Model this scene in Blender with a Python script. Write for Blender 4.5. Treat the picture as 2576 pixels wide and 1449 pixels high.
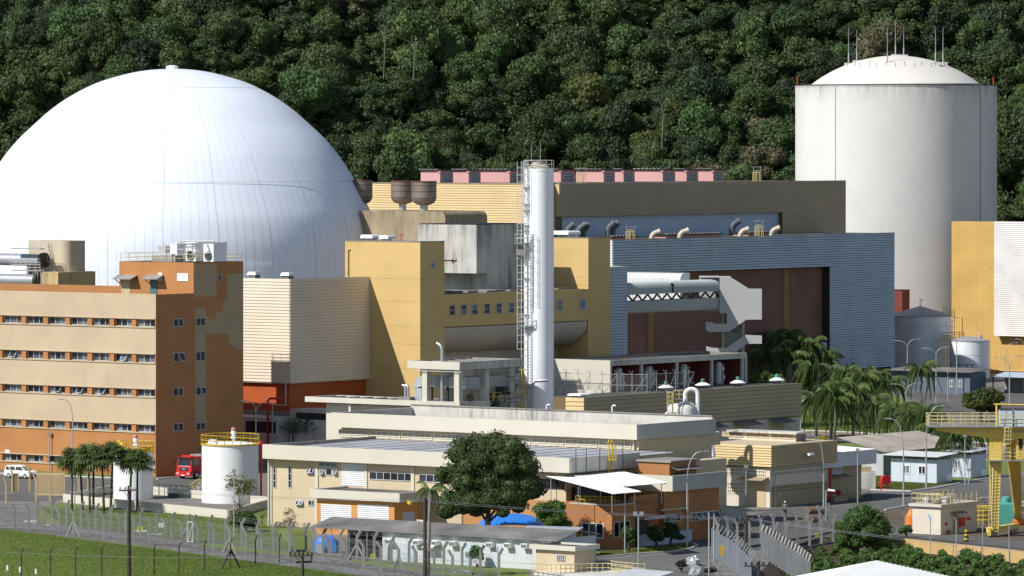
import bpy, math, random
from math import sin, cos, tan, pi, radians, sqrt, atan2, hypot
from mathutils import Vector, Matrix

sc = bpy.context.scene
for o in list(bpy.data.objects):
    bpy.data.objects.remove(o)
R0 = random.Random(7)

# ---------------------------------------------------------------- camera, sky, sun, exposure
F, YH, H, CX = 13200.0, 352.0, 42.0, 1288.0      # focal length and horizon of the survey picture (2576 x 1449)
cam = bpy.data.cameras.new('camera')
cam_o = bpy.data.objects.new('camera', cam)
sc.collection.objects.link(cam_o)
cam_o.location = (0, 0, H)
cam_o.rotation_euler = (pi / 2, 0, 0)
cam.sensor_width = 36.0
cam.lens = 36.0 * F / 2576.0
cam.shift_y = -(724.5 - YH) / 2576.0
cam.clip_start = 5.0
cam.clip_end = 6000.0
sc.camera = cam_o

AZ, EL = radians(60), radians(42)                 # sun: 60 degrees to the left behind the camera, 42 high
to_sun = Vector((-sin(AZ) * cos(EL), -cos(AZ) * cos(EL), sin(EL)))
w = bpy.data.worlds.new('World')
sc.world = w
w.use_nodes = True
nt = w.node_tree
sky = nt.nodes.new('ShaderNodeTexSky')
sky.sky_type = 'NISHITA'
sky.sun_disc = False
sky.sun_elevation = EL
sky.sun_rotation = atan2(to_sun.x, to_sun.y)
sky.air_density = 1.0
sky.dust_density = 0.1
sky.ozone_density = 2.0
hsv = nt.nodes.new('ShaderNodeHueSaturation')               # white balance of the picture
hsv.inputs['Saturation'].default_value = 0.85
nt.links.new(sky.outputs[0], hsv.inputs['Color'])
nt.links.new(hsv.outputs[0], nt.nodes['Background'].inputs[0])
nt.nodes['Background'].inputs[1].default_value = 0.085
sun = bpy.data.lights.new('sun', 'SUN')
sun.energy = 4.6
sun.angle = radians(0.53)
sun.color = (1.0, 0.965, 0.915)
sun_o = bpy.data.objects.new('sun', sun)
sc.collection.objects.link(sun_o)
sun_o.rotation_euler = to_sun.to_track_quat('Z', 'Y').to_euler()
sc.view_settings.view_transform = 'Standard'
sc.view_settings.look = 'None'
sc.view_settings.exposure = 0.3
sc.view_settings.gamma = 1.0
sc.view_settings.use_curve_mapping = False
sc.render.engine = 'CYCLES'
sc.cycles.max_bounces = 6
sc.cycles.transparent_max_bounces = 24

# ---------------------------------------------------------------- survey helpers
TH = radians(37)                                   # the plant grid: v runs away to the right, u comes near to the right
S_, C_ = sin(TH), cos(TH)
def uv(X, Y): return (X * C_ - Y * S_, X * S_ + Y * C_)
def xy(u, v): return (u * C_ + v * S_, -u * S_ + v * C_)
def G(x, y, z=0.0):                                # ground point seen at (x, y) when it lies at height z
    Y = F * (H - z) / (y - YH)
    return ((x - CX) / F * Y, Y)
def Guv(x, y, z=0.0): return uv(*G(x, y, z))
def AT(x, Y): return ((x - CX) / F * Y, Y)
def P(x, y, Y): return Vector(((x - CX) / F * Y, Y, H - (y - YH) / F * Y))
def PUV(x, y, Y):
    p = P(x, y, Y); a = uv(p.x, p.y); return (a[0], a[1], p.z)
def ua(x, v):
    k = (x - CX) / F; return v * (C_ * k - S_) / (C_ + S_ * k)
def va(x, u):
    k = (x - CX) / F; return u * (C_ + S_ * k) / (C_ * k - S_)
def za(y, u, v): return H - (y - YH) / F * xy(u, v)[1]
def zY(y, Y): return H - (y - YH) / F * Y
# enlarged sheets of the survey picture -> survey picture
def sheet(ox, oy, k): return lambda x, y: (ox + k * x, oy + k * y)
L1 = sheet(0, 911.9, .37059); L2 = sheet(628.9, 911.9, .37059); L3 = sheet(1257.8, 911.9, .37059); L4 = sheet(1915.7, 911.9, .37059)
U1 = sheet(0, 566, .2604); U2 = sheet(628.9, 566, .2604); U3 = sheet(1257.8, 566, .2604); U4 = sheet(1915.7, 566, .2604)
R1 = sheet(1006.3, 867.9, .14649); R2 = sheet(1371.0, 867.9, .21485); R3 = sheet(1729.5, 1031.4, .19096); R4 = sheet(2238.9, 993.7, .2864)
R5 = sheet(0, 1069.1, .16496); R6 = sheet(1320.7, 1163.5, .19705)
S1 = sheet(1635.2, 1226.4, .19531); S2 = sheet(1886.7, 849, .1736); S3 = sheet(2264.1, 723.2, .19533); S4 = sheet(2138.3, 1069.1, .26211)
S5 = sheet(880.5, 402.5, .21973); S6 = sheet(1383.6, 402.5, .21973); S7 = sheet(1509.4, 679.2, .1736)

# ---------------------------------------------------------------- materials
MATS = {}
def nodes(name):
    m = bpy.data.materials.new(name); m.use_nodes = True
    n = m.node_tree.nodes; l = m.node_tree.links
    return m, n, l, n['Principled BSDF']
def ramp(n, l, src, p0, p1, c0=(0, 0, 0, 1), c1=(1, 1, 1, 1)):
    r = n.new('ShaderNodeValToRGB')
    r.color_ramp.elements[0].position = p0; r.color_ramp.elements[0].color = c0
    r.color_ramp.elements[1].position = p1; r.color_ramp.elements[1].color = c1
    l.new(src, r.inputs[0]); return r.outputs[0]
def noise(n, l, vec, scale, detail=4, sc3=None, rough=.55):
    if sc3:
        mp = n.new('ShaderNodeMapping'); mp.inputs['Scale'].default_value = sc3; l.new(vec, mp.inputs[0]); vec = mp.outputs[0]
    t = n.new('ShaderNodeTexNoise'); t.inputs['Scale'].default_value = scale; t.inputs['Detail'].default_value = detail
    t.inputs['Roughness'].default_value = rough
    l.new(vec, t.inputs['Vector']); return t.outputs['Fac']
def mix(n, l, fac, a, b, mode='MIX'):
    x = n.new('ShaderNodeMix'); x.data_type = 'RGBA'; x.blend_type = mode
    if isinstance(fac, (int, float)): x.inputs[0].default_value = fac
    else: l.new(fac, x.inputs[0])
    for k, c in ((6, a), (7, b)):
        if isinstance(c, tuple): x.inputs[k].default_value = (c[0], c[1], c[2], 1)
        else: l.new(c, x.inputs[k])
    return x.outputs[2]
def math_(n, l, op, a, b):
    x = n.new('ShaderNodeMath'); x.operation = op
    for k, c in enumerate((a, b)):
        if isinstance(c, (int, float)): x.inputs[k].default_value = c
        else: l.new(c, x.inputs[k])
    return x.outputs[0]
def paint(name, col, rough=.6, grime=.25, streak=.3, stain=(.12, .10, .08), var=.08, bump=.02, metal=0.0, spec=.3, fine=6.0, st_lo=.52):
    """painted or rendered surface: cloudy tone, rain streaks, speckled dirt and a faint bump"""
    if name in MATS: return MATS[name]
    m, n, l, b = nodes(name)
    if name not in ('stack_white', 'white_paint', 'white_sheet_roof', 'car_white', 'tank_white', 'signal_red', 'tank_steel', 'blue_tarp'): col = tuple(c * .82 for c in col)
    pos = n.new('ShaderNodeNewGeometry').outputs['Position']
    c1 = tuple(min(1, c * (1 + var)) for c in col); c2 = tuple(c * (1 - var * 1.6) for c in col)
    cl = ramp(n, l, noise(n, l, pos, .22, 5), .35, .68)
    base = mix(n, l, cl, c2, c1)
    fn = ramp(n, l, noise(n, l, pos, fine, 3), .3, .7)
    base = mix(n, l, math_(n, l, 'MULTIPLY', fn, var * 1.4), base, tuple(c * .72 for c in col))
    if streak:
        st = ramp(n, l, noise(n, l, pos, 1.0, 5, (1.6, 1.6, .09), .7), st_lo, st_lo + .28)
        st2 = ramp(n, l, noise(n, l, pos, .13, 3), .4, .66)
        base = mix(n, l, math_(n, l, 'MULTIPLY', math_(n, l, 'MULTIPLY', st, st2), streak), base, stain)
    if grime:
        g = ramp(n, l, noise(n, l, pos, .9, 8, None, .72), .56, .78)
        base = mix(n, l, math_(n, l, 'MULTIPLY', g, grime), base, tuple(s * .5 + c * .35 for s, c in zip(stain, col)))
    l.new(base, b.inputs['Base Color'])
    b.inputs['Roughness'].default_value = rough; b.inputs['Metallic'].default_value = metal
    b.inputs['Specular IOR Level'].default_value = spec
    if bump:
        bp = n.new('ShaderNodeBump'); bp.inputs['Strength'].default_value = .5; bp.inputs['Distance'].default_value = bump
        l.new(noise(n, l, pos, 3.0, 6), bp.inputs['Height']); l.new(bp.outputs[0], b.inputs['Normal'])
    MATS[name] = m; return m
def ground_mat(name, ca, cb, cc, s1=.05, s2=.8, s3=9.0, rough=.9, bump=.05, lo=.62, hi=1.25):
    if name in MATS: return MATS[name]
    m, n, l, b = nodes(name)
    pos = n.new('ShaderNodeNewGeometry').outputs['Position']
    a = mix(n, l, ramp(n, l, noise(n, l, pos, s1, 5), .35, .66), ca, cb)
    a = mix(n, l, math_(n, l, 'MULTIPLY', ramp(n, l, noise(n, l, pos, s2, 6, None, .7), .45, .75), .75), a, cc)
    f = ramp(n, l, noise(n, l, pos, s3, 3), .25, .75, (lo, lo, lo, 1), (hi, hi, hi, 1))
    a = mix(n, l, 1.0, a, f, 'MULTIPLY')
    l.new(a, b.inputs['Base Color']); b.inputs['Roughness'].default_value = rough; b.inputs['Specular IOR Level'].default_value = .2
    bp = n.new('ShaderNodeBump'); bp.inputs['Strength'].default_value = .7; bp.inputs['Distance'].default_value = bump
    l.new(noise(n, l, pos, s3 * .7, 5), bp.inputs['Height']); l.new(bp.outputs[0], b.inputs['Normal'])
    MATS[name] = m; return m
def leaf_mat(name, ca, cb, cc, trans=.22, rough=.55):
    """foliage: colour drifts from leaf clump to clump and from plant to plant"""
    if name in MATS: return MATS[name]
    m, n, l, b = nodes(name)
    pos = n.new('ShaderNodeNewGeometry').outputs['Position']
    oi = n.new('ShaderNodeObjectInfo').outputs['Random']
    a = mix(n, l, ramp(n, l, noise(n, l, pos, .45, 4), .35, .66), ca, cb)
    a = mix(n, l, math_(n, l, 'MULTIPLY', ramp(n, l, noise(n, l, pos, 2.6, 3), .48, .72), .7), a, cc)
    v = n.new('ShaderNodeMapRange'); v.inputs[3].default_value = .62; v.inputs[4].default_value = 1.35
    l.new(oi, v.inputs[0])
    hs = n.new('ShaderNodeHueSaturation'); l.new(a, hs.inputs['Color']); l.new(v.outputs[0], hs.inputs['Value'])
    h2 = n.new('ShaderNodeMapRange'); h2.inputs[3].default_value = .475; h2.inputs[4].default_value = .52
    l.new(math_(n, l, 'FRACT', math_(n, l, 'MULTIPLY', oi, 7.31), 0), h2.inputs[0]); l.new(h2.outputs[0], hs.inputs['Hue'])
    l.new(hs.outputs[0], b.inputs['Base Color']); b.inputs['Roughness'].default_value = rough; b.inputs['Specular IOR Level'].default_value = .25
    tr = n.new('ShaderNodeBsdfTranslucent'); l.new(hs.outputs[0], tr.inputs[0])
    ms = n.new('ShaderNodeMixShader'); ms.inputs[0].default_value = trans
    l.new(b.outputs[0], ms.inputs[1]); l.new(tr.outputs[0], ms.inputs[2])
    l.new(ms.outputs[0], n['Material Output'].inputs['Surface'])
    MATS[name] = m; return m
def glass_mat(name, dark, light, rough=.08):
    """window pane: dark room or a pale curtain behind it, changing from pane to pane"""
    if name in MATS: return MATS[name]
    m, n, l, b = nodes(name)
    oi = n.new('ShaderNodeObjectInfo').outputs['Random']
    pos = n.new('ShaderNodeNewGeometry').outputs['Position']
    r = ramp(n, l, oi, .35, .75)
    c = mix(n, l, r, dark, light)
    fold = ramp(n, l, noise(n, l, pos, 3.2, 2, (1, 1, .02)), .35, .65)
    c = mix(n, l, math_(n, l, 'MULTIPLY', fold, .6), c, dark)
    l.new(c, b.inputs['Base Color']); b.inputs['Roughness'].default_value = rough; b.inputs['Specular IOR Level'].default_value = .6
    MATS[name] = m; return m
def mesh_mat(name, col, alpha):
    """woven wire: diamond weave, solid only on the wires"""
    if name in MATS: return MATS[name]
    m, n, l, b = nodes(name)
    b.inputs['Base Color'].default_value = (*col, 1); b.inputs['Roughness'].default_value = .5; b.inputs['Alpha'].default_value = alpha
    MATS[name] = m; return m

M_cream = paint('cream_render', (.60, .475, .315), grime=.12, streak=.18, var=.05)
M_orange = paint('orange_render', (.50, .222, .078), grime=.12, streak=.2, stain=(.2, .09, .04), var=.07)
M_olive = paint('olive_render', (.46, .36, .22), grime=.08, streak=.1, var=.05)
M_yellow = paint('yellow_render', (.70, .49, .20), grime=.16, streak=.25, stain=(.3, .2, .08), var=.05)
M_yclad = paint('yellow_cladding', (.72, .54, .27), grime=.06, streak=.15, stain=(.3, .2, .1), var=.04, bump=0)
M_yclad_shade = paint('yellow_cladding_shade', (.46, .37, .24), grime=.06, streak=.18, stain=(.16, .12, .07), var=.05, bump=0)  # yellow cladding with shade painted in, for walls turned from the sun
M_beige = paint('beige_cladding', (.80, .70, .55), grime=.05, streak=.18, stain=(.3, .22, .16), var=.03, bump=0)
M_fascia = paint('cream_fascia', (.68, .635, .53), grime=.10, streak=.14, stain=(.35, .31, .24), var=.03)
M_grey = paint('grey_blue_cladding', (.52, .63, .72), grime=.12, streak=.35, stain=(.12, .13, .13), var=.08, bump=0)
M_seamd = paint('rusty_gap', (.045, .035, .03), grime=.2, streak=0, bump=0)
M_seamy = paint('ochre_gap', (.20, .14, .06), grime=.2, streak=0, bump=0)
M_seamb = paint('beige_gap', (.30, .24, .16), grime=.2, streak=0, bump=0)
M_white = paint('white_paint', (.82, .83, .84), grime=.05, streak=.10, stain=(.45, .4, .34), var=.02)
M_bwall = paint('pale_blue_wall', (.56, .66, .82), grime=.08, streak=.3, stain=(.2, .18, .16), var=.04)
M_conc = paint('raw_concrete', (.36, .335, .30), rough=.85, st_lo=.44, grime=.6, streak=.75, stain=(.07, .065, .06), var=.15)
M_concw = paint('stained_white_concrete', (.70, .68, .62), rough=.85, st_lo=.40, grime=.75, streak=1.0, stain=(.10, .095, .085), var=.08)
M_tanc = paint('tan_concrete', (.46, .37, .25), rough=.85, st_lo=.42, grime=.4, streak=.7, stain=(.14, .10, .05), var=.12)
M_roof = paint('dark_gravel_roof', (.10, .098, .095), rough=.95, grime=.5, streak=0, var=.4, bump=.05, fine=4)
M_brown = paint('brown_recess', (.25, .125, .10), rough=.8, grime=.2, streak=.3, stain=(.1, .06, .05), var=.1)
M_red = paint('red_brown_base', (.50, .10, .025), grime=.15, streak=.2, stain=(.1, .03, .02), var=.1)
M_maroon = paint('maroon_wall', (.24, .06, .05), grime=.3, streak=.3, var=.15)
M_pink = paint('pink_block', (.72, .40, .38), grime=.15, streak=.2, stain=(.35, .2, .18), var=.05)
M_steel = paint('galvanised_steel', (.55, .56, .58), rough=.4, grime=.15, streak=.2, stain=(.25, .22, .2), metal=.6, var=.08, bump=0)
M_alu = paint('tank_steel', (.80, .82, .84), rough=.38, grime=.15, streak=.4, stain=(.5, .52, .55), metal=.1, var=.12, bump=0)
M_rust = paint('rusty_steel', (.36, .30, .26), rough=.5, grime=.4, streak=.8, stain=(.16, .06, .03), metal=.5, var=.2, bump=0)
M_post = paint('concrete_post', (.31, .30, .28), rough=.9, grime=.5, streak=.4, stain=(.1, .1, .09), var=.15)
M_dark = paint('dark_metal', (.035, .035, .038), rough=.5, grime=.1, streak=0, var=.1, bump=0)
M_black = paint('black_post', (.075, .07, .065), rough=.9, grime=.2, streak=.2, var=.2)
M_pole = paint('grey_pole', (.50, .52, .54), rough=.4, grime=.1, streak=.1, metal=.3, var=.05, bump=0)
M_wood = paint('dark_wood_pole', (.085, .068, .055), rough=.9, grime=.3, streak=.5, var=.2)
M_yrail = paint('yellow_rail', (.72, .50, .03), rough=.45, grime=.1, streak=0, var=.05, bump=0)
M_crail = paint('cream_rail', (.74, .62, .30), rough=.5, grime=.1, streak=0, var=.05, bump=0)
M_crane = paint('crane_yellow', (.90, .64, .14), rough=.4, grime=.15, streak=.3, stain=(.3, .16, .05), var=.04, bump=0)
M_wrail = paint('white_rail', (.70, .70, .68), rough=.5, grime=.1, streak=0, var=.05, bump=0)
M_corr = paint('grey_corrugated', (.30, .28, .26), rough=.9, grime=.6, streak=0, stain=(.06, .06, .055), var=.3, bump=0)
M_metroof = paint('metal_roof', (.50, .51, .55), rough=.6, grime=.4, streak=0, stain=(.2, .2, .2), metal=0.0, var=.12, bump=0)
M_whiteroof = paint('white_sheet_roof', (.76, .76, .74), rough=.5, grime=.3, streak=0, var=.04, bump=0)
M_lblue = paint('pale_blue_panel', (.60, .68, .76), rough=.6, grime=.05, streak=.06, var=.03)
M_wcorr = paint('white_corrugated', (.72, .74, .75), rough=.6, grime=.15, streak=.25, stain=(.3, .28, .25), var=.05, bump=0)
M_firered = paint('signal_red', (.55, .02, .02), rough=.35, grime=.05, streak=0, var=.05, bump=0)
M_orangep = paint('bright_orange', (.85, .22, .03), rough=.4, grime=.05, streak=0, var=.03, bump=0)
M_blue = paint('blue_tarp', (.03, .20, .66), rough=.45, grime=.08, streak=0, var=.12)
M_teal = paint('teal_paint', (.10, .40, .33), rough=.4, grime=.1, streak=.2, var=.05, bump=0)
M_rubber = paint('black_rubber', (.02, .02, .02), rough=.8, grime=0, streak=0, bump=0)
M_tealdoor = paint('teal_door', (.10, .20, .21), rough=.5, grime=.05, streak=.1, bump=0)
M_frame = paint('pale_frame', (.62, .62, .62), rough=.5, grime=.05, streak=0, bump=0)
M_kerb = paint('white_kerb', (.72, .72, .70), rough=.9, grime=.4, streak=0, var=.1)
M_door = paint('cream_door', (.62, .50, .30), rough=.6, grime=.1, streak=.2)
M_ochre = paint('ochre_ribbed', (.72, .46, .15), rough=.8, grime=.12, streak=.25, stain=(.4, .22, .06), var=.06)
M_glass = glass_mat('window_glass', (.012, .016, .022), (.20, .24, .28))
M_glassd = glass_mat('dark_glass', (.010, .012, .016), (.05, .06, .075))
M_asph = ground_mat('asphalt', (.115, .113, .11), (.155, .15, .143), (.065, .063, .06), .03, .6, 11)
M_tarmac = ground_mat('yard_concrete', (.165, .155, .142), (.215, .20, .185), (.10, .092, .085), .04, .5, 11)
M_grass = ground_mat('lawn_grass', (.12, .175, .034), (.155, .20, .044), (.17, .165, .055), .09, .9, 5.0, .95, .12)
M_grass2 = ground_mat('yard_lawn', (.125, .18, .038), (.16, .205, .05), (.16, .16, .06), .12, 1.1, 5.0, .95, .12)  # slightly paler green for the lawns on the right
M_gravel = ground_mat('gravel_strip', (.13, .128, .125), (.20, .195, .19), (.05, .05, .05), .3, 1.6, 2.6, .95, .3, .3, 1.75)
M_brick = ground_mat('brown_paving', (.23, .165, .12), (.28, .20, .15), (.17, .125, .10), .1, 1, 9)
M_dirt = ground_mat('brown_earth', (.11, .085, .065), (.15, .115, .085), (.07, .055, .045), .08, 1, 7)
M_wire = mesh_mat('chain_link', (.16, .19, .21), .11)
M_wire2 = mesh_mat('grey_screen', (.20, .24, .28), .62)
M_bark = paint('bark', (.13, .11, .09), rough=.95, grime=.4, streak=.5, var=.2)
M_bark2 = paint('pale_bark', (.26, .24, .21), rough=.95, grime=.4, streak=.4, var=.2)

# ---------------------------------------------------------------- mesh builder
class MB:
    def __init__(s): s.v = []; s.f = []; s.m = []
    def add(s, vs, fs, mi=0):
        k = len(s.v); s.v += [tuple(p) for p in vs]; s.f += [tuple(i + k for i in f) for f in fs]; s.m += [mi] * len(fs); return s
    def box(s, x0, x1, y0, y1, z0, z1, mi=0):
        return s.add([(x0, y0, z0), (x1, y0, z0), (x1, y1, z0), (x0, y1, z0), (x0, y0, z1), (x1, y0, z1), (x1, y1, z1), (x0, y1, z1)],
                     [(3, 2, 1, 0), (4, 5, 6, 7), (0, 1, 5, 4), (1, 2, 6, 5), (2, 3, 7, 6), (3, 0, 4, 7)], mi)
    def beam(s, p, q, w, h=None, mi=0):
        p, q = Vector(p), Vector(q); h = h or w; d = (q - p).normalized()
        a = d.cross(Vector((0, 0, 1)))
        if a.length < 1e-3: a = Vector((1, 0, 0))
        a.normalize(); b = a.cross(d).normalized(); a = a * w / 2; b = b * h / 2
        vs = [p - a - b, p + a - b, p + a + b, p - a + b, q - a - b, q + a - b, q + a + b, q - a + b]
        return s.add(vs, [(0, 1, 2, 3), (7, 6, 5, 4), (4, 5, 1, 0), (5, 6, 2, 1), (6, 7, 3, 2), (7, 4, 0, 3)], mi)
    def tube(s, pts, r, n=6, mi=0, cap=True):
        pts = [Vector(p) for p in pts]; rs = r if isinstance(r, (list, tuple)) else [r] * len(pts)
        vs = []; fs = []; prev = None
        for i, p in enumerate(pts):
            d = (pts[min(i + 1, len(pts) - 1)] - pts[max(i - 1, 0)]).normalized()
            if prev is None:
                a = d.cross(Vector((0, 0, 1)));
                if a.length < 1e-2: a = d.cross(Vector((0, 1, 0)))
            else: a = prev - d * prev.dot(d)
            a.normalize(); prev = a; b = d.cross(a)
            for j in range(n):
                t = 2 * pi * j / n; vs.append(p + (a * cos(t) + b * sin(t)) * rs[i])
        for i in range(len(pts) - 1):
            for j in range(n):
                k = (j + 1) % n; fs.append((i * n + j, i * n + k, (i + 1) * n + k, (i + 1) * n + j))
        if cap: fs += [tuple(range(n))[::-1], tuple((len(pts) - 1) * n + j for j in range(n))]
        return s.add(vs, fs, mi)
    def lathe(s, prof, n=32, c=(0, 0, 0), mi=0):
        vs = []; fs = []
        for r, z in prof:
            for j in range(n):
                t = 2 * pi * j / n; vs.append((c[0] + r * cos(t), c[1] + r * sin(t), c[2] + z))
        for i in range(len(prof) - 1):
            for j in range(n):
                k = (j + 1) % n; fs.append((i * n + j, i * n + k, (i + 1) * n + k, (i + 1) * n + j))
        fs += [tuple(range(n))[::-1], tuple((len(prof) - 1) * n + j for j in range(n))]
        return s.add(vs, fs, mi)
    def prism(s, poly, f0, f1, mi=0):
        """poly: outline; f0/f1 map an outline point to the two end caps"""
        n = len(poly); vs = [f0(*p) for p in poly] + [f1(*p) for p in poly]
        fs = [tuple(range(n))[::-1], tuple(range(n, 2 * n))] + [(i, (i + 1) % n, (i + 1) % n + n, i + n) for i in range(n)]
        return s.add(vs, fs, mi)
    def blob(s, c, r, seed=0, n=8, k=6, mi=0, j=.12):
        R = random.Random(seed); vs = []; fs = []
        for i in range(k + 1):
            for a in range(n):
                t = pi * i / k; q = 1 + R.uniform(-j, j)
                vs.append((c[0] + r[0] * q * sin(t) * cos(2 * pi * a / n), c[1] + r[1] * q * sin(t) * sin(2 * pi * a / n), c[2] + r[2] * q * cos(t)))
        for i in range(k):
            for a in range(n):
                b = (a + 1) % n; fs.append((i * n + a, (i + 1) * n + a, (i + 1) * n + b, i * n + b))
        return s.add(vs, fs, mi)
    def mesh(s, name, mats, off=(0, 0, 0), smooth=False, fix=True):
        me = bpy.data.meshes.new(name)
        ox, oy, oz = off
        me.from_pydata([(a - ox, b - oy, c - oz) for a, b, c in s.v], [], s.f)
        for m in (mats if isinstance(mats, (list, tuple)) else [mats]): me.materials.append(m)
        if any(s.m): me.polygons.foreach_set('material_index', s.m)
        if fix:
            import bmesh
            bm = bmesh.new(); bm.from_mesh(me); bmesh.ops.recalc_face_normals(bm, faces=bm.faces); bm.to_mesh(me); bm.free()
        if smooth is True: me.polygons.foreach_set('use_smooth', [True] * len(me.polygons))
        elif smooth:
            me.polygons.foreach_set('use_smooth', [True] * len(me.polygons))
            me.set_sharp_from_angle(angle=radians(smooth))
        me.update(); return me

def link(o): sc.collection.objects.link(o); return o
def tag(o, label=None, cat=None, group=None, kind=None):
    for k, v in (('label', label), ('category', cat), ('group', group), ('kind', kind)):
        if v: o[k] = v
    return o
class T:
    """a thing: an Empty at its base that parents its parts. grid=True: coordinates in the plant grid (u, v, z), else world (x, y, z)"""
    def __init__(s, name, label, cat, a, b, z=0.0, grid=True, group=None, rot=0.0, local=False):
        s.o = link(bpy.data.objects.new(name, None)); s.o.empty_display_size = 1
        s.off = (0, 0, 0) if local else (a, b, z)
        x, y = xy(a, b) if grid else (a, b)
        s.o.location = (x, y, z); s.o.rotation_euler = (0, 0, (-TH if grid else 0) + rot)
        tag(s.o, label, cat, group)
    def add(s, name, mb, mat, parent=None, smooth=False, label=None, kind=None):
        o = link(bpy.data.objects.new(name, mb.mesh(name, mat, s.off, smooth)))
        o.parent = parent or s.o; tag(o, label, None, None, kind); return o
    def inst(s, name, me, loc, parent=None, rz=0.0, scale=None):
        o = link(bpy.data.objects.new(name, me)); o.parent = parent or s.o
        o.location = tuple(a - b for a, b in zip(loc, s.off)); o.rotation_euler = (0, 0, rz)
        if scale: o.scale = scale
        return o
    def box(s, name, mat, x0, x1, y0, y1, z0, z1, parent=None, label=None):
        return s.add(name, MB().box(x0, x1, y0, y1, z0, z1), mat, parent, label=label)
def copy_tree(o, parent=None):
    c = o.copy(); link(c)
    if parent: c.parent = parent
    for ch in o.children: copy_tree(ch, c)
    return c
def structure(name, mb, mat, kind='structure', smooth=False):
    o = link(bpy.data.objects.new(name, mb.mesh(name, mat, (0, 0, 0), smooth))); o['kind'] = kind; return o

# wall pieces shared by the buildings ------------------------------------------------
def clad_mesh(L, h, p, axis, gap=.08):
    """one cladding course: leans out towards its lower edge and overlaps the course below. axis 'v': runs along v, faces +u; 'u': runs along u, faces -v"""
    m = MB(); prof = [(0, h * gap), (p, h * gap), (p, h * (gap + .08)), (p * .3, h), (0, h)]
    if axis == 'v': m.prism(prof, lambda a, z: (a, 0, z), lambda a, z: (a, L, z))
    else: m.prism(prof, lambda a, z: (0, -a, z), lambda a, z: (L, -a, z))
    return m
def clad(t, mat, axis, fixed, a0, a1, z0, z1, n, p=.16, name='cladding_panel', parent=None, gap=.08):
    h = (z1 - z0) / n; me = clad_mesh(a1 - a0, h, p, axis, gap).mesh(name, mat)
    for i in range(n):
        z = z0 + i * h
        t.inst(name, me, (fixed, a0, z) if axis == 'v' else (a0, fixed, z), parent)
WIN = {}
def window(t, axis, fixed, a0, a1, z0, z1, n=2, d=.06, glass=None, mf=None, name='window', open_=None, rows=1, proud=.03, fw=.07):
    """framed window on a wall: axis 'v' faces +u at u=fixed; 'u' faces -v at v=fixed. Panes are sub-parts"""
    glass = glass or M_glass; mf = mf or M_frame
    m = MB(); W = a1 - a0; Hh = z1 - z0
    def bx(mm, p0, p1, q0, q1, d0, d1):
        if axis == 'v': mm.box(fixed + d0, fixed + d1, p0, p1, q0, q1)
        else: mm.box(p0, p1, fixed - d1, fixed - d0, q0, q1)
    bx(m, a0, a1, z0, z0 + fw, -.1, proud + d); bx(m, a0, a1, z1 - fw, z1, -.1, proud + d)
    for i in range(n + 1):
        x = a0 + (W - fw) * i / n; bx(m, x, x + fw, z0 + fw, z1 - fw, -.1, proud + d)
    for j in range(1, rows):
        z = z0 + Hh * j / rows; bx(m, a0 + fw, a1 - fw, z - fw / 2, z + fw / 2, -.1, proud + d * .7)
    fr = t.add(name, m, mf)
    for i in range(n):
        x0 = a0 + (W - fw) * i / n + fw; x1 = a0 + (W - fw) * (i + 1) / n
        for j in range(rows):
            q0 = z0 + fw + (Hh - fw) * j / rows; q1 = z0 + (Hh - fw) * (j + 1) / rows
            g = MB()
            if open_ and i in open_:
                dx = (z1 - z0) * .42
                if axis == 'u':
                    g.add([(x0, fixed - .05, q1), (x1, fixed - .05, q1), (x1, fixed - .05 - dx, q0 + .12), (x0, fixed - .05 - dx, q0 + .12),
                           (x0, fixed - .02, q1), (x1, fixed - .02, q1), (x1, fixed - .02 - dx, q0 + .09), (x0, fixed - .02 - dx, q0 + .09)],
                          [(0, 1, 2, 3), (7, 6, 5, 4), (0, 4, 5, 1), (2, 6, 7, 3), (1, 5, 6, 2), (0, 3, 7, 4)])
                else:
                    g.add([(fixed + .05, x0, q1), (fixed + .05, x1, q1), (fixed + .05 + dx, x1, q0 + .12), (fixed + .05 + dx, x0, q0 + .12),
                           (fixed + .02, x0, q1), (fixed + .02, x1, q1), (fixed + .02 + dx, x1, q0 + .09), (fixed + .02 + dx, x0, q0 + .09)],
                          [(0, 1, 2, 3), (7, 6, 5, 4), (0, 4, 5, 1), (2, 6, 7, 3), (1, 5, 6, 2), (0, 3, 7, 4)])
                sash = MB()
                pts = g.v[:4]
                for k in range(4): sash.beam(pts[k], pts[(k + 1) % 4], .07)
                t.add('sash', sash, mf, fr)
            else: bx(g, x0, x1, q0, q1, -.08, proud * .3)
            t.add('pane', g, glass, fr)
    return fr
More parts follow.
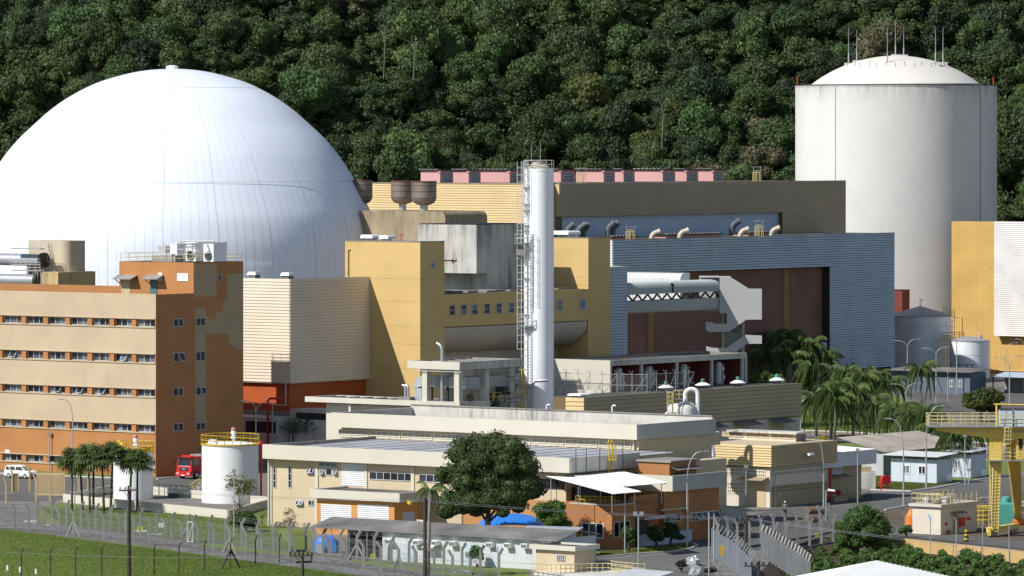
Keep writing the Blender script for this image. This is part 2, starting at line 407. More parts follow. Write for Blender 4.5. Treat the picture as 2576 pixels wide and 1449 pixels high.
def louvre(t, axis, fixed, a0, a1, z0, z1, n, mat, back=None, name='louvre', nv=1):
    """frame with sloping blades in front of a dark opening; the blades are sub-parts"""
    m = MB(); fw = .09
    def bx(mm, p0, p1, q0, q1, d0, d1):
        if axis == 'v': mm.box(fixed + d0, fixed + d1, p0, p1, q0, q1)
        else: mm.box(p0, p1, fixed - d1, fixed - d0, q0, q1)
    bx(m, a0, a1, z0, z0 + fw, -.05, .08); bx(m, a0, a1, z1 - fw, z1, -.05, .08)
    for i in range(nv + 1):
        x = a0 + (a1 - a0 - fw) * i / nv; bx(m, x, x + fw, z0 + fw, z1 - fw, -.05, .085)
    fr = t.add(name, m, mat)
    b = MB(); bx(b, a0 + fw, a1 - fw, z0 + fw, z1 - fw, -.04, .004); t.add('backing', b, back or M_dark, fr)
    h = (z1 - z0 - 2 * fw) / n
    for i in range(n):
        q = z0 + fw + i * h; bl = MB(); L0, L1_ = a0 + fw, a1 - fw
        prof = [(.065, q + h * .04), (.075, q + h * .1), (.02, q + h * .62), (.01, q + h * .58)]
        if axis == 'v': bl.prism(prof, lambda d, z: (fixed + d, L0, z), lambda d, z: (fixed + d, L1_, z))
        else: bl.prism(prof, lambda d, z: (L0, fixed - d, z), lambda d, z: (L1_, fixed - d, z))
        t.add('blade', bl, mat, fr)
    return fr
def railing(t, name, pts, h, mat, r=.03, rails=3, step=1.5, parent=None, close=False):
    m = MB(); pts = [Vector(p) for p in pts]
    if close: pts = pts + [pts[0]]
    for a, b in zip(pts, pts[1:]):
        L = (b - a).length; n = max(1, round(L / step))
        for i in range(n + 1):
            q = a.lerp(b, i / n); m.tube([q, q + Vector((0, 0, h))], r, 5)
        for k in range(rails):
            z = Vector((0, 0, h * (k + 1) / rails)); m.tube([a + z, b + z], r, 5)
    return t.add(name, m, mat, parent)
def ladder(t, name, p, q, w, side, mat, r=.035, cage=None, step=.4, parent=None):
    """ladder from p up to q; side: unit vector along the rungs; cage: outward unit vector for hoops"""
    m = MB(); p, q = Vector(p), Vector(q); sd = Vector(side) * w / 2
    m.tube([p - sd, q - sd], r, 5); m.tube([p + sd, q + sd], r, 5)
    n = int((q - p).length / step)
    for i in range(n + 1):
        a = p.lerp(q, i / max(1, n)); m.tube([a - sd, a + sd], r * .8, 4)
    if cage is not None:
        o = Vector(cage); k = int((q - p).length / 1.3)
        for i in range(1, k + 1):
            a = p.lerp(q, i / k); pts = [a + sd * 1.1 * cos(tt) + o * w * .95 * sin(tt) for tt in [pi * j / 8 for j in range(9)]]
            m.tube(pts, r * .8, 4)
        for tt in (pi * .2, pi * .5, pi * .8):
            d = sd * 1.1 * cos(tt) + o * w * .95 * sin(tt); m.tube([p.lerp(q, 1 / k) + d, q + d], r * .7, 4)
    return t.add(name, m, mat, parent)
# ================================================================ SETTING: ground, hillside, lawns, roads
def flat(name, pts, z, mat, kind='structure'):
    """flat sheet from ground points; ear-clipped by Blender"""
    m = MB(); m.add([(x, y, z) for x, y in pts], [tuple(range(len(pts)))])
    me = m.mesh(name, mat, fix=False)
    if me.polygons[0].normal.z < 0: me.flip_normals()
    o = link(bpy.data.objects.new(name, me)); o['kind'] = kind; return o
def gp(*pts): return [G(x, y) for x, y in pts]
# the plant stands on a platform; in the lower right corner it drops to a ditch behind the yellow retaining wall
edge = gp((1868, 1520), (1905, 1449), (1950, 1400), (1990, 1372), (2040, 1356), (2100, 1348), (2170, 1349), (2243, 1353), (2400, 1369), (2576, 1388), (2900, 1423))
plat = [(-900, 250), (edge[0][0], 250)] + edge + [(900, 480), (900, 1600), (-900, 1600)]
flat('ground', plat, 0, M_tarmac)
bank = MB()
low = [(x + 2, y - 3) for x, y in edge]
for i in range(len(edge) - 1):
    a, b, c, d = edge[i], edge[i + 1], low[i + 1], low[i]
    bank.add([(a[0], a[1], -.002), (b[0], b[1], -.002), (c[0], c[1], -1.9), (d[0], d[1], -1.9)], [(0, 1, 2, 3)])
structure('bank', bank, M_dirt)
flat('ditch_ground', [(0, 200), (900, 200), (900, 700), (0, 700)], -1.95, M_dirt)
# hillside behind the plant
def hill_z(x, y):
    b = 985 + 9 * sin(x * .021) + 6 * sin(x * .047 + 1)
    t = max(0, y - b)
    return t * .62 + 2.2 * sin(x * .06 + y * .03) * min(1, t / 30) + 3 * sin(x * .023 - y * .05) * min(1, t / 30)
hm = MB(); nx, ny = 90, 46
for j in range(ny + 1):
    for i in range(nx + 1):
        x = -420 + 840 * i / nx; y = 960 + 470 * j / ny
        hm.v.append((x, y, hill_z(x, y) - .05))
for j in range(ny):
    for i in range(nx):
        k = j * (nx + 1) + i; hm.f.append((k, k + 1, k + nx + 2, k + nx + 1)); hm.m.append(0)
M_floor = ground_mat('forest_floor', (.020, .026, .012), (.030, .036, .016), (.014, .017, .009), .05, .5, 1.5, .95, .4)
structure('hillside', hm, M_floor, smooth=True)
# roads
flat('asphalt_road', gp((-700, 1160), (392, 1207), (640, 1190), (660, 1260), (420, 1262), (160, 1255), (90, 1262), (-700, 1240)), .004, M_asph)
flat('asphalt_road', gp((1440, 1560), (1425, 1449), (1500, 1408), (1700, 1393), (1760, 1374), (1735, 1350), (1828, 1320), (1935, 1283), (2130, 1243), (2290, 1237), (2400, 1221), (2580, 1197), (3000, 1150), (3000, 1180), (2576, 1235), (2420, 1256), (2230, 1283), (2150, 1312), (2090, 1345), (1900, 1400), (1860, 1470), (1850, 1560)), .004, M_asph)
flat('asphalt_road', gp((1700, 1085), (2018, 1091), (2150, 1097), (2300, 1109), (2580, 1140), (3000, 1180), (3000, 1230), (2580, 1160), (2300, 1128), (2100, 1110), (1700, 1108)), .004, M_asph)
flat('asphalt_road', gp((2230, 1045), (2330, 1030), (2250, 985), (2230, 968), (2600, 975), (3000, 990), (3000, 1100), (2500, 1085), (2350, 1060)), .004, M_asph)
flat('brown_path', gp((1700, 1078), (2018, 1082), (2150, 1089), (2300, 1100), (2600, 1128), (2600, 1139), (2300, 1108), (2150, 1096.5), (2018, 1090.5), (1700, 1084.5)), .008, M_brick)
flat('brown_yard', gp((2160, 1320), (2226, 1284), (2420, 1257), (2600, 1234), (3000, 1190), (3000, 1420), (2576, 1379), (2400, 1360), (2243, 1345)), .008, M_dirt)
flat('grey_path', gp((2100, 1347), (2165, 1331), (2243, 1325), (2420, 1345), (2576, 1362), (2900, 1397), (2900, 1421), (2576, 1386), (2400, 1367), (2243, 1351), (2170, 1348)), .012, M_asph)
# lawns
flat('lawn', gp((-300, 1300), (0, 1331), (185, 1353), (333, 1371), (556, 1401), (660, 1416), (800, 1434), (1000, 1462), (1300, 1530), (1300, 2600), (-900, 2600)), .012, M_grass)
flat('lawn', gp((88, 1280), (165, 1262), (430, 1285), (560, 1300), (640, 1285), (660, 1262), (676, 1315), (790, 1337), (800, 1400), (700, 1395), (600, 1388), (450, 1361), (300, 1336), (160, 1325), (95, 1318)), .012, M_grass)
flat('lawn', gp((780, 1420), (900, 1405), (1100, 1418), (1330, 1428), (1330, 1470), (1000, 1458)), .010, M_grass)
flat('gravel_strip', gp((-300, 1240), (35, 1270), (60, 1285), (95, 1318.5), (160, 1325.5), (300, 1336.5), (450, 1361.5), (600, 1388.5), (800, 1402), (1000, 1430), (1300, 1470), (1300, 1529), (1000, 1461), (800, 1433), (660, 1415.5), (556, 1400.5), (333, 1370.5), (185, 1352.5), (0, 1330.5), (-300, 1299)), .016, M_gravel)
flat('gravel_strip', gp((1850, 1390), (1990, 1355), (2065, 1337), (2095, 1346), (2040, 1355), (1990, 1371), (1950, 1399), (1905, 1448), (1870, 1515), (1810, 1515), (1800, 1449), (1780, 1395), (1815, 1385)), .016, M_gravel)
flat('lawn', gp((1860, 945), (1950, 1010), (2017, 1081), (2150, 1088), (2300, 1099), (2318, 1070), (2326, 1045), (2318, 1030), (2290, 1012), (2230, 985), (2100, 950)), .012, M_grass2)
flat('lawn', gp((2000, 1112), (2130, 1114), (2300, 1130), (2580, 1161), (2580, 1185), (2400, 1214), (2290, 1231), (2200, 1228), (2205, 1195), (2100, 1140)), .012, M_grass2)
flat('lawn', gp((2440, 1075), (2600, 1092), (2600, 1126), (2440, 1112)), .012, M_grass2)
flat('lawn', gp((1505, 1402), (1580, 1395), (1690, 1388), (1745, 1376), (1742, 1369), (1650, 1374), (1540, 1384), (1490, 1390)), .010, M_grass2)
flat('lawn', gp((-700, 1150), (0, 1185), (40, 1192), (120, 1194), (390, 1203), (392, 1201), (0, 1180), (-700, 1142)), .010, M_grass)
def kerb(pts, w=.18, h=.13, mat=None):
    m = MB(); q = [Vector((x, y, 0)) for x, y in pts]
    for a, b in zip(q, q[1:]): m.beam(a + Vector((0, 0, h / 2 + .01)), b + Vector((0, 0, h / 2 + .01)), w, h)
    return structure('kerb', m, mat or M_kerb)
kerb(gp((1495, 1404), (1580, 1396), (1690, 1389.5), (1740, 1380), (1754, 1373), (1745, 1368.5)))
kerb(gp((2190, 1233), (2290, 1236.5), (2350, 1230), (2400, 1219), (2490, 1203), (2620, 1189)))
kerb(gp((1980, 1081.5), (2150, 1088.5), (2300, 1099.5), (2600, 1127.5)))
kerb(gp((1980, 1091), (2150, 1097), (2300, 1108.5), (2600, 1139.5)), mat=M_post)
kerb(gp((2226, 1284), (2290, 1272), (2420, 1257)))
kerb(gp((-200, 1185), (40, 1193.5), (130, 1197), (300, 1204)))
kerb(gp((395, 1207), (470, 1199), (520, 1194)))
kerb(gp((1840, 1378), (1828, 1372), (1832, 1366), (1880, 1350)))

# ================================================================ WHITE DOME
dx, dy = AT(433, 775); k = 775 / F
dome = T('reactor_dome', 'huge smooth white hemispherical dome rising behind the orange office block', 'reactor dome', dx, dy, 0, grid=False)
prof_d = [(0, 173), (45, 175), (90, 181), (135, 191.5), (180, 205.5), (218, 222), (263, 247), (305, 277), (347, 314), (383, 348), (417, 388), (445, 430), (468, 470), (487, 507), (502, 540), (511, 572), (517, 606), (519, 645), (520, 700), (521, 1052)]
prof = [(r * k, zY(y, 775)) for r, y in prof_d]
prof[-1] = (prof[-1][0], 0)
def cr(ps, n):                                     # smooth the profile
    out = []
    for i in range(len(ps) - 1):
        p0, p1, p2, p3 = ps[max(0, i - 1)], ps[i], ps[i + 1], ps[min(len(ps) - 1, i + 2)]
        for j in range(n):
            t = j / n
            out.append(tuple(.5 * (2 * b + (c - a) * t + (2 * a - 5 * b + 4 * c - d) * t * t + (3 * b - a - 3 * c + d) * t ** 3) for a, b, c, d in zip(p0, p1, p2, p3)))
    return out + [ps[-1]]
profs = cr(prof, 4)
m = MB(); m.lathe([(dx * 0 + r, z) for r, z in profs[1:]], 192, (dx, dy, 0))
def dome_white():
    m, n, l, b = nodes('dome_white')
    pos = n.new('ShaderNodeNewGeometry').outputs['Position']
    c = mix(n, l, ramp(n, l, noise(n, l, pos, .12, 5), .35, .7), (.74, .79, .88), (.78, .83, .92))
    st = ramp(n, l, noise(n, l, pos, 1.2, 4, (1.4, 1.4, .06)), .5, .8)
    c = mix(n, l, math_(n, l, 'MULTIPLY', st, .12), c, (.62, .62, .62))
    l.new(c, b.inputs['Base Color']); b.inputs['Roughness'].default_value = .42; b.inputs['Specular IOR Level'].default_value = .35
    bp = n.new('ShaderNodeBump'); bp.inputs['Strength'].default_value = .25; bp.inputs['Distance'].default_value = .08
    l.new(noise(n, l, pos, .55, 6), bp.inputs['Height']); l.new(bp.outputs[0], b.inputs['Normal'])
    return m
dome.add('shell', m, dome_white(), smooth=True)
M_seam = paint('seam_sealant', (.52, .52, .53), grime=0, streak=0, bump=0)
def dome_rib(z_hi, az, r, wob=0, seed=0):
    R = random.Random(seed); pts = []
    ww = 0
    for q, z in profs[1:]:
        if z <= z_hi and z > 14:
            ww = ww * .7 + R.uniform(-1, 1) * wob
            pts.append((dx + (q + r * .3) * sin(az + ww / max(q, 3)), dy - (q + r * .3) * cos(az + ww / max(q, 3)), z))
    return pts
ribs = MB(); cond = MB()
z222 = zY(222, 775); z452 = zY(454, 775)
N = 144
for i in range(-44, 45):
    az = 2 * pi * (i + .5) / N
    ribs.tube(dome_rib(z222, az, .0), .014, 4, cap=False)
for i in range(-8, 9):
    az = 2 * pi * i / 24 + .02
    cond.tube(dome_rib(60, az, .0, .08, i + 50), .02, 4, cap=False)
for zz in (z222, z452):
    q = [r for r, z in profs if z <= zz][0]
    ribs.tube([(dx + (q + .02) * sin(a), dy - (q + .02) * cos(a), zz) for a in [pi * (j / 60 - .5) * 1.2 for j in range(61)]], .022, 4, cap=False)
dome.add('panel_seam', ribs, M_seam, kind='stuff')
dome.add('lightning_cable', cond, M_seam)
m = MB(); m.lathe([(.9, zY(174, 775) - .3), (.9, zY(170.5, 775) + .2), (.4, zY(169.5, 775) + .3)], 20, (dx, dy, 0)); dome.add('cap', m, M_white)

# ================================================================ CONCRETE CYLINDER
ax, ay = AT(2254, 975); k = 975 / F
M_cyl = paint('cylinder_paint', (.79, .77, .73), grime=.16, streak=.30, stain=(.48, .42, .34), var=.025, bump=.05, rough=.6)
def rim_streaks(m, zt, depth, col, amt):
    n, l = m.node_tree.nodes, m.node_tree.links; b = n['Principled BSDF']; src = b.inputs['Base Color'].links[0].from_socket
    pos = n.new('ShaderNodeNewGeometry').outputs['Position']; sp = n.new('ShaderNodeSeparateXYZ'); l.new(pos, sp.inputs[0])
    r = n.new('ShaderNodeMapRange'); r.inputs[1].default_value = zt - depth; r.inputs[2].default_value = zt; l.new(sp.outputs[2], r.inputs[0])
    st = ramp(n, l, noise(n, l, pos, 1.0, 5, (.9, .9, .05), .75), .40, .66)
    l.new(mix(n, l, math_(n, l, 'MULTIPLY', math_(n, l, 'MULTIPLY', st, math_(n, l, 'POWER', r.outputs[0], 1.6)), amt), src, col), b.inputs['Base Color'])
cyl = T('reactor_building', 'tall pale concrete cylinder with shallow domed roof and lightning rods', 'reactor building', ax, ay, 0, grid=False)
R_ = 253 * k; zt = zY(215, 975)
rim_streaks(M_cyl, zt, 4.5, (.22, .22, .20), .75)
m = MB(); m.lathe([(R_, 0), (R_, zt - .35), (R_ + .06, zt - .35), (R_ + .06, zt), (R_ - 2.0, zt), (216 * k, zt + .02)], 128, (ax, ay, 0)); cyl.add('wall', m, M_cyl, smooth=40)
rd = 216 * k; hh = (214 - 139) * k; rs = (rd * rd + hh * hh) / 2 / hh
m = MB(); m.lathe([(rs * sin(t), zt + hh - rs * (1 - cos(t))) for t in [math.asin(rd / rs) * (i / 24) for i in range(24, 0, -1)]] + [(.05, zt + hh)], 128, (ax, ay, 0))
cyl.add('dome_roof', m, paint('roof_dome_paint', (.80, .76, .69), grime=.1, streak=.2, stain=(.6, .5, .4), var=.03, rough=.6), smooth=True)
m = MB(); m.lathe([(R_ + .11, zt - .12), (R_ + .12, zt + .1), (R_ - .2, zt + .1)], 128, (ax, ay, 0)); cyl.add('rim', m, paint('rim_dark', (.13, .13, .12), grime=.5, streak=0, var=.3), smooth=40)
for q, (xd, yt, yb, yy) in enumerate(((2134.7, 70, 160, 0), (2155.4, 73.5, 153.5, 9), (2232.4, 69.5, 162, -8), (2252.7, 51, 139, 0), (2273.4, 72.3, 139.5, 9), (2353.5, 67.2, 160, -6), (2372.2, 70, 158, 3))):
    Yr = 975 + yy; X = (xd - CX) / F * Yr; zb, z1 = zY(yb, Yr) - .3, zY(yt, Yr)
    m = MB(); zm = zb + (z1 - zb) * .32
    m.tube([(X, Yr, zb), (X, Yr, zm)], .13, 8); m.tube([(X, Yr, zm), (X, Yr, z1)], [.075, .03], 6)
    rod = cyl.add('lightning_rod', m, M_pole)
    m = MB().box(X - .75, X + .75, Yr - .75, Yr + .75, zb - .5, zb + .45); cyl.add('rod_base', m, M_cyl, rod)
m = MB()
for xd in (2090, 2452):
    s_ = (xd - 2254) / 253; X, Y_ = ax + (R_ + .02) * s_, ay - (R_ + .02) * sqrt(1 - s_ * s_)
    m.tube([(X, Y_, 12), (X, Y_, zt - .4)], .045, 4)
cyl.add('downpipe', m, M_dark)
m = MB()
for i in range(14):
    a = -1.1 + 2.2 * i / 13; q = rd * (.62 if i % 2 else .66); z = zt + hh - (rs - sqrt(rs * rs - q * q))
    m.tube([(ax + q * sin(a), ay - q * cos(a), z), (ax + q * sin(a), ay - q * cos(a), z + .8)], .04, 4)
cyl.add('roof_spike', m, M_dark)
m = MB()
for xd in (2006, 2499): m.tube([((xd - CX) / F * 975, 975, zt), ((xd - CX) / F * 975, 975, zt + 1.6)], .06, 5)
cyl.add('warning_light', m, M_orangep)

# ================================================================ TURBINE HALL (yellow cladding, two long faces)
uH, vH, vH1, zH = -507.0, va(1408, -507.0), 770.0, 34.8
uHc = uH - .9; vHc = va(1376, uHc)
hall = T('turbine_hall', 'long yellow clad turbine hall with pink houses along its roof', 'industrial hall', uH, vH)
u_l = ua(820, vHc)
hall.box('core', M_seamy, u_l, uHc, vHc, vH1, 0, zH - .1)
hall.box('roof', M_roof, u_l + .3, uHc - .3, vHc + .3, vH1 - .3, zH - .1, zH + .02)
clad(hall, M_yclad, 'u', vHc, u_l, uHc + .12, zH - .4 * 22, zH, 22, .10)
clad(hall, M_yclad_shade, 'v', uHc, vHc, vH - .02, zH - .4 * 20, zH, 20, .10)
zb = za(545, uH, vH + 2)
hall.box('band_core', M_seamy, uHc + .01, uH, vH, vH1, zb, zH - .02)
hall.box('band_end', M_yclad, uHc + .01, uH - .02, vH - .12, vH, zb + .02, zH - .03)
clad(hall, M_yclad_shade, 'v', uH, vH, vH1, zb, zH, 14, .10)
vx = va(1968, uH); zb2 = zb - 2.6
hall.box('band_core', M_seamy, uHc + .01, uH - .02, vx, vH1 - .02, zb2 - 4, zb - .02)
clad(hall, M_yclad_shade, 'v', uH - .01, vx, vH1, zb2 - 3.2, zb - .02, 14, .10)
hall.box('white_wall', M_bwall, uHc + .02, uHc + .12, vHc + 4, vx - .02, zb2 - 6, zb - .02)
m = MB()
vv = vHc + 5.5
while vv < vx: hall.box('wall_joint', M_grey, uHc + .12, uHc + .15, vv, vv + .06, zb2 - 4, zb - .05); vv += 3.6
m = MB().box(uH - .5, uH + .06, vH - .16, vH1 + .05, zH, zH + .12).box(u_l, uHc + .1, vHc - .16, vHc + .4, zH, zH + .12); hall.add('coping', m, M_olive)
# pink houses on the roof, stepping away to the right
units = [(410, 522, 598), (598, 688, 757), (757, 925, 1003), (1100, 1222, 1305), (1310, 1470, 1535), (1535, 1585, 1650), (1650, 1812, 1885), (1885, 1950, 2018), (2018, 2105, 2170)]
ordw = ['first', 'second', 'third', 'fourth', 'fifth', 'sixth', 'seventh', 'eighth', 'last']
for i, (a, b, c) in enumerate(units):
    a, b, c = [880.5 + .4341 * q for q in (a, b, c)]
    Yc = 872 + i * 5.5
    pu, pv = uv(*AT(b, Yc)); u0 = ua(a, pv); v1 = va(c, pu)
    z1 = za(429 - i * .25, pu, pv)
    t = T('ventilation_house', 'pink block ventilation house with dark louvres, %s from the left on the turbine hall roof' % ordw[i], 'ventilation house', pu, pv, zH, group='pink ventilation houses on the turbine hall roof')
    t.box('wall', M_pink, u0, pu, pv, v1, zH - .2, z1)
    t.box('roof_slab', M_dark, u0 - .3, pu + .45, pv - .35, v1 + .1, z1, z1 + .14)
    m = MB()
    n = 7
    for j in range(n): m.box(u0 + (pu - u0) * j / n, u0 + (pu - u0) * (j + .7) / n, pv - .5, pv + .2, z1 + .14, z1 + .26)
    t.add('roof_slat', m, M_conc)
    t.box('eave_trim', M_pink, pu - .35, pu + .25, pv - .2, pv + .15, z1 - .35, z1 - .002)
    w_ = v1 - pv
    louvre(t, 'v', pu, pv + w_ * .18, pv + w_ * .82, zH - .1, zH + (z1 - zH) * .72, 4, M_frame, nv=2)

# ================================================================ GREY CLAD BUILDING
uG, zG = -492.0, 25.95; vG, vG1 = va(1541, uG), va(2249.5, uG)
grey = T('clad_building', 'long blue grey clad building with a brown recess and goosenecks on its roof', 'industrial building', uG, vG)
vR0, vR1 = vG + 1.5, va(2087, uG)
zr = za(671, uG, vR1)
grey.box('core', M_seamd, uG - 14.8, uG - 1.6, vG, vG1, 0, zG - .1)
grey.box('upper_wall', M_seamd, uG - 1.61, uG - .01, vG, vG1, zr, zG - .1)
grey.box('pier', M_seamd, uG - 1.61, uG - .01, vR1, vG1, 2.9, zr - .002)
grey.box('pier', M_seamd, uG - 1.61, uG - .01, vG1 - 1.2, vG1, 0, 2.898)
grey.box('pier', M_seamd, uG - 1.61, uG - .01, vR1, va(2180, uG), 0, 2.898)
grey.box('brown_wall', M_brown, uG - 1.6, uG - 1.5, vR0, vR1 - .01, 0, zr - .01)
grey.box('end_wall', M_grey, uG - 1.62, uG - .01, vG, vR0 - .01, 0, zr - .002)
clad(grey, M_grey, 'v', uG, vG, va(2092, uG), zr, zG, 13, .13, gap=.20)
clad(grey, M_grey, 'v', uG, va(2092, uG), vG1, zr, zG, 13, .14, gap=.20)
clad(grey, M_grey, 'v', uG, vR1, vG1, 2.9, zr, 44, .13, gap=.20)
clad(grey, M_wcorr, 'u', vG, uG - 5, uG, zr, zG, 13, .13)  # sunlit end of the grey cladding, its brightness put in as paler sheet
clad(grey, M_grey, 'v', uG + .002, vG1 - 1.2, vG1, .1, 2.9, 7, .13)
grey.box('pale_wall', M_bwall, uG - 1.49, uG - .5, va(2052, uG), vR1 - .02, 0, za(862, uG, va(2070, uG)))
grey.box('door', M_olive, uG - 1.55, uG - 1.45, va(2182, uG), vG1 - 1.3, 0, 2.85)
grey.box('roof', M_roof, uG - 14.7, uG - .3, vG + .3, vG1 - .3, zG - .1, zG - .02)
m = MB().box(uG - .35, uG + .12, vG - .1, vG1 + .05, zG, zG + .1); grey.add('coping', m, M_corr)
ladder(grey, 'ladder', (uG - 1.2, va(1990, uG), 6), (uG - 1.2, va(1990, uG), zr + 3), .6, (0, 1, 0), M_yrail, .04, (1, 0, 0), .6)
ladder(grey, 'ladder', (uG - 1.2, va(1650, uG), 5), (uG - 1.2, va(1650, uG), zr - 2), .6, (0, 1, 0), M_yrail, .04, (1, 0, 0), .6)
# goosenecks, cage heads and little pink roof houses on top of it
def gooseneck(x, y0, y1, xe, lab, u, r, mat, cat='vent pipe', grp='curved vent pipes on the grey building roof', back=0):
    uu = u - 2.5 - back; v = va(x, uu); X, Y = xy(uu, v)
    z1 = zY(y0, Y); s_ = (xe - x) / F * Y
    t = T('vent_pipe', lab, cat, X, Y, zG, grid=False, group=grp)
    pts = [(X, Y, zG - .1), (X, Y, z1 - r * 3.4)]
    for j in range(1, 7):
        a = pi / 2 * j / 7; pts.append((X + r * 2.6 * (1 - cos(a)), Y, z1 - r * 3.4 + r * 2.6 * sin(a)))
    pts.append((X + s_ * .6, Y, z1 - r * .9)); 
    m = MB(); m.tube(pts, r, 14, cap=False); 
    for j in range(2, len(pts) - 1): m.tube([Vector(pts[j]).lerp(Vector(pts[j + 1]), .0), Vector(pts[j]).lerp(Vector(pts[j + 1]), .25)], r * 1.05, 14)
    t.add('pipe', m, mat, smooth=50)
    a, b = Vector(pts[-1]), Vector((X + s_, Y, z1 - r * .35))
    m = MB(); m.tube([a, b], [r, r * 1.12], 14, cap=False); t.add('outlet', m, mat, smooth=50)
    m = MB(); m.tube([a.lerp(b, .55), a.lerp(b, .93)], [r * .97, r * 1.04], 14); t.add('opening', m, M_dark)
    return t
M_goose = paint('pale_ribbed_pipe', (.62, .55, .44), rough=.5, grime=.2, streak=.1, var=.06, bump=0)
for i, (x, y0, xe, nm) in enumerate(((1639, 579, 1661, 'leftmost'), (1710, 576, 1733, 'second from left'), (1862, 573, 1884, 'third from left'), (1941, 570, 1962, 'rightmost'))):
    gooseneck(x, y0, 600, xe, 'pale ribbed curved vent pipe on the grey roof edge, %s of the four' % nm, uG, .42, M_goose)
for i, (x, y0, xe, nm) in enumerate(((1427, 561, 1444, 'leftmost of the dark cluster'), (1455, 561, 1474, 'middle of the dark cluster'), (1466, 561, 1481, 'right end of the dark cluster'), (1530, 557, 1546, 'left of the pair'), (1541, 556, 1556, 'right of the pair'), (1842, 552, 1861, 'alone before the white wall'))):
    gooseneck(x, y0, 600, xe, 'dark grey gooseneck duct against the shaded white wall, %s' % nm, uG, .5, paint('dark_duct', (.13, .14, .16), rough=.6, bump=0), grp='dark goosenecks in front of the white hall wall', back=9)
def cage_head(x0, x1, y0, y1, Y, lab, z0):
    X0, X1 = (x0 - CX) / F * Y, (x1 - CX) / F * Y; zt_, zb_ = zY(y0, Y), z0
    t = T('ladder_head', lab, 'ladder', (X0 + X1) / 2, Y, z0, grid=False, group='caged ladder heads on the big roofs')
    m = MB(); zz = zb_ + (zt_ - zb_) * .62; wd = X1 - X0
    for j in range(5): X = X0 + wd * j / 4; m.tube([(X, Y, zb_), (X, Y, zz)], .05, 5)
    for j in range(2):
        c = X0 + wd * (.3 + .3 * j); m.tube([(c + wd * .2 * cos(a), Y - .3, zz + .35 * sin(a)) for a in [pi * q / 8 for q in range(9)]], .05, 5)
        for s_ in (-1, 1): m.tube([(c + s_ * wd * .2, Y - .3, zb_), (c + s_ * wd * .2, Y - .3, zz)], .05, 5)
    m.tube([(X0, Y, zz), (X1, Y, zz)], .05, 5); t.add('cage', m, M_crail)
    m = MB()
    for X in (X0 + .1, X1 - .05): m.tube([(X, Y, zz), (X, Y, zt_)], .04, 5)
    m.tube([(X0 - .25, Y, zt_), (X1 + .25, Y, zt_)], .04, 5); t.add('bar', m, M_pole)
cage_head(1575, 1597, 571, 601, 846, 'yellow ladder cage on the left part of the grey roof edge', zG)
cage_head(1899, 1920, 556, 594, 872, 'yellow ladder cage on the grey roof edge before the hall end', zG)
cage_head(1894, 1914, 420, 455, 903, 'pale yellow ladder cage on top of the turbine hall roof', zH)
cage_head(1452, 1474, 424, 461, 862, 'yellow ladder cage in front of the pink ventilation houses', zH)
for i, (x0, x1, y0, nm) in enumerate(((1537, 1598, 594, 'left'), (1675, 1811, 589, 'middle'), (1882, 1940, 584, 'right'))):
    uu = uG - 4.5; v0_, v1_ = va(x0, uu), va(x1, uu)
    t = T('roof_house', 'low pink roof house with dark slatted roof, %s one on the grey building' % nm, 'roof house', uu, v0_, zG, group='low pink houses on the grey building roof')
    z1 = za(y0, uu, v0_) - .1
    t.box('wall', M_pink, uu - 3, uu, v0_, v1_, zG - .1, z1 - .1)
    t.box('roof_slab', M_dark, uu - 3.3, uu + .4, v0_ - .3, v1_ + .3, z1 - .1, z1 + .08)
    m = MB(); n = int((v1_ - v0_) / .9)
    for j in range(n): m.box(uu - .2, uu + .5, v0_ + (v1_ - v0_) * j / n, v0_ + (v1_ - v0_) * (j + .6) / n, z1 + .08, z1 + .2)
    t.add('roof_slat', m, M_conc)

# ================================================================ ORANGE OFFICE BLOCK
uO, vO = Guv(392, 1200); zO = 22.73
off = T('office_block', 'cream and orange five storey office block at the left edge', 'office building', uO, vO)
vO1 = va(612, uO); uOl = uO - 40
zs = [(za(803, uO, vO), za(823.6, uO, vO)), (za(891.5, uO, vO), za(913.6, uO, vO)), (za(979.5, uO, vO), za(999.5, uO, vO)), (za(1069, uO, vO), za(1089, uO, vO)), (za(1158.5, uO, vO), za(1178, uO, vO))]
off.box('core', M_orange, uOl, uO, vO + .62, vO1, 0, zO - 1.1)
def fr_(nm, mt, z0, z1, d=0): off.box(nm, mt, uOl, uO, vO - d, vO + .6, z0, z1)
fr_('spandrel', M_cream, zs[0][0], zO)
for i in range(3): fr_('spandrel', M_cream, zs[i + 1][0], zs[i][1])
fr_('spandrel', M_orange, zs[4][0], zs[3][1]); fr_('spandrel', M_orange, 0, zs[4][1])
for a, b in zs:
    off.box('ledge', M_cream, uOl, uO - .12, vO - .1, vO - .002, a - .02, a + .10)
    off.box('ledge', M_cream, uOl, uO - .12, vO - .12, vO - .002, b - .10, b + .03)
px_ = [-164.5, -109, -53.5] + [(-6 + 5) / 2] + [59, 113.8, 169, 225, 280.5, 336]
PW = 11.3
opens = {(1, 3): [1], (1, 8): [1], (2, 5): [1], (2, 6): [1], (2, 7): [1]}
for r, (a, b) in enumerate(zs):
    for j, x in enumerate(px_):
        c0, c1 = ua(x - PW / 2, vO), ua(x + PW / 2, vO)
        off.box('pillar', M_orange, c0, c1, vO + .04, vO + .6, b + .002, a - .002)
        nx_ = ua(px_[j + 1] - PW / 2, vO) if j + 1 < len(px_) else uO - .15
        window(off, 'u', vO + .48, c1 + .02, nx_ - .02, b + .03, a - .03, 3, glass=M_glass, open_=opens.get((r, j)), fw=.075)
    off.box('pillar', M_orange, uO - .14, uO, vO + .002, vO + .6, b + .002, a - .002)
for a, b in [(0, zs[4][1])] + [(zs[i + 1][0], zs[i][1]) for i in range(4)] + [(zs[0][0], zO)]: off.box('corner_strip', M_orange, uO + .001, uO + .006, vO + .004, vO + .6, a, b)
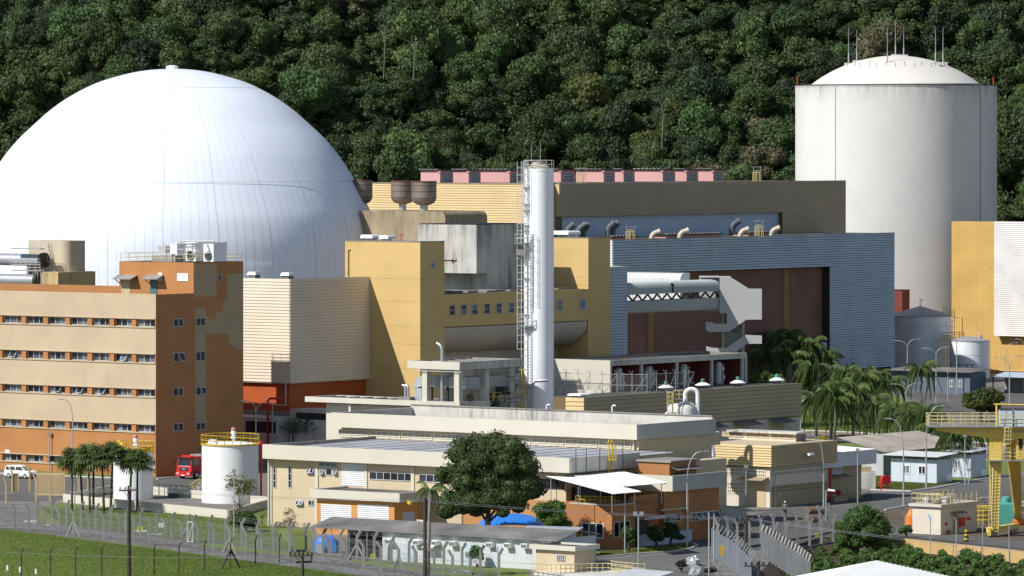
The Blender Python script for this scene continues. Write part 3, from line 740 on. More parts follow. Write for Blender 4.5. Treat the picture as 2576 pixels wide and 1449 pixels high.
# shaded end wall: pale painted column and stepped pale field, each a few millimetres proud
def uwall(nm, mt, pts, d):                          # polygon on the u face given as survey points
    m = MB(); q = [(va(x, uO), za(y, uO, va(x, uO))) for x, y in pts]
    m.prism(q, lambda a, z: (uO + .001, a, z), lambda a, z: (uO + d, a, z)); return off.add(nm, m, mt)
uwall('painted_field', M_olive, [(491, 776), (517, 774), (517, 1069), (491, 1075)], .012)
uwall('painted_field', M_olive, [(517, 796), (525, 795.5), (525, 803.5), (543, 802), (543, 786), (560, 784), (560, 756), (571, 755), (571, 690), (611.6, 687), (611.6, 877), (597, 879), (597, 875), (590, 876), (590, 870), (583, 870), (583, 867), (577, 867), (575, 839), (518.5, 840.5)], .010)
for x0, x1 in ((434.6, 460.5), (491.6, 515.5)):
    for q, (yt, yb) in enumerate(((802, 822), (887, 911), (976, 997), (1065.5, 1085))):
        sh = 0 if x0 < 470 else -2
        p0, p1 = va(x0, uO), va(x1, uO)
        window(off, 'v', uO + .012, p0, p1, za(yb + sh, uO, p0), za(yt + sh, uO, p0), 2, glass=M_glassd, open_=[1] if (q, x0 < 470) in ((1, True), (2, False)) else None)
# penthouse
vP = va(487, uO); uP0 = ua(300, vP); zP = za(661, uO, vP)
off.box('penthouse_wall', M_orange, uP0, uO, vP, vO1, zO - 1.1, zP)
off.box('penthouse_roof', M_roof, uP0 + .2, uO - .2, vP + .2, vO1 - .2, zP, zP + .03)
uwall('painted_field', M_olive, [(487.3, 663), (545, 663), (545, 745), (487.3, 747)], .012)
window(off, 'v', uO + .01, va(545.5, uO), va(556, uO), za(706, uO, va(545, uO)), za(690, uO, va(545, uO)), 1, glass=M_glassd)
off.box('parapet', M_cream, uOl, uO, vO + .02, vO + .3, zO, zO + .05)
off.box('parapet', M_orange, uO - .3, uO - .002, vO + .61, vP - .005, zO - 1.1, zO)
off.box('parapet', M_orange, uOl, uP0 - .01, vP + 4.2, vP + 4.5, zO - 1.1, zO + .55)
off.box('roof_deck', M_roof, uOl, uO - .31, vO + .62, vP - .01, zO - 1.1, zO - 1.02)
off.box('roof_deck', M_roof, uOl, uP0 - .02, vP, vP + 4.19, zO - 1.1, zO - 1.02)
for x0, x1, nm, mt, cx0, cx1 in ((306, 328, 'door', M_door, 286, 333), (377.6, 396, 'teal_door', M_tealdoor, 360, 399)):
    a, b = ua(x0, vP), ua(x1, vP); zt_ = za(700, a, vP)
    off.box(nm, mt, a, b, vP - .06, vP - .002, zO - 1.0, zt_)
    c, d = ua(cx0, vP - 1), ua(cx1, vP - 1)
    m = MB(); z0 = zt_ + .35
    m.prism([(0, 0), (-1.3, -.45), (-1.3, -.38), (0, .12)], lambda p, z: (c, vP + p, z0 + z), lambda p, z: (d, vP + p, z0 + z))
    for e in (c + .25, d - .3): m.beam((e, vP - .05, z0 - 1.0), (e, vP - 1.1, z0 - .42), .09)
    off.add('door_canopy', m, M_corr)
a, b = ua(446.5, vP), ua(474, vP); louvre(off, 'u', vP, a, b, za(706.5, a, vP), za(687.5, a, vP), 9, M_white, M_white, 'shutter', 2)
a, b = ua(399, vP), ua(408, vP); louvre(off, 'u', vP, a, b, za(706, a, vP), za(686, a, vP), 9, M_white, M_white, 'shutter')
railing(off, 'railing', [(uP0 + .1, vP + .15, zP), (uO - .15, vP + .15, zP), (uO - .15, vO1 - .15, zP), (uP0 + .1, vO1 - .15, zP), (uP0 + .1, vP + .15, zP)], 1.05, M_crail, .03, 2, 1.6)
a = ua(10, vO); off.box('wall_vent', M_white, ua(13, vO), ua(24, vO), vO - .03, vO - .002, za(1139, a, vO), za(1131, a, vO))
# cooling machines on the penthouse roof
def chiller(x0, x1, y0, depth, lab, xs=None, fan=True):
    v_ = vP + depth; a, b = ua(x0, v_), ua(x1, v_); z1 = za(y0, a, v_)
    t = T('cooling_unit', lab, 'air conditioner', b, v_, zP, group='air conditioners on the office roof')
    t.box('casing', M_white, a, b, v_, v_ + 2.6, zP + .15, z1)
    for q in (a + .05, b - .2): t.box('foot', M_dark, q, q + .15, v_ + .05, v_ + 2.5, zP + .03, zP + .15)
    if fan:
        c = (a + b) / 2; r = (b - a) * .36; zc = zP + .25 + r
        m = MB(); m.tube([(c, v_ - .06, zc), (c, v_ - .005, zc)], r, 20); fr = t.add('fan_housing', m, M_dark)
        m = MB()
        for k in range(5): m.beam((c, v_ - .08, zc), (c + r * .9 * cos(k * 1.257), v_ - .08, zc + r * .9 * sin(k * 1.257)), .12, .02)
        t.add('fan_blade', m, M_steel, fr)
        m = MB()
        for rr in (.5, .75, 1): m.tube([(c + r * rr * cos(q), v_ - .11, zc + r * rr * sin(q)) for q in [2 * pi * j / 20 for j in range(21)]], .02, 4)
        t.add('fan_guard', m, M_pole, fr)
    return t
chiller(428, 445, 611.5, 2.2, 'white rooftop cooling unit with dark fan, leftmost on the penthouse')
chiller(467.5, 493, 609, 1.2, 'white rooftop cooling unit with dark fan, in the middle on the penthouse')
chiller(512, 537, 609, 1.0, 'tall white rooftop cooling unit with dark fan, rightmost on the penthouse')
t = T('cooling_tower', 'small grey square cooling tower beside the white rooftop units', 'cooling tower', ua(416, vP + 2), vP + 2, zP)
a, b = ua(396, vP + 2), ua(416, vP + 2)
m = MB(); m.add([(a + .2, vP + 2.2, zP + 1.1), (b - .2, vP + 2.2, zP + 1.1), (b - .2, vP + 3.4, zP + 1.1), (a + .2, vP + 3.4, zP + 1.1), (a, vP + 2, zP + 1.95), (b, vP + 2, zP + 1.95), (b, vP + 3.6, zP + 1.95), (a, vP + 3.6, zP + 1.95)], [(3, 2, 1, 0), (4, 5, 6, 7), (0, 1, 5, 4), (1, 2, 6, 5), (2, 3, 7, 6), (3, 0, 4, 7)])
t.add('basin', m, M_frame); t.box('base', M_conc, a - .6, b + 2, vP + 1.6, vP + 4, zP + .02, zP + .75)
t = T('pipe_rack', 'tangle of thin pipes and valves around the rooftop cooling units', 'pipework', ua(470, vP + .8), vP + .8, zP)
m = MB(); R = random.Random(3)
for x, y0, x2, y2 in ((412, 617, 498, 611), (419, 617, 419, 655), (465, 613, 465, 645), (470, 616, 492, 617), (498, 612, 498, 655), (455, 607, 540, 607), (456, 607, 456, 614), (520, 614, 528, 637), (526, 637, 512, 637), (500, 630, 470, 629), (485, 611, 485, 640), (415, 626, 470, 628)):
    a, c = ua(x, vP + .8), ua(x2, vP + .8); m.tube([(a, vP + .8, za(y0, a, vP + .8)), (c, vP + .8, za(y2, c, vP + .8))], R.choice((.05, .06, .09)), 6)
t.add('pipe', m, M_steel)
m = MB()
for x, y in ((465, 642), (488, 644)):
    a = ua(x, vP + .8); z = za(y, a, vP + .8); m.tube([(a + .25 * cos(q), vP + .7, z + .25 * sin(q)) for q in [2 * pi * j / 12 for j in range(13)]], .035, 4)
t.add('valve_wheel', m, M_wrail)

# tan valve house, stained annex and two big pipes behind the office roof
vV = vO1 + 16
b = T('valve_house', 'tan box building with curved edge behind the office roof', 'building', ua(171, vV), vV)
u1 = ua(171, vV); u0 = ua(71, vV); zt_ = za(606, u1, vV)
rr = 1.3; poly = [(u0, vV + 7), (u0, vV)] + [(u1 - rr + rr * sin(q), vV + rr - rr * cos(q)) for q in [pi / 2 * j / 8 for j in range(9)]] + [(u1, va(214, u1)), ]
m = MB(); m.prism(poly + [], lambda a, c: (a, c, 0), lambda a, c: (a, c, zt_)); b.add('wall', m, paint('tan_render', (.60, .52, .38), grime=.1, streak=.1), smooth=30)
vV2 = vV - 3
b = T('pipe_annex', 'low stained ochre annex below the tan box behind the office', 'building', ua(146, vV2), vV2)
u1 = ua(146, vV2); u0 = ua(100, vV2); zt2 = za(685, u1, vV2)
b.box('wall', paint('stained_ochre', (.58, .45, .22), grime=.5, streak=.9, stain=(.10, .07, .03), var=.1), u0, u1, vV2, va(240, u1), 0, zt2)
for (y0, y1, xr, nm, vv_) in ((679.5 - 41, 670, 112, 'upper', vV - 1.2), (690, 721, 98, 'lower', vV2 - 0)):
    r = (y1 - y0) / 2 / F * 690; u1 = ua(xr, vv_); zc = za((y0 + y1) / 2, u1, vv_)
    t = T('steam_pipe', 'large grey horizontal pipe running left behind the office roof, %s one' % nm, 'pipe', u1, vv_, 0)
    m = MB(); m.tube([(u1 - 34, vv_ - .02, zc), (u1, vv_ - .02, zc)], r, 28); t.add('pipe', m, M_steel, smooth=50)
    m = MB(); m.tube([(u1 - .35, vv_ - .02, zc), (u1 + .15, vv_ - .02, zc)], r * 1.22, 28); t.add('flange', m, M_dark)
    for j in range(5): t.box('support', M_conc, u1 - 33 + j * 7.5, u1 - 32.6 + j * 7.5, vv_ - .3, vv_ + .3, 0, zc - r * .9)
t = T('walkway', 'grey access platforms with white rails around the big pipe ends', 'platform', ua(90, vV - 2), vV - 2, 0)
for y in (661.5, 680.5):
    a, c, d = ua(39, vV - 2.4), ua(112, vV - 2.4), vV - 2.4
    z = za(y if y < 670 else 681, a, d) - (0 if y > 670 else -1.9)
    t.box('deck', M_steel, a, c, d - .9, d, z, z + .15); railing(t, 'railing', [(a, d - .9, z + .15), (c, d - .9, z + .15)], 1.1, M_wrail, .03, 3, .9)
ladder(t, 'ladder', (ua(135, vV - .3), vV - .4, zt2), (ua(118, vV - .3), vV - .4, zt_), .6, (1, 0, 0), M_wrail, .03, (0, -1, 0))
for x in (92, 106): ladder(t, 'ladder', (ua(x, vV - 3.5), vV - 3.5, zO - .5), (ua(x, vV - 3.5), vV - 3.5, zO + 1.8), .45, (1, 0, 0), M_wrail, .03, (0, -1, 0))
t.box('support', M_dark, ua(100, vV - 2), ua(102, vV - 2), vV - 2.2, vV - 2.0, 0, z)

# ================================================================ BEIGE CLAD BLOCK
vB = 526.0; uB = ua(729, vB); vB1 = va(929, uB); zB = 23.95
bei = T('clad_block', 'beige block of thin horizontal cladding beside the orange office', 'industrial building', uB, vB)
uBl = ua(590, vB); zbb = za(963, uB, vB)
bei.box('core', M_seamb, uBl, uB, vB, vB1, zbb, zB - .5)
clad(bei, M_beige, 'u', vB, uBl, uB + .16, zbb, zB, 33, .10, gap=.05)
clad(bei, M_beige, 'v', uB, vB - .16, vB1, zbb, zB, 33, .10, gap=.05)
bei.box('roof', M_roof, uBl, uB - .2, vB + .2, vB1 + 8, zB - .5, zB - .35)
bei.box('parapet', M_roof, uBl, uB - .3, vB + .0, vB + .15, zB - .5, zB - .02)
bei.box('red_base', M_red, uBl, uB - .6, vB + .6, vB1, za(1036, uB, vB), zbb)
bei.box('grey_base', M_conc, uBl, uB - .62, vB + .62, vB1, 0, za(1036, uB, vB) - .002)
bei.box('soffit', M_beige, uBl, uB - .02, vB + .02, vB1, zbb - .12, zbb - .002)
for x, nm in ((640, 'left'), (724, 'right')):
    u_ = ua(x, vB + 3)
    t = T('roof_vent', 'white box roof vent on the beige clad block, %s one' % nm, 'roof vent', u_, vB + 3, zB, group='white box vents on flat roofs')
    m = MB(); m.add([(u_ - .75, vB + 2.3, zB + .35), (u_ + .75, vB + 2.3, zB + .35), (u_ + .75, vB + 3.7, zB + .35), (u_ - .75, vB + 3.7, zB + .35), (u_ - .6, vB + 2.45, zB + .75), (u_ + .6, vB + 2.45, zB + .75), (u_ + .6, vB + 3.55, zB + .75), (u_ - .6, vB + 3.55, zB + .75)], [(3, 2, 1, 0), (4, 5, 6, 7), (0, 1, 5, 4), (1, 2, 6, 5), (2, 3, 7, 6), (3, 0, 4, 7)])
    t.add('hood', m, M_white); t.box('curb', M_conc, u_ - .55, u_ + .55, vB + 2.5, vB + 3.5, zB - .5, zB + .35)
# low grey outbuildings at its foot and the red standpipe
t = T('outbuilding', 'low grey concrete outbuilding with dark open bay at the foot of the beige block', 'building', ua(836, vB - 4), vB - 4)
u1 = ua(700, vB - 4)
t.box('wall', M_concw, ua(560, vB - 4), u1, vB - 4, vB + .5, 0, za(1052, u1, vB - 4))
t.box('opening', M_dark, ua(618, vB - 4), ua(700, vB - 4) - .4, vB - 4.02, vB - 3.9, za(1090, u1, vB - 4), za(1062, u1, vB - 4))
t = T('outbuilding', 'low grey concrete outbuilding behind the grey palms', 'building', ua(830, vB - 2), vB - 2)
u1 = ua(836, vB - 2)
t.box('wall', M_concw, ua(729, vB - 2), u1, vB - 2, vB + 3, 0, za(1033, u1, vB - 2))
t.box('opening', M_dark, ua(745, vB - 2), u1 - .4, vB - 2.02, vB - 1.9, za(1058, u1, vB - 2), za(1041, u1, vB - 2))
t = T('red_pipe', 'red standpipe bending along the red base of the beige block', 'pipe', ua(722, vB - .3), vB - .3)
c = ua(722, vB - .5); d = ua(768, vB - .5); z = za(999, c, vB - .5)
m = MB(); m.tube([(c, vB - 4.4, 0), (c, vB - 4.4, z - .3), (c + .3, vB - 4.3, z), (d, vB - 4.2, z)], .16, 8); t.add('pipe', m, M_firered, smooth=True)
m = MB(); m.tube([(c + .7, vB - 4.3, 4), (c + .7, vB - 4.3, z - .8), (c + 2.9, vB - 4.3, z - .8), (c + 2.9, vB - 4.3, z + 2.2)], .1, 6); t.add('conduit', m, M_pole)

# ================================================================ YELLOW TOWERS AND WINDOWED BLOCK
vT = vB1; uT = ua(1057, vT); zT = 28.6
v1 = va(1118, uT); v2 = va(1480, uT); v3 = va(1535, uT); zM = 21.6
tow = T('yellow_tower', 'tall plain yellow tower block beside the beige cladding', 'building', uT, vT)
uTl = ua(868, vT)
tow.box('wall', M_yellow, uTl, uT, vT, v1, 0, zT)
tow.box('roof', M_roof, uTl + .2, uT - .2, vT + .2, v1 - .2, zT, zT + .02)
M_joint = paint('joint_line', (.46, .31, .13), grime=0, streak=0, bump=0)
for y in (702, 759.5, 821, 867, 928): z = za(y + .6, uT, vT); tow.add('wall_joint', MB().box(uTl, uT + .004, vT - .004, vT + .2, z, z + .05).box(uT - .2, uT + .004, vT + .2, v1, z, z + .05), M_joint)
m = MB().box(uTl - .05, uT + .05, vT - .05, vT + .25, zT - .02, zT + .09).box(uT - .25, uT + .05, vT + .25, v1 + .05, zT - .02, zT + .09); tow.add('coping', m, M_conc)
a = va(1083.5, uT); louvre(tow, 'v', uT, a, va(1093.5, uT), za(675, uT, a), za(661, uT, a), 6, M_grey)
m = MB(); a = ua(875, vT - .15); m.tube([(a, vT - .15, zB), (a, vT - .15, za(629, a, vT)), (a + .15, vT - .15, za(627, a, vT)), (a + .3, vT - .05, za(628, a, vT))], .09, 6); tow.add('downpipe', m, M_yclad)
def hood_vent(x, y, w_, u_, v_, z0, lab):
    a = ua(x, v_); s_ = w_ / F * xy(a, v_)[1] / 2 / .8
    t = T('roof_vent', lab, 'roof vent', a, v_, z0, group='white hood vents on the yellow towers')
    z1 = za(y, a, v_); zm = z0 + (z1 - z0) * .45; m = MB()
    for (p, q, zz0, zz1) in ((s_, s_, zm, z1 - (z1 - zm) * .35), (s_, s_ * .86, z1 - (z1 - zm) * .35, z1)):
        m.add([(a - p, v_ - p, zz0), (a + p, v_ - p, zz0), (a + p, v_ + p, zz0), (a - p, v_ + p, zz0), (a - q, v_ - q, zz1), (a + q, v_ - q, zz1), (a + q, v_ + q, zz1), (a - q, v_ + q, zz1)], [(3, 2, 1, 0), (4, 5, 6, 7), (0, 1, 5, 4), (1, 2, 6, 5), (2, 3, 7, 6), (3, 0, 4, 7)])
    t.add('hood', m, M_white); p = s_ * .62
    t.box('curb', M_steel, a - p, a + p, v_ - p, v_ + p, z0, zm)
hood_vent(933.5, 590.5, 31, uT, vT + 2.2, zT, 'white hood vent on the left yellow tower, the larger one')
hood_vent(974, 592.5, 24, uT, vT + 2.2, zT, 'white hood vent on the left yellow tower, the smaller one')
t = T('standpipe', 'small red standpipe on the left yellow tower roof', 'standpipe', ua(1009, vT + 1), vT + 1, zT)
a = ua(1009, vT + 1); m = MB(); m.tube([(a, vT + 1, zT), (a, vT + 1, zT + 1.0)], .06, 6); m.tube([(a - .3, vT + 1, zT + .85), (a + .3, vT + 1, zT + .95)], .1, 6); t.add('pipe', m, M_red)
mid = T('windowed_block', 'shaded yellow block with a row of small square windows', 'building', uT, v1)
mid.box('wall', M_yellow, uT - 16, uT - .01, v1 + .002, v2, za(806, uT, v2) , zM)
mid.box('roof', M_roof, uT - 15.8, uT - .25, v1 + .2, v2 - .2, zM, zM + .02)
m = MB(); R = random.Random(5)
for j in range(9):
    q = v1 + 1 + j * 3.2; m.box(uT - 5, uT - 1 - R.random(), q, q + 2.2, zM + .02, zM + .18 + R.random() * .12)
mid.add('roof_slab', m, M_corr)
zq = za(808, uT, v2)
# white ribbed cove carrying the block
rad_u, z0c = 5.0, za(872, uT - 4, v2)
pc = [(uT - 16, 0), (uT - .02 - rad_u, 0), (uT - .02 - rad_u, z0c)] + [(uT - .02 - rad_u + rad_u * sin(q), zq - (zq - z0c) * cos(q)) for q in [pi / 2 * j / 10 for j in range(1, 11)]] + [(uT - 16, zq)]
m = MB(); m.prism(pc, lambda a, z: (a, v1 + .01, z), lambda a, z: (a, v2 - .3, z)); mid.add('cove', m, paint('white_cove', (.70, .62, .52), grime=.1, streak=.2, stain=(.4, .3, .22)), smooth=30)
m = MB(); q = v1 + .3
while q < v2 - .4:
    for (a, z), (a2, z2) in zip(pc[1:13], pc[2:13]): m.beam((a + .03, q, z), (a2 + .03, q, z2), .05, .05)
    q += .42
mid.add('rib', m, paint('cove_rib', (.62, .54, .45), grime=.1, streak=.1), kind='stuff')
for i, x in enumerate((1137, 1166, 1193.5, 1224.5, 1254.5, 1286, 1316, 1348, 1406.5)):
    c = va(x - 7, uT); d = va(x + 7.5, uT); y = 780.5 - (x - 1137) * .045
    window(mid, 'v', uT - .01, c, d, za(y + 13.5, uT, c), za(y - 13, uT, c), 1, rows=2, glass=M_glassd if i == 0 else M_glass)
c = va(1457, uT); louvre(mid, 'v', uT - .01, c, va(1472.5, uT), za(779, uT, c), za(752, uT, c), 12, M_grey)
tow2 = T('yellow_tower', 'tall plain yellow tower block right of the white stack', 'building', uT, v2)
u2l = ua(1384, v2)
tow2.box('wall', M_yellow, u2l, uT, v2, v3, 0, zT - .05)
tow2.box('roof', M_roof, u2l + .2, uT - .2, v2 + .2, v3 - .2, zT - .05, zT - .03)
m = MB().box(u2l - .05, uT + .05, v2 - .05, v2 + .25, zT - .07, zT + .03).box(uT - .25, uT + .05, v2 + .25, v3 + .05, zT - .07, zT + .03); tow2.add('coping', m, M_conc)
m = MB()
z = za(775 - 2, uT, v2); a = ua(1460, v2); 
for y in (697.5, 718): z = za(y, uT, v2); m.box(u2l, uT + .004, v2 - .004, v2 + .1, z, z + .05)
z = za(741, uT, v2)
for y in (737, 800): z = za(y, uT, v2); m.box(uT - .1, uT + .004, v2 + .1, v3, z, z + .05)
tow2.add('wall_joint', m, M_joint)
hood_vent(1424, 580.5, 42, uT, v2 + 1.8, zT - .05, 'white box vent on the yellow tower right of the stack')

# stained concrete block above the windowed block
uC, vC = -429.5, 562.0; zC = za(566, uC, vC); zCl = za(688, uC, vC)
con = T('concrete_block', 'big stained concrete block above the row of small windows', 'building', uC, vC)
uCl = ua(1050, vC); vC1 = va(1330, uC)
M_blk = paint('block_concrete', (.72, .70, .64), rough=.85, st_lo=.36, grime=.8, streak=1.0, stain=(.13, .125, .11), var=.08)
rim_streaks(M_blk, zC, 7.5, (.10, .10, .095), .85)
con.box('upper_wall', M_blk, uCl, uC, vC, vC1 + .02, zCl, zC)
con.box('lower_wall', M_blk, uCl, uC - .02, vC + 2.4, vC1, zM - 3, zCl - .002)
con.box('roof', M_dark, uCl + .2, uC - .2, vC + .2, vC1 - .2, zC, zC + .12)
m = MB(); a = ua(1120, vC - .1); z = za(653, a, vC); m.tube([(a - .6, vC - .12, z), (a + 1.9, vC - .12, z)], .08, 6); m.tube([(a + 1.0, vC - .2, z), (a + 1.3, vC - .2, z)], .2, 6); con.add('pipe', m, M_rust)
con.box('bracket', M_conc, uC + .0, uC + .9, va(1298, uC), va(1306, uC), za(640, uC, va(1300, uC)), za(618, uC, va(1300, uC)))
# tan block with drum vents
vD = 598.0; uD = ua(1120, vD); zD = za(532, uD, vD)
rim_streaks(M_tanc, zD, 4, (.13, .10, .055), .8)
tan_ = T('tan_block', 'tan concrete block with rounded top corner next to the dome', 'building', uD, vD)
uDl = ua(905, vD); rr = 1.0
poly = [(uDl, 0), (uD, 0), (uD, zD - rr)] + [(uD - rr + rr * cos(q), zD - rr + rr * sin(q)) for q in [pi / 2 * j / 6 for j in range(1, 7)]] + [(uDl, zD)]
m = MB(); m.prism(poly, lambda a, z: (a, vD, z), lambda a, z: (a, vD + 10, z)); tan_.add('wall', m, M_tanc, smooth=30)
for i, (x, y0, y1, hw, dp, nm) in enumerate(((911, 453, 513, 26, 5.5, 'leftmost, half hidden by the dome'), (1013, 455, 513, 29.5, 5.0, 'middle one'), (1066.5, 455.5, 516, 31.5, 2.5, 'rightmost'))):
    v_ = vD + dp; a = ua(x, v_); Y = xy(a, v_)[1]; r = hw / F * Y; z1 = za(y0, a, v_); z0 = za(y1, a, v_)
    t = T('silencer_drum', 'rust stained steel silencer drum on the tan block, %s' % nm, 'vent drum', a, v_, zD, group='rusty silencer drums on the tan block')
    h = z1 - z0; m = MB(); m.lathe([(r * .35, z0), (r * .62, z0 + h * .04), (r * .86, z0 + h * .12), (r * .98, z0 + h * .24), (r, z0 + h * .3), (r, z1 - .15), (r * .96, z1 - .14), (r * .96, z1 - .6)], 28, (a, v_, 0)); t.add('drum', m, M_rust, smooth=40)
    m = MB()
    for q in (.28, .55, .8): m.lathe([(r * 1.0, z0 + h * q), (r * 1.02, z0 + h * q + .02), (r * 1.02, z0 + h * q + .08), (r, z0 + h * q + .1)], 28, (a, v_, 0))
    m.lathe([(r * 1.0, z1 - .2), (r * 1.03, z1 - .18), (r * 1.03, z1), (r * .95, z1)], 28, (a, v_, 0)); t.add('hoop', m, paint('rust_band', (.20, .09, .06), grime=.3, streak=0, bump=0))
    m = MB(); m.tube([(a, v_, zD - .1), (a, v_, z0 + .1)], r * .31, 16); t.add('neck', m, M_steel, smooth=50)
# ================================================================ more helpers
def corrugated(p00, p10, p11, p01, n, amp, th=.03):
    """sheet with n waves counted along p00->p10; ridges run p00->p01"""
    a, b, c, d = [Vector(p) for p in (p00, p10, p11, p01)]
    nrm = (b - a).cross(d - a).normalized()
    if nrm.z < 0: nrm = -nrm
    m = MB(); k = n * 4
    for i in range(k + 1):
        t = i / k; q = nrm * amp * sin(t * n * 2 * pi)
        m.v += [tuple(a.lerp(b, t) + q), tuple(d.lerp(c, t) + q), tuple(a.lerp(b, t) + q - nrm * th), tuple(d.lerp(c, t) + q - nrm * th)]
    for i in range(k):
        e, f = i * 4, i * 4 + 4
        m.f += [(e, f, f + 1, e + 1), (e + 2, e + 3, f + 3, f + 2), (e, e + 2, f + 2, f), (e + 1, f + 1, f + 3, e + 3)]; m.m += [0] * 4
    return m
def GUZ(x, y, z):
    a = Guv(x, y, z); return (a[0], a[1], z)
def wmesh(p0, p1, h0, h1, bars, th=.02):
    """upright ribbed sheet wall between two plan points"""
    return corrugated((p0[0], p0[1], h0), (p1[0], p1[1], h0), (p1[0], p1[1], h1), (p0[0], p0[1], h1), bars, .03, th)

# ================================================================ WHITE STACK
kx, ky = AT(1355.7, 640); rk = 37.3 / F * 640
stk = T('stack', 'tall white round stack with ladder rising in the middle of the plant', 'chimney', kx, ky, 0, grid=False)
zk = zY(424, 640)
m = MB(); m.lathe([(rk, 0), (rk, zk - .3), (rk * 1.015, zk - .28), (rk * 1.015, zk), (rk * .8, zk)], 64, (kx, ky, 0)); stk.add('shaft', m, paint('stack_white', (.88, .89, .91), grime=.05, streak=.26, stain=(.6, .5, .4), var=.02, rough=.35, spec=.5), smooth=40)
m = MB(); m.lathe([(rk * .75, zk), (rk * .7, zk + .25), (rk * .5, zk + .45), (rk * .44, zk + .48), (rk * .44, zk + .8), (rk * .1, zk + .85)], 32, (kx, ky, 0)); stk.add('top_cover', m, paint('stack_cover', (.50, .46, .38), grime=.2), smooth=40)
rr = rk * 1.0
railing(stk, 'railing', [(kx + rr * cos(q), ky + rr * sin(q), zk) for q in [2 * pi * j / 12 for j in range(13)]], 1.0, M_wrail, .035, 2, 5)
# stand-off tower with the long ladder on its left
lx = kx - rk * .93; ly = ky - rk * .62
m = MB()
for d in (-.45, .0, .25): m.tube([(lx + d, ly - .3, 0), (lx + d, ly - .3, zk + .9)], .045, 5)
m.tube([(lx - .95, ly - .1, zk - 22), (lx - .95, ly - .1, zk + .9)], .04, 5)
n = 46
for j in range(n): z = (zk + .5) * (j + .5) / n; m.tube([(lx - (.95 if z > zk - 22 else .45), ly - .3, z), (lx + .25, ly - .25, z)], .035, 4)
stk.add('cable_tray', m, M_wrail)
for y in (472, 515, 530, 568, 580, 612, 700, 792): z = zY(y, 640); stk.box('bracket', M_steel, lx - .25, lx + .45, ly - .35, ly + .5, z - .12, z + .12)
cx_ = kx - rk * .62; cy_ = ky - rk * .95
ladder(stk, 'ladder', (cx_, cy_, 0), (cx_, cy_, zY(590, 640)), .5, (1, 0, 0), M_steel, .035, None, .35)
ladder(stk, 'cage_ladder', (cx_, cy_ - .02, zY(785, 640)), (cx_, cy_ - .02, zY(588, 640)), .7, (1, 0, 0), M_steel, .03, (.55, -.83, 0), .9)
ladder(stk, 'cage_ladder', (lx + .1, ly - .4, zY(560, 640)), (lx + .1, ly - .4, zk + .9), .6, (1, 0, 0), M_wrail, .03, (-.3, -.95, 0), .9)
for x0, x1, y0, y1, yf in ((1296, 1325, 594, 612, 613), (1306, 1341, 796, 819, 821), (1288, 1312, 996, 1016, 1018)):
    z = zY(yf, 640); X0, X1 = (x0 - CX) / F * 639, (x1 - CX) / F * 639; Yp = ly - .9
    stk.box('platform', M_steel, X0, X1, Yp, Yp + 1.2, z, z + .14)
    railing(stk, 'railing', [(X0, Yp + 1.15, z + .14), (X0, Yp, z + .14), (X1, Yp, z + .14)], 1.05, M_wrail, .04, 2, .8)
z = zY(625, 640); stk.box('duct_box', M_conc, lx - 1.1, lx + .1, ly - .6, ly + .4, z - .8, z - .1)
stk.box('breeching', M_white, lx - .9, lx - .1, ly - .2, ly + .8, zY(990, 640), zY(941, 640))
m = MB()
for dx_, h in ((-.5, 2.6), (.1, 3.4)): m.tube([(kx + dx_ * rk, ky, zk + .8), (kx + dx_ * rk, ky, zk + h)], .03, 5)
stk.add('lightning_rod', m, M_pole)

# ================================================================ SLAB BUILDING WITH OPEN CANOPY IN FRONT OF THE TOWER
uS, vS = uv(*AT(1156, 625)); zS = za(1012, uS, vS); zS0 = za(1025.5, uS, vS)
slab = T('boiler_house', 'low building with broad cream roof slab and beams behind the laboratory', 'building', uS, vS)
uSl = ua(767, vS); vS1 = va(1233, uS)
M_slab = paint('weathered_cream', (.68, .64, .54), grime=.35, streak=.5, stain=(.12, .11, .09), var=.05)
slab.box('roof_edge', M_slab, uSl, uS, vS, vS + .35, zS0, zS)
slab.box('roof_edge', M_concw, uS - .35, uS, vS + .352, vS1, zS0 - .8, zS)
slab.box('roof_edge', M_concw, uSl, uS - .36, vS1 - .3, vS1, zS0, zS - .05)
slab.box('roof_edge', M_concw, uSl, uSl + .3, vS + .352, vS1 - .31, zS0, zS - .03)
slab.box('roof_deck', M_roof, uSl + .31, uS - .36, vS + .36, vS1 - .31, zS0, zS - .75)
for j in range(8):
    q = uSl + 1.5 + j * 2.15
    if q < uS - 8.5: slab.box('roof_beam', M_conc, q, q + .3, vS + .36, vS1 - .31, zS - .75, zS - .1)
slab.box('deck_slab', M_conc, uS - 8.0, uS - .36, vS + .36, vS1 - .32, zS - .75, zS - .08)
slab.box('wall', M_fascia, uSl + 2.2, uS - .5, vS + 1.4, vS1 - .4, 0, zS0)
m = MB(); m.box(uSl + 6.5, uSl + 6.8, vS + .4, vS + .7, zS0 - 1.1, zS0).box(uSl + 6.3, uSl + 7.0, vS + .2, vS + .7, zS0 - 1.3, zS0 - 1.1); slab.add('bracket', m, M_fascia)
can = T('open_canopy', 'concrete canopy on square columns over pipes, left of the white stack', 'canopy', uS, vS, zS)
uCn = ua(1025, vS); vCn = va(1316, uS); zc1 = za(911, uS, vS); zc0 = za(931, uS, vS)
can.box('roof_edge', M_slab, uCn, uS, vS, vS + .3, zc0, zc1)
can.box('roof_edge', M_concw, uS - .3, uS, vS + .302, vCn, zc0, zc1)
can.box('roof_edge', M_conc, uCn, uS - .31, vCn - .3, vCn, zc0, zc1 - .03)
can.box('roof_edge', M_conc, uCn, uCn + .3, vS + .302, vCn - .31, zc0, zc1 - .02)
can.box('roof_deck', M_roof, uCn + .31, uS - .31, vS + .31, vCn - .31, zc0 + .1, zc1 - .6)
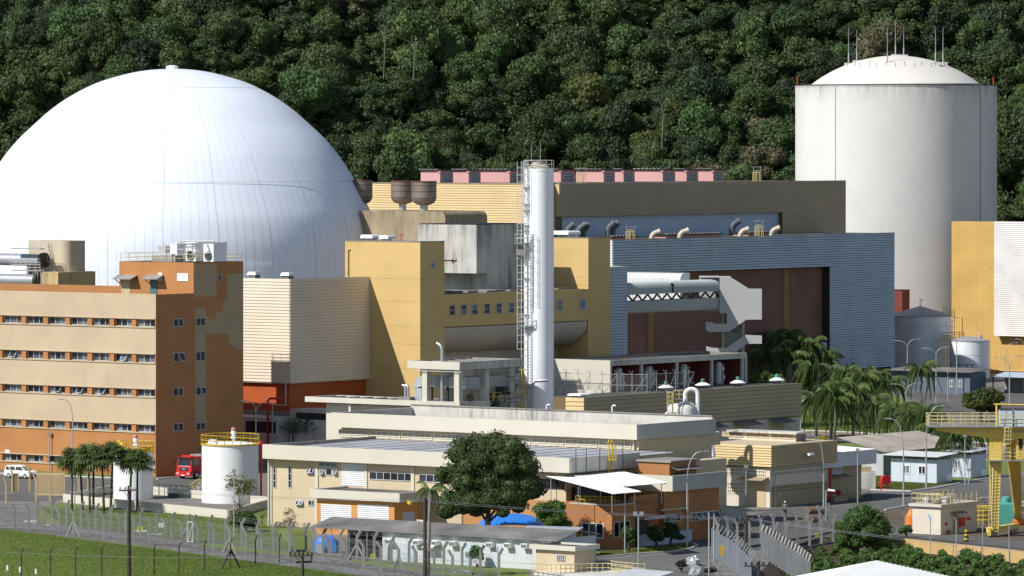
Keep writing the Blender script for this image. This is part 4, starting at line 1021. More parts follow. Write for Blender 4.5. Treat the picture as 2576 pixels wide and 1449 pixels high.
for j in range(5): q = vS + 2.2 + j * 2.2; can.box('roof_beam', M_conc, uCn + .31, uS - .31, q, q + .25, zc1 - .6, zc1 - .15)
wc = .75
for (a, c) in ((uS - .35, vS + .35), (uS - 5.2, vS + .35), (uS - .35, vS + 5.6), (uS - .35, vS + 10.6), (uS - 5.2, vS + 5.6), (uS - 5.2, vS + 10.6)):
    can.box('column', M_fascia, a - wc, a, c, c + wc, (zS - .08) if c < vS1 - 1 else 0, zc0)
m = MB()
m.tube([(uS - 6.5, vS + .1, zc0 - .25), (uS + .25, vS + .1, zc0 - .25)], .05, 5); m.tube([(uS + .12, vS, zc0 - .3), (uS + .12, vCn, zc0 - .3)], .06, 5)
can.add('hanging_pipe', m, M_steel)
t = T('air_duct', 'long galvanised air duct running under the concrete canopy', 'duct', uS - 3, vS + 3, zS)
M_duct = paint('duct_metal', (.52, .56, .60), rough=.4, grime=.1, streak=.2, metal=.3, bump=0)
vd = vS + 2.2; a0, a1 = ua(1062, vd), ua(1150, vd); dz1, dz0 = za(948, a1, vd), za(975, a1, vd)
t.box('duct', M_duct, a0, a1, vd, vd + 1.2, dz0, dz1)
t.box('duct', M_duct, a1 + .01, a1 + 1.2, vd - .02, vCn + 1.5, dz0 - .1, dz1 - .02)
m = MB(); c_ = (a0, vd + .0)
pts = [(a0 - (dz1 - dz0) * 1.0 * sin(q) * 1.0, dz1 - (dz1 - dz0) * 1.25 * (1 - cos(q))) for q in [pi / 2 * j / 6 for j in range(7)]]
m.prism([(a0, dz1)] + pts[1:] + [(a0 - .05, dz0)], lambda a, z: (a, vd - .05, z), lambda a, z: (a, vd + 1.25, z)); t.add('elbow', m, M_duct)
t.box('duct', M_duct, a0 - 1.2, a0 - .1, vd, vd + 1.2, zS - .7, dz0 - .25)
m = MB(); q = a0 + .2
while q < a1: m.box(q, q + .05, vd - .06, vd - .001, dz0, dz1); q += .38
q = vd + .4
while q < vCn + 1.4: m.box(a1 + 1.2, a1 + 1.27, q, q + .05, dz0 - .1, dz1 - .03); q += .38
t.add('stiffener', m, M_steel, kind='stuff')
for q in (a0 + 1.2, a0 + 3.6): t.add('support', MB().beam((q, vd + .4, zS - .7), (q, vd + .4, dz0), .22), M_dark)
t = T('exhaust_pipe', 'grey exhaust pipe with bent top passing through the concrete canopy', 'pipe', ua(1112, vS + 1.5), vS + 1.5, zS)
a = ua(1112, vS + 1.5); c = vS + 1.5; z1 = za(864, a, c)
m = MB(); m.tube([(a, c, zS - .2), (a, c, z1 - .9), (a - .1, c, z1 - .4), (a - .35, c, z1 - .15), (a - .75, c, z1)], .19, 12); t.add('pipe', m, M_steel, smooth=50)
t.box('flashing', M_conc, a - .5, a + .5, c - .5, c + .5, zc1 - .6, zc1 + .05)
t = T('vent_pipe', 'pair of short silver bent pipes on the cream roof slab', 'vent pipe', ua(1020, vS + 2), vS + 2, zS)
for x in (1020, 1027):
    a = ua(x, vS + 2); z = za(970, a, vS + 2); m = MB(); m.tube([(a, vS + 2, zS - .5), (a, vS + 2, z - .3), (a - .15, vS + 2, z), (a - .45, vS + 2, z + .02)], .16, 10); t.add('pipe', m, M_steel, smooth=50)
t.box('plinth', M_conc, a - 1.1, a + .8, vS + 1.3, vS + 2.6, zS - .75, zS + .3)
# pipework, pumps and yellow railings between canopy and stack
t = T('process_pipes', 'dark tangle of process pipes beside the canopy columns', 'pipework', uS + 1, vS + 9, 0)
R = random.Random(11)
pipes = []
for j in range(9):
    a, c = uS + R.uniform(-3.5, 1.2), vS + R.uniform(6.8, 13); z = R.uniform(10, 13.5); r = R.choice((.09, .14, .2, .28))
    m = MB(); m.tube([(a, c, 0), (a, c, z - .6), (a + .25, c + .1, z - .1), (a + 1.6, c + .9, z)], r, 8); t.add('pipe', m, R.choice((M_dark, M_steel, M_steel)), smooth=50)
for j in range(4): a, c = uS + R.uniform(-3, .5), vS + R.uniform(7, 11); t.box('valve_block', M_dark, a, a + R.uniform(.6, 1.3), c, c + 1, 9 + j * .8, 9.6 + j * .9)
t.box('base', M_conc, uS - 5, uS - .36, vS1 + .01, vCn, 0, zS - 3.5)
t = T('access_stair', 'yellow ladder and guard rails between the canopy and the stack', 'stair', uS + .6, vS + 11, 0)
c = vS + 11.5
ladder(t, 'ladder', (uS + .5, c, 4), (uS + .5, c, zc0 - .3), .7, (0, 1, 0), M_yrail, .05, (1, 0, 0), .5)
railing(t, 'railing', [(uS + .4, vS + 6.3, zS - .1), (uS + .4, vS + 10, zS - .1)], 1.0, M_yrail, .04, 2, 1.2)
railing(t, 'railing', [(uS - 3, vS + 6.2, zS - .05), (uS + .3, vS + 6.2, zS - .05)], 1.0, M_yrail, .04, 2, 1.2)
railing(t, 'railing', [(uS + .4, vS + 9.5, zS - 2.3), (uS + .6, vS + 13, zS - 2.3)], 1.0, M_yrail, .04, 2, 1.2)
t.box('deck', M_yrail, uS - .6, uS + .6, vS + 9.5, vS + 13, zS - 2.45, zS - 2.3)

# ================================================================ LABORATORY (two stepped cream roofs)
uLl, vL = Guv(678, 1322)
vF = 439.5; uF = ua(1432, vF); uFl = ua(660, vF); zF1, zF0 = 8.9, 7.35; vFe = va(1610, uF)
lab = T('laboratory', 'long two storey cream laboratory with stepped flat roofs and deep fascias', 'building', uF, vF)
M_lab = paint('lab_wall', (.66, .54, .36), grime=.08, streak=.15, stain=(.3, .24, .16), var=.05)
vUp = 458.2; uU = -328.5; vUe = 473.1; uUl = ua(832, vUp); zU1, zU0 = 11.4, 9.78
lab.box('wall', M_lab, uLl, uF - 1.2, vL, 470, 0, zF0 + .02)
lab.box('fascia', M_fascia, uFl, uF, vF, vF + .3, zF0, zF1)
lab.box('fascia', M_concw, uF - .3, uF, vF + .302, vFe, zF0, zF1)
lab.box('fascia', M_conc, uFl, uFl + .3, vF + .302, vUp + 14, zF0, zF1 - .02)
lab.box('soffit', M_lab, uFl + .31, uF - .31, vF + .31, vUp + 1, zF0, zF0 + .1)
rz = zF1 - .35
lab.add('lower_roof', corrugated((uFl + .31, vF + .31, rz - .12), (uF - .31, vF + .31, rz - .12), (uF - .31, vUp + 1, rz), (uFl + .31, vUp + 1, rz), 46, .05), M_metroof)
m = MB()
for j in range(14): x = uFl + 2 + j * 2.9; m.beam((x, vF + .4, rz + .05), (x + .6, vUp + .6, rz + .16), .05, .04)
lab.add('roof_rib', m, M_dark)
lab.box('upper_wall', M_lab, uUl + .9, uU - .8, vUp + .8, vUe + 2, rz - .1, zU0 + .02)
lab.box('upper_fascia', M_fascia, uUl, uU, vUp, vUp + .3, zU0, zU1)
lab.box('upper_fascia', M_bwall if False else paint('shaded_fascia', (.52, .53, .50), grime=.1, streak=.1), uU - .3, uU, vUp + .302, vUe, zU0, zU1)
lab.box('back_parapet', M_concw, uUl, uU - .31, vUe - .3, vUe, zU0, zU1 + .25)
lab.box('back_parapet', M_conc, uUl, uU - .31, vUe - .4, vUe + .05, zU1 + .252, zU1 + .36)
lab.box('side_parapet', M_concw, uUl, uUl + .3, vUp + .302, vUe - .31, zU0, zU1 - .02)
lab.add('upper_roof', corrugated((uUl + .31, vUp + 1.2, zU1 - .28), (uU - .31, vUp + 1.2, zU1 - .28), (uU - .31, vUe - .6, zU1 - 1.05), (uUl + .31, vUe - .6, zU1 - 1.05), 150, .045), M_corr)
lab.box('gutter', M_roof, uUl + .31, uU - .31, vUp + .31, vUe - .31, zU0 + .1, zU0 + .2)
# long louvre band under the upper roof
q0 = ua(853, vUp + .8); q1 = ua(1593, vUp + .8); n = 9
for j in range(n):
    a = q0 + (q1 - q0) * j / n; b_ = q0 + (q1 - q0) * (j + 1) / n - .25
    louvre(lab, 'u', vUp + .8, a, b_, rz + .12, zU0 - .28, 4, M_fascia, paint('louvre_back', (.32, .25, .16), grime=.1), nv=5)
lab.box('downpipe', M_fascia, uU - .95, uU - .8, vUp + .6, vUp + .75, rz, zU0)
# pilasters and openings of the lit wall
for x in (681, 797.5, 921, 1039): a = ua(x, vL); lab.box('pilaster', M_fascia, a - .22, a + .22, vL - .12, vL - .002, 0, zF0 - .002)
for x0, x1 in ((688, 695), (726, 733.6)): a, c = ua(x0, vL), ua(x1, vL); window(lab, 'u', vL, a, c, za(1226.5, a, vL), za(1173, a, vL), 1, rows=3, glass=M_glassd, fw=.05)
a, c = ua(772.5, vL), ua(791.5, vL); window(lab, 'u', vL, a, c, za(1193, a, vL), za(1176.5, a, vL), 2, open_=[0, 1])
for x0, x1, op in ((805.5, 817, [0]), (820.5, 836, None), (839, 850.5, [0])): a, c = ua(x0, vL), ua(x1, vL); window(lab, 'u', vL, a, c, za(1195.5, a, vL), za(1178.5, a, vL), 1, open_=op)
a, c = ua(802, vL), ua(849, vL); louvre(lab, 'u', vL, a, c, za(1174, a, vL), za(1161, a, vL), 5, M_grey, nv=3)
def shutter(t, v, a, c, z0, z1, name='roller_shutter', n=None):
    m = MB(); n = n or max(6, int((z1 - z0) / .2)); h = (z1 - z0) / n
    for i in range(n): m.prism([(0, i * h), (.05, i * h + h * .5), (0, i * h + h)], lambda d, z: (a, v - d - .004, z0 + z), lambda d, z: (c, v - d - .004, z0 + z))
    return t.add(name, m, M_wcorr)
a, c = ua(859.5, vL), ua(916, vL); shutter(lab, vL, a, c, za(1222, a, vL), za(1164, a, vL))
a, c = ua(930, vL), ua(1037.5, vL); window(lab, 'u', vL, a, c, za(1206, a, vL), za(1185.5, a, vL), 6, glass=M_glassd)
a, c = ua(1055, vL), ua(1165, vL); window(lab, 'u', vL, a, c, za(1212, a, vL), za(1192, a, vL), 6, glass=M_glassd)
a, c = ua(1305, vL), ua(1420, vL); window(lab, 'u', vL, a, c, za(1231, c, vL), za(1207, c, vL), 6, glass=M_glassd, mf=M_dark)
a, c = ua(745.5, vL), ua(764, vL); window(lab, 'u', vL, a, c, za(1273, a, vL), za(1257.5, a, vL), 2, open_=[0, 1])
a, c = ua(776, vL), ua(792, vL); window(lab, 'u', vL, a, c, za(1272, a, vL), za(1257.5, a, vL), 2)
lab.box('lower_wall', paint('lab_lower_orange', (.55, .28, .10), grime=.1, streak=.1), ua(1160, vL), uF - 1.21, vL - .03, vL - .004, 0, za(1200, uF, vL) - 2.6)
m = MB(); a = ua(676, vL - .2); m.tube([(a, vL - .2, 0), (a, vL - .2, zF0)], .12, 8); lab.add('downpipe', m, M_fascia)
# yellow ladder on the shaded fascia, dividing straps
for x in (1448, 1474, 1508, 1566): c = va(x, uF); lab.box('strap', M_dark, uF + .001, uF + .04, c, c + .07, zF0, zF1 + .9)
c = va(1532, uF); ladder(lab, 'ladder', (uF + .25, c, zF0 - .3), (uF + .25, c, zF1 + .9), .7, (0, 1, 0), M_yrail, .06, (1, 0, 0), .35)
m = MB()
for e in (-.28, .28): m.tube([(uF + .25 - .25 * cos(q) * 0, c + e + .28 * cos(q), zF1 + .9 + .7 * sin(q)) for q in [pi * j / 8 for j in range(9)]], .06, 5)
lab.add('ladder_loop', m, M_yrail)
m = MB()
for x, y0 in ((1375, 1018), (1540, 1020)):
    c = ua(x, vUe + .8); z = za(y0, c, vUe + .8); m.tube([(c, vUe + .8, zU1 - .5), (c, vUe + .8, z - .15), (c + .12, vUe + .8, z), (c + .5, vUe + .8, z)], .09, 8)
lab.add('roof_pipe', m, M_white)
# east part: shaded upper wall, brick house, pale fascia, orange ground floor
lab.box('east_wall', M_lab, uU - 6, uU - .4, vUp + .9, vUe - .2, 0, zU0 - .002)
M_east = paint('east_orange', (.46, .20, .075), grime=.15, streak=.2, stain=(.2, .1, .05), var=.08)
uE = -316.0; vW = 436.4; vEe = va(1809, uE); zE = 4.42
est = T('orange_annex', 'orange annex with terrace and pale fascia at the right end of the laboratory', 'building', uE, vW)
uWl = ua(1433, vW); vW1 = va(1598, uE)
est.box('ground_floor', M_east, uWl, uE, vW, vW1, 0, zE)
est.box('ground_floor', M_east, uF - 1.15, uE - .5, vW1 + .002, va(1670, uE), 0, zE - .1)
vE0 = va(1680, uE); zEf1, zEf0 = za(1197, uE, vE0), za(1236, uE, vE0)
est.box('ground_floor', M_east, uF - 1.15, uE - .01, va(1670, uE) + .002, vEe, 0, zEf0 - .002)
est.box('fascia', M_fascia, uE - 5.5, uE + .6, vE0, vE0 + .3, zEf0, zEf1)
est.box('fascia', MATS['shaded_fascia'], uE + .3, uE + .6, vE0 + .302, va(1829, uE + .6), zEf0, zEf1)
est.box('roof', M_roof, uF - 1.15, uE + .29, vE0 + .31, va(1829, uE + .6), zEf0 + .05, zEf1 - .35)
est.box('upper_wall', M_dark, uF - 1.14, uE - 5.6, vW1 + 1, vE0 - .01, zE, zEf0 + .3)  # near-black box stands in for the shaded recess under the terrace canopies
est.box('terrace', M_conc, uWl + .2, uE - .2, vW + .2, vE0 - .02, zE + .003, zE + .03)
est.box('coping', M_concw, uWl, uE + .03, vW - .03, vW + .2, zE + .002, zE + .13)
est.box('coping', M_concw, uE - .2, uE + .03, vW + .202, vW1, zE + .002, zE + .13)
est.box('terrace_parapet', M_east, uE - .8, uE - .5, vW1 + .004, va(1665, uE), zE - .098, zE + .75)
a, c = ua(1464, vW), ua(1519, vW); window(est, 'u', vW, a, c, za(1352, a, vW), za(1314, a, vW), 3, glass=M_glassd, mf=M_white, fw=.08)
a, c = va(1543, uE), va(1584, uE); window(est, 'v', uE, a, c, za(1352, uE, a), za(1313, uE, a), 3, glass=M_glassd, mf=M_wrail)
a, c = va(1672, uE), va(1712, uE); window(est, 'v', uE, a, c, za(1314, uE, a), za(1295, uE, a), 3, mf=M_wrail)
a, c = va(1734, uE), va(1806, uE); window(est, 'v', uE, a, c, za(1312, uE, a), za(1290, uE, a), 5, mf=M_wrail, open_=[1, 2, 3, 4], glass=M_glassd)
a = va(1600, uE); est.box('entrance', M_dark, uE - .499, uE - .4, a, va(1640, uE), 0, 2.6)
est.box('entrance_canopy', M_steel, uE - .5, uE + 1.0, va(1602, uE), va(1655, uE), 2.75, 3.0)
est.box('low_wall', M_bwall, uE + .3, uE + .5, va(1600, uE), va(1731, uE), 0, 1.2)
m = MB(); z = za(1280, uE, va(1700, uE)); c = va(1728, uE); m.tube([(uE + .12, va(1660, uE), z), (uE + .12, c - .5, z), (uE + .12, c, z - .5), (uE + .12, c, .1)], .11, 8); m.tube([(uE + .12, c, zEf0 - .1), (uE + .12, c, z - .3)], .11, 8)
est.add('downpipe', m, M_lab)
hs = T('roof_house', 'small brick coloured roof house with grey sheet awning beside the lab tower', 'roof house', ua(1683, vE0 + 4), vE0 + 4, zEf1 - .35)
u1 = ua(1684, vE0 + 3.4); z1 = za(1164, u1, vE0 + 3.4)
hs.box('wall', M_east, ua(1605, vE0 + 3.4), u1, vE0 + 3.4, va(1752, u1), zEf1 - .33, z1)
hs.box('roof_slab', M_conc, ua(1600, vE0 + 3.2), u1 + .3, vE0 + 3.2, va(1756, u1), z1, z1 + .2)
m = corrugated((u1, va(1665 + 22, u1), z1 - .5), (u1, va(1752, u1), z1 - .5), (u1 + .9, va(1752, u1), z1 - .75), (u1 + .9, va(1687, u1), z1 - .75), 12, .02); hs.add('awning', m, M_corr)
louvre(hs, 'v', u1, va(1690, u1) + .3, va(1720, u1), zEf1 - .2, z1 - 1, 8, M_corr)
# white corrugated sheet canopies over the terrace
for i, (q, nm) in enumerate(((((1357, 1193.5, 6.9), (1542, 1242, 6.45), (1613, 1236, 6.5), (1433, 1193, 6.95)), 'lower left sheet'), (((1430, 1194.6, 7.05), (1568, 1223.5, 6.62), (1681, 1214, 6.7), (1565, 1184.5, 7.1)), 'upper right sheet'))):
    pts = [GUZ(*p) for p in q]
    t = T('sheet_canopy', 'white corrugated canopy over the annex terrace, %s' % nm, 'canopy', pts[1][0], pts[1][1], zE, group='white sheet canopies over the terrace')
    t.add('roof_sheet', corrugated(pts[0], pts[3], pts[2], pts[1], 16 if i == 0 else 20, .06), M_whiteroof)
    m = MB(); P0 = [Vector(p) for p in pts]
    for s_ in (.08, .5, .92):
        a, c = P0[0].lerp(P0[3], s_), P0[1].lerp(P0[2], s_); m.beam(a - Vector((0, 0, .1)), c - Vector((0, 0, .1)), .08)
    t.add('purlin', m, M_steel)
    for s_, e in ((.1, .12), (.1, .5), (.1, .95), (.9, .95)):
        a = P0[0].lerp(P0[3], s_).lerp(P0[1].lerp(P0[2], s_), e); t.add('post', MB().tube([(a.x, a.y, zE + .03), (a.x, a.y, a.z - .08)], .05, 6), M_steel)
t = T('guard_rail', 'stack of yellow guard rails lying on the shaded terrace', 'guard rail', uE - 4, vW + 1.5, zE + .03)
for j in range(3): railing(t, 'rail', [(uE - 5.5 + j * .3, vW + 1.2 + j * .25, zE + .05), (uE - 1.5 + j * .3, vW + 2.0 + j * .25, zE + .05)], .7, M_yrail, .03, 2, .6)
# metal lean-to at the end of the annex
t = T('lean_to', 'small grey ribbed metal lean-to beside the orange annex', 'shed', uE + 1, vEe + 1.5)
p0, p1 = (uE - .3, vEe + .3), (uE + 1.9, vEe + 2.4)
zl = za(1271, *p0)
t.add('wall', wmesh(p0, p1, 1.4, zl - .3, 14), M_steel); t.add('screen', wmesh((uE - .3, vEe + .4), (uE + .9, vEe + 1.5), 0, 1.5, 10), M_steel)
m = MB()
for j in range(6): s_ = j / 5; m.box(p0[0] + (p1[0] - p0[0]) * (.55 + .09 * j), p0[0] + (p1[0] - p0[0]) * (.55 + .09 * j) + .06, p0[1] + (p1[1] - p0[1]) * (.55 + .09 * j), p0[1] + (p1[1] - p0[1]) * (.55 + .09 * j) + .06, 0, 1.5)
t.add('slat', m, M_dark, kind='stuff')
t.add('roof_sheet', corrugated((uE - .6, vEe + .1, zl), (uE + 3.2, vEe + 3.4, zl - .75), (uE + 1.2, vEe + 5.2, zl - .75), (uE - 2.4, vEe + 2, zl), 3, .02), M_corr)
# porch building with two roller shutters
vPo = 434.2; uPo = ua(1005, vPo); zp1, zp0 = za(1241.5, uPo, vPo), za(1264, uPo, vPo)
por = T('porch_building', 'small flat roofed orange porch with two white roller shutters', 'building', uPo, vPo)
uPl = ua(779, vPo); vPe = min(va(1146, uPo), vL + 2.4)
por.box('fascia', M_fascia, uPl, uPo, vPo, vPo + .25, zp0, zp1)
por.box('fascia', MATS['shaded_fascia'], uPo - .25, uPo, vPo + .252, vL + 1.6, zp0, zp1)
por.box('fascia', M_concw, uPl, uPl + .25, vPo + .252, vL - .13, zp0, zp1 - .01)
por.add('roof_sheet', corrugated((uPl + .26, vPo + .6, zp1 - .35), (uPo - .26, vPo + .6, zp1 - .35), (uPo - .26, vL - .15, zp1 - .2), (uPl + .26, vL - .15, zp1 - .2), 60, .03), M_corr)
por.box('soffit', M_concw, uPl + .26, uPo - .26, vPo + .26, vL - .14, zp0, zp0 + .06)
uq = ua(992, vPo + .6)
por.box('wall', paint('porch_orange', (.66, .32, .10), grime=.08, streak=.1), ua(797, vPo + .6), uq, vPo + .6, vL - .14, 0, zp0 - .002)
for x0, x1 in ((807.5, 884.5), (900, 978.5)): a, c = ua(x0, vPo + .6), ua(x1, vPo + .6); shutter(por, vPo + .6, a, c, .9, za(1267.5, a, vPo + .6))
a = va(1012, uq); por.box('side_door', M_bwall, uq + .001, uq + .04, a, va(1043, uq), 0, 2.6)
m = MB(); m.beam((uPo - .3, vPo + 1.2, zp0 + .25), (uPo + .9, vPo + .8, zp0 - .15), .3, .25); por.add('hoist_beam', m, M_yrail)

# ================================================================ LONG CORRUGATED SHED
vSh, vShb = 410.3, 414.0; uSh0, uSh1 = -334.8, -303.7; zSh, zShb = 2.95, za(1300.5, -334.8, 414.0)
shed = T('long_shed', 'long low white shed with weathered grey corrugated roof behind the fence', 'shed', uSh1, vSh)
ME = paint('asbestos_roof', (.40, .38, .35), rough=.95, grime=.6, streak=0, stain=(.14, .135, .13), var=.3, bump=0)
shed.add('roof_sheet', corrugated((uSh0, vSh, zSh), (uSh1, vSh, zSh), (uSh1, vShb, zShb), (uSh0, vShb, zShb), 175, .045), ME)
shed.add('roof_sheet', corrugated((uSh0, vShb + .02, zShb), (uSh1, vShb + .02, zShb), (uSh1, vShb + 3.4, zSh + .3), (uSh0, vShb + 3.4, zSh + .3), 175, .045), ME)
uw0 = ua(962, vSh + .6)
shed.add('wall', wmesh((uw0, vSh + .6), (uSh1 - .2, vSh + .6), 0, zSh + .12, 100), M_wcorr)
shed.add('wall', wmesh((uSh1 - .2, vSh + .62), (uSh1 - .2, vShb + 3), 0, zSh + .2, 30), M_wcorr)
shed.box('wall', M_dark, uSh0 + 2, uw0, vShb, vShb + 2, 0, zSh)
m = MB()
for x in (790, 835, 880, 925): a = ua(x, vSh + .5); m.tube([(a, vSh + .4, 0), (a, vSh + .4, zSh)], .05, 6)
shed.add('post', m, M_pole)
for x0, x1, dk in ((1022, 1041, True), (1170, 1186, True), (1238, 1252, False)):
    a, c = ua(x0, vSh + .55), ua(x1, vSh + .55); shed.box('door', M_grey if dk else M_lblue, a, c, vSh + .5, vSh + .56, 0, 2.1)
for i, x in enumerate((983, 1052.5, 1098.5, 1143, 1237, 1282, 1325)):
    a = ua(x, vSh + .5); z0 = za(1364 + (x - 983) * .033, a, vSh + .3) - .15
    t = T('window_cooler', 'white boxed window air conditioner under the shed eave, %s from the left' % ('first', 'second', 'third', 'fourth', 'fifth', 'sixth', 'seventh')[i], 'air conditioner', a, vSh + .5, z0, group='air conditioners along the shed wall')
    t.box('casing', M_white, a - .38, a + .38, vSh + .0, vSh + .6, z0, z0 + .45)
    m = MB(); m.box(a - .32, a + .32, vSh - .03, vSh - .002, z0 + .06, z0 + .39); g = t.add('grille', m, M_dark)
    m = MB()
    for j in range(5): m.box(a - .32, a + .32, vSh - .045, vSh - .032, z0 + .08 + j * .065, z0 + .1 + j * .065)
    t.add('grille_bar', m, M_frame, g)
t = T('shutter_flap', 'white ribbed flap propped open below the shed eave', 'flap', ua(1085, vSh), vSh, 1)
a, c = ua(1078, vSh + .5), ua(1106, vSh + .5); t.add('flap', corrugated((a, vSh + .5, 2.3), (c, vSh + .5, 2.3), (c - .2, vSh - .45, 1.6), (a - .2, vSh - .45, 1.6), 8, .02), M_wcorr)
# small sheet roof and blue vault behind the shed
t = T('small_shed', 'small shed with rusty white sheet roof next to the long shed', 'shed', ua(1440, 417), 417)
p = [GUZ(1328, 1322, 3.6), GUZ(1469, 1326, 3.5), GUZ(1455, 1334, 3.3), GUZ(1310, 1331, 3.3)]
t.add('roof_sheet', corrugated(p[0], p[1], p[2], p[3], 40, .03), M_wcorr); t.box('wall', M_wcorr, p[3][0] + .4, p[2][0] - .3, min(p[2][1], p[3][1]) + .3, min(p[2][1], p[3][1]) + 2.2, 0, 3.1)
bx, by = G(1287, 1374); zt_ = zY(1291, by)
t = T('blue_awning', 'bright blue vaulted awning behind the grey shed roof', 'awning', bx, by, 0, grid=False)
m = MB(); rx = 88 / F * by
n = 16; rows = 10
for j in range(rows + 1):
    for i in range(n + 1):
        q = pi * i / n; e = (j / rows - .5) * 2; h = (1 - e * e * .55)
        m.v.append((bx - rx * cos(q), by + e * 3.2, 1.6 + (zt_ - 1.6) * max(0, sin(q)) ** .8 * h))
for j in range(rows):
    for i in range(n): k = j * (n + 1) + i; m.f.append((k, k + 1, k + n + 2, k + n + 1)); m.m.append(0)
t.add('membrane', m, M_blue, smooth=True)
m = MB()
for sx in (-1, 1):
    for sy in (-3, 3): m.tube([(bx + sx * rx * .98, by + sy, 0), (bx + sx * rx * .98, by + sy, 1.7)], .06, 6)
t.add('post', m, M_pole)
# kiosk with flat roof, yellow ramp rails
vK_ = uv(*AT(1447, 505))[1]; uK_ = uv(*AT(1447, 505))[0]
kio = T('kiosk', 'small cream flat roofed gate house near the yellow ramp rails', 'gate house', uK_, vK_)
a0 = ua(1331.5, vK_); z1, z0 = za(1375, uK_, vK_), za(1387.3, uK_, vK_); vKe = va(1509, uK_)
kio.box('roof_edge', M_fascia, a0, uK_, vK_, vK_ + .2, z0, z1); kio.box('roof_edge', M_fascia, uK_ - .2, uK_, vK_ + .202, vKe, z0, z1)
kio.box('roof_edge', M_concw, a0, uK_ - .21, vKe - .2, vKe, z0, z1 - .01); kio.box('roof_edge', M_concw, a0, a0 + .2, vK_ + .202, vKe - .21, z0, z1 - .012)
kio.box('roof', M_roof, a0 + .21, uK_ - .21, vK_ + .21, vKe - .21, z0, z1 - .2)
kio.box('wall', M_lab, a0 + .5, uK_ - .4, vK_ + .4, vKe - .4, 0, z0)
a, c = ua(1401, vK_ + .4), ua(1422, vK_ + .4); window(kio, 'u', vK_ + .4, a, c, za(1412, a, vK_), za(1396, a, vK_), 4, rows=3, glass=M_glassd, fw=.05)
t = T('ramp_rails', 'yellow tube guard rails along the ramp in front of the gate house', 'guard rail', *Guv(1480, 1432))
r0 = [GUZ(x, y, .0) for x, y in ((1335, 1428), (1395, 1434), (1445, 1436), (1520, 1440), (1560, 1447), (1622, 1452))]
railing(t, 'railing', r0, 1.25, M_crail, .035, 3, .9)
r1 = [GUZ(x, y, .0) for x, y in ((1340, 1447), (1410, 1452), (1475, 1449), (1530, 1449), (1590, 1456))]
railing(t, 'railing', r1, 1.2, M_crail, .035, 3, .6)
t.add('ramp', MB().box(r1[0][0], r1[4][0], r1[0][1] + .1, r0[0][1] - .1, 0, .35), M_kerb)

# ================================================================ PINK BAY BUILDING
uP_, vP_ = uv(*AT(1535, 700)); zP1 = za(907, uP_, vP_); vPe_ = va(1879, uP_); uPL = ua(1388, vP_)
bay = T('transformer_bays', 'flat roofed block with four open maroon bays and cream end wall', 'building', uP_, vP_)
bay.box('end_wall', M_fascia, uPL, uP_, vP_, vP_ + .4, 0, zP1)
bay.box('roof_edge', M_concw, uP_ - .3, uP_, vP_ + .402, vPe_, zP1 - .75, zP1)
bay.box('roof_edge', M_conc, uPL, uP_ - .31, vPe_ - .3, vPe_, zP1 - .75, zP1 - .02)
bay.box('roof_edge', M_conc, uPL, uPL + .3, vP_ + .402, vPe_ - .31, zP1 - .75, zP1 - .02)
bay.box('roof', M_roof, uPL + .31, uP_ - .31, vP_ + .41, vPe_ - .31, zP1 - .75, zP1 - .35)
bay.box('back_wall', M_maroon, uPL, uP_ - 3.6, vP_ + .402, vPe_ - .01, 0, zP1 - .752)
bay.box('floor', M_conc, uP_ - 3.59, uP_ - .02, vP_ + .41, vPe_ - .02, 0, 8.0)
for x in (1616, 1705, 1793, 1869.5, 1878):
    c = va(x, uP_); bay.box('partition', M_maroon, uP_ - 3.58, uP_ - .36, c - .1, c + .1, 8.001, zP1 - .753); bay.box('column', M_concw, uP_ - .355, uP_ - .03, c - .2, c + .2, 8.001, zP1 - .753)
for i, (x, nm) in enumerate(((1551, 'first'), (1627, 'second'), (1715, 'third'), (1802, 'last'))):
    c = va(x, uP_ - 1.5) + .4; t = T('oil_vessel', 'white upright vessel inside the maroon bay, %s bay from the left' % nm, 'vessel', uP_ - 1.5, c, 8, group='white vessels in the maroon bays')
    m = MB(); m.lathe([(.3, 8.3), (.5, 8.45), (.52, 8.6), (.52, 11.2), (.4, 11.4), (.1, 11.5)], 16, (uP_ - 1.5, c, 0)); t.add('body', m, M_wcorr, smooth=50)
    m = MB()
    for s_ in (-.35, .35): m.beam((uP_ - 1.5 + s_, c + .2, 8), (uP_ - 1.5 + s_, c + .2, 8.5), .12)
    t.add('leg', m, M_steel); m = MB(); m.tube([(uP_ - 1.4, c + .5, 8.5), (uP_ - .9, c + .5, 9.2), (uP_ - .9, c + .5, 9.6)], .22, 10); t.add('valve', m, M_steel)
    q = va(x + 32, uP_ - 3.6); louvre(bay, 'v', uP_ - 3.6, q, q + 1.9, 8.3, 10.8, 9, M_corr)
    x2 = x + 17; q = va(x2, uP_ + .3); z1_ = za(948 - i * 7.5, uP_ + .3, q)
    t = T('vent_stand', 'silver vent pipe with valve head standing before the bays, %s from the left' % nm, 'vent pipe', uP_ + .3, q, 8, group='silver vent pipes before the bays')
    m = MB(); m.tube([(uP_ + .3, q, 8), (uP_ + .3, q, z1_)], .07, 6); t.add('pipe', m, M_wrail)
    m = MB(); m.tube([(uP_ + .3, q, z1_ - .3), (uP_ + .3, q, z1_ + .15)], .16, 8); m.tube([(uP_ + .3, q, z1_ + .15), (uP_ + .05, q, z1_ + .45), (uP_ + .45, q, z1_ + .5)], .06, 6); t.add('head', m, M_wrail)
    q = va(x + 60, uP_ - 3); bay.box('cabinet', M_conc, uP_ - 3.59, uP_ - 3.0, q, q + .9, 8.001, 10)
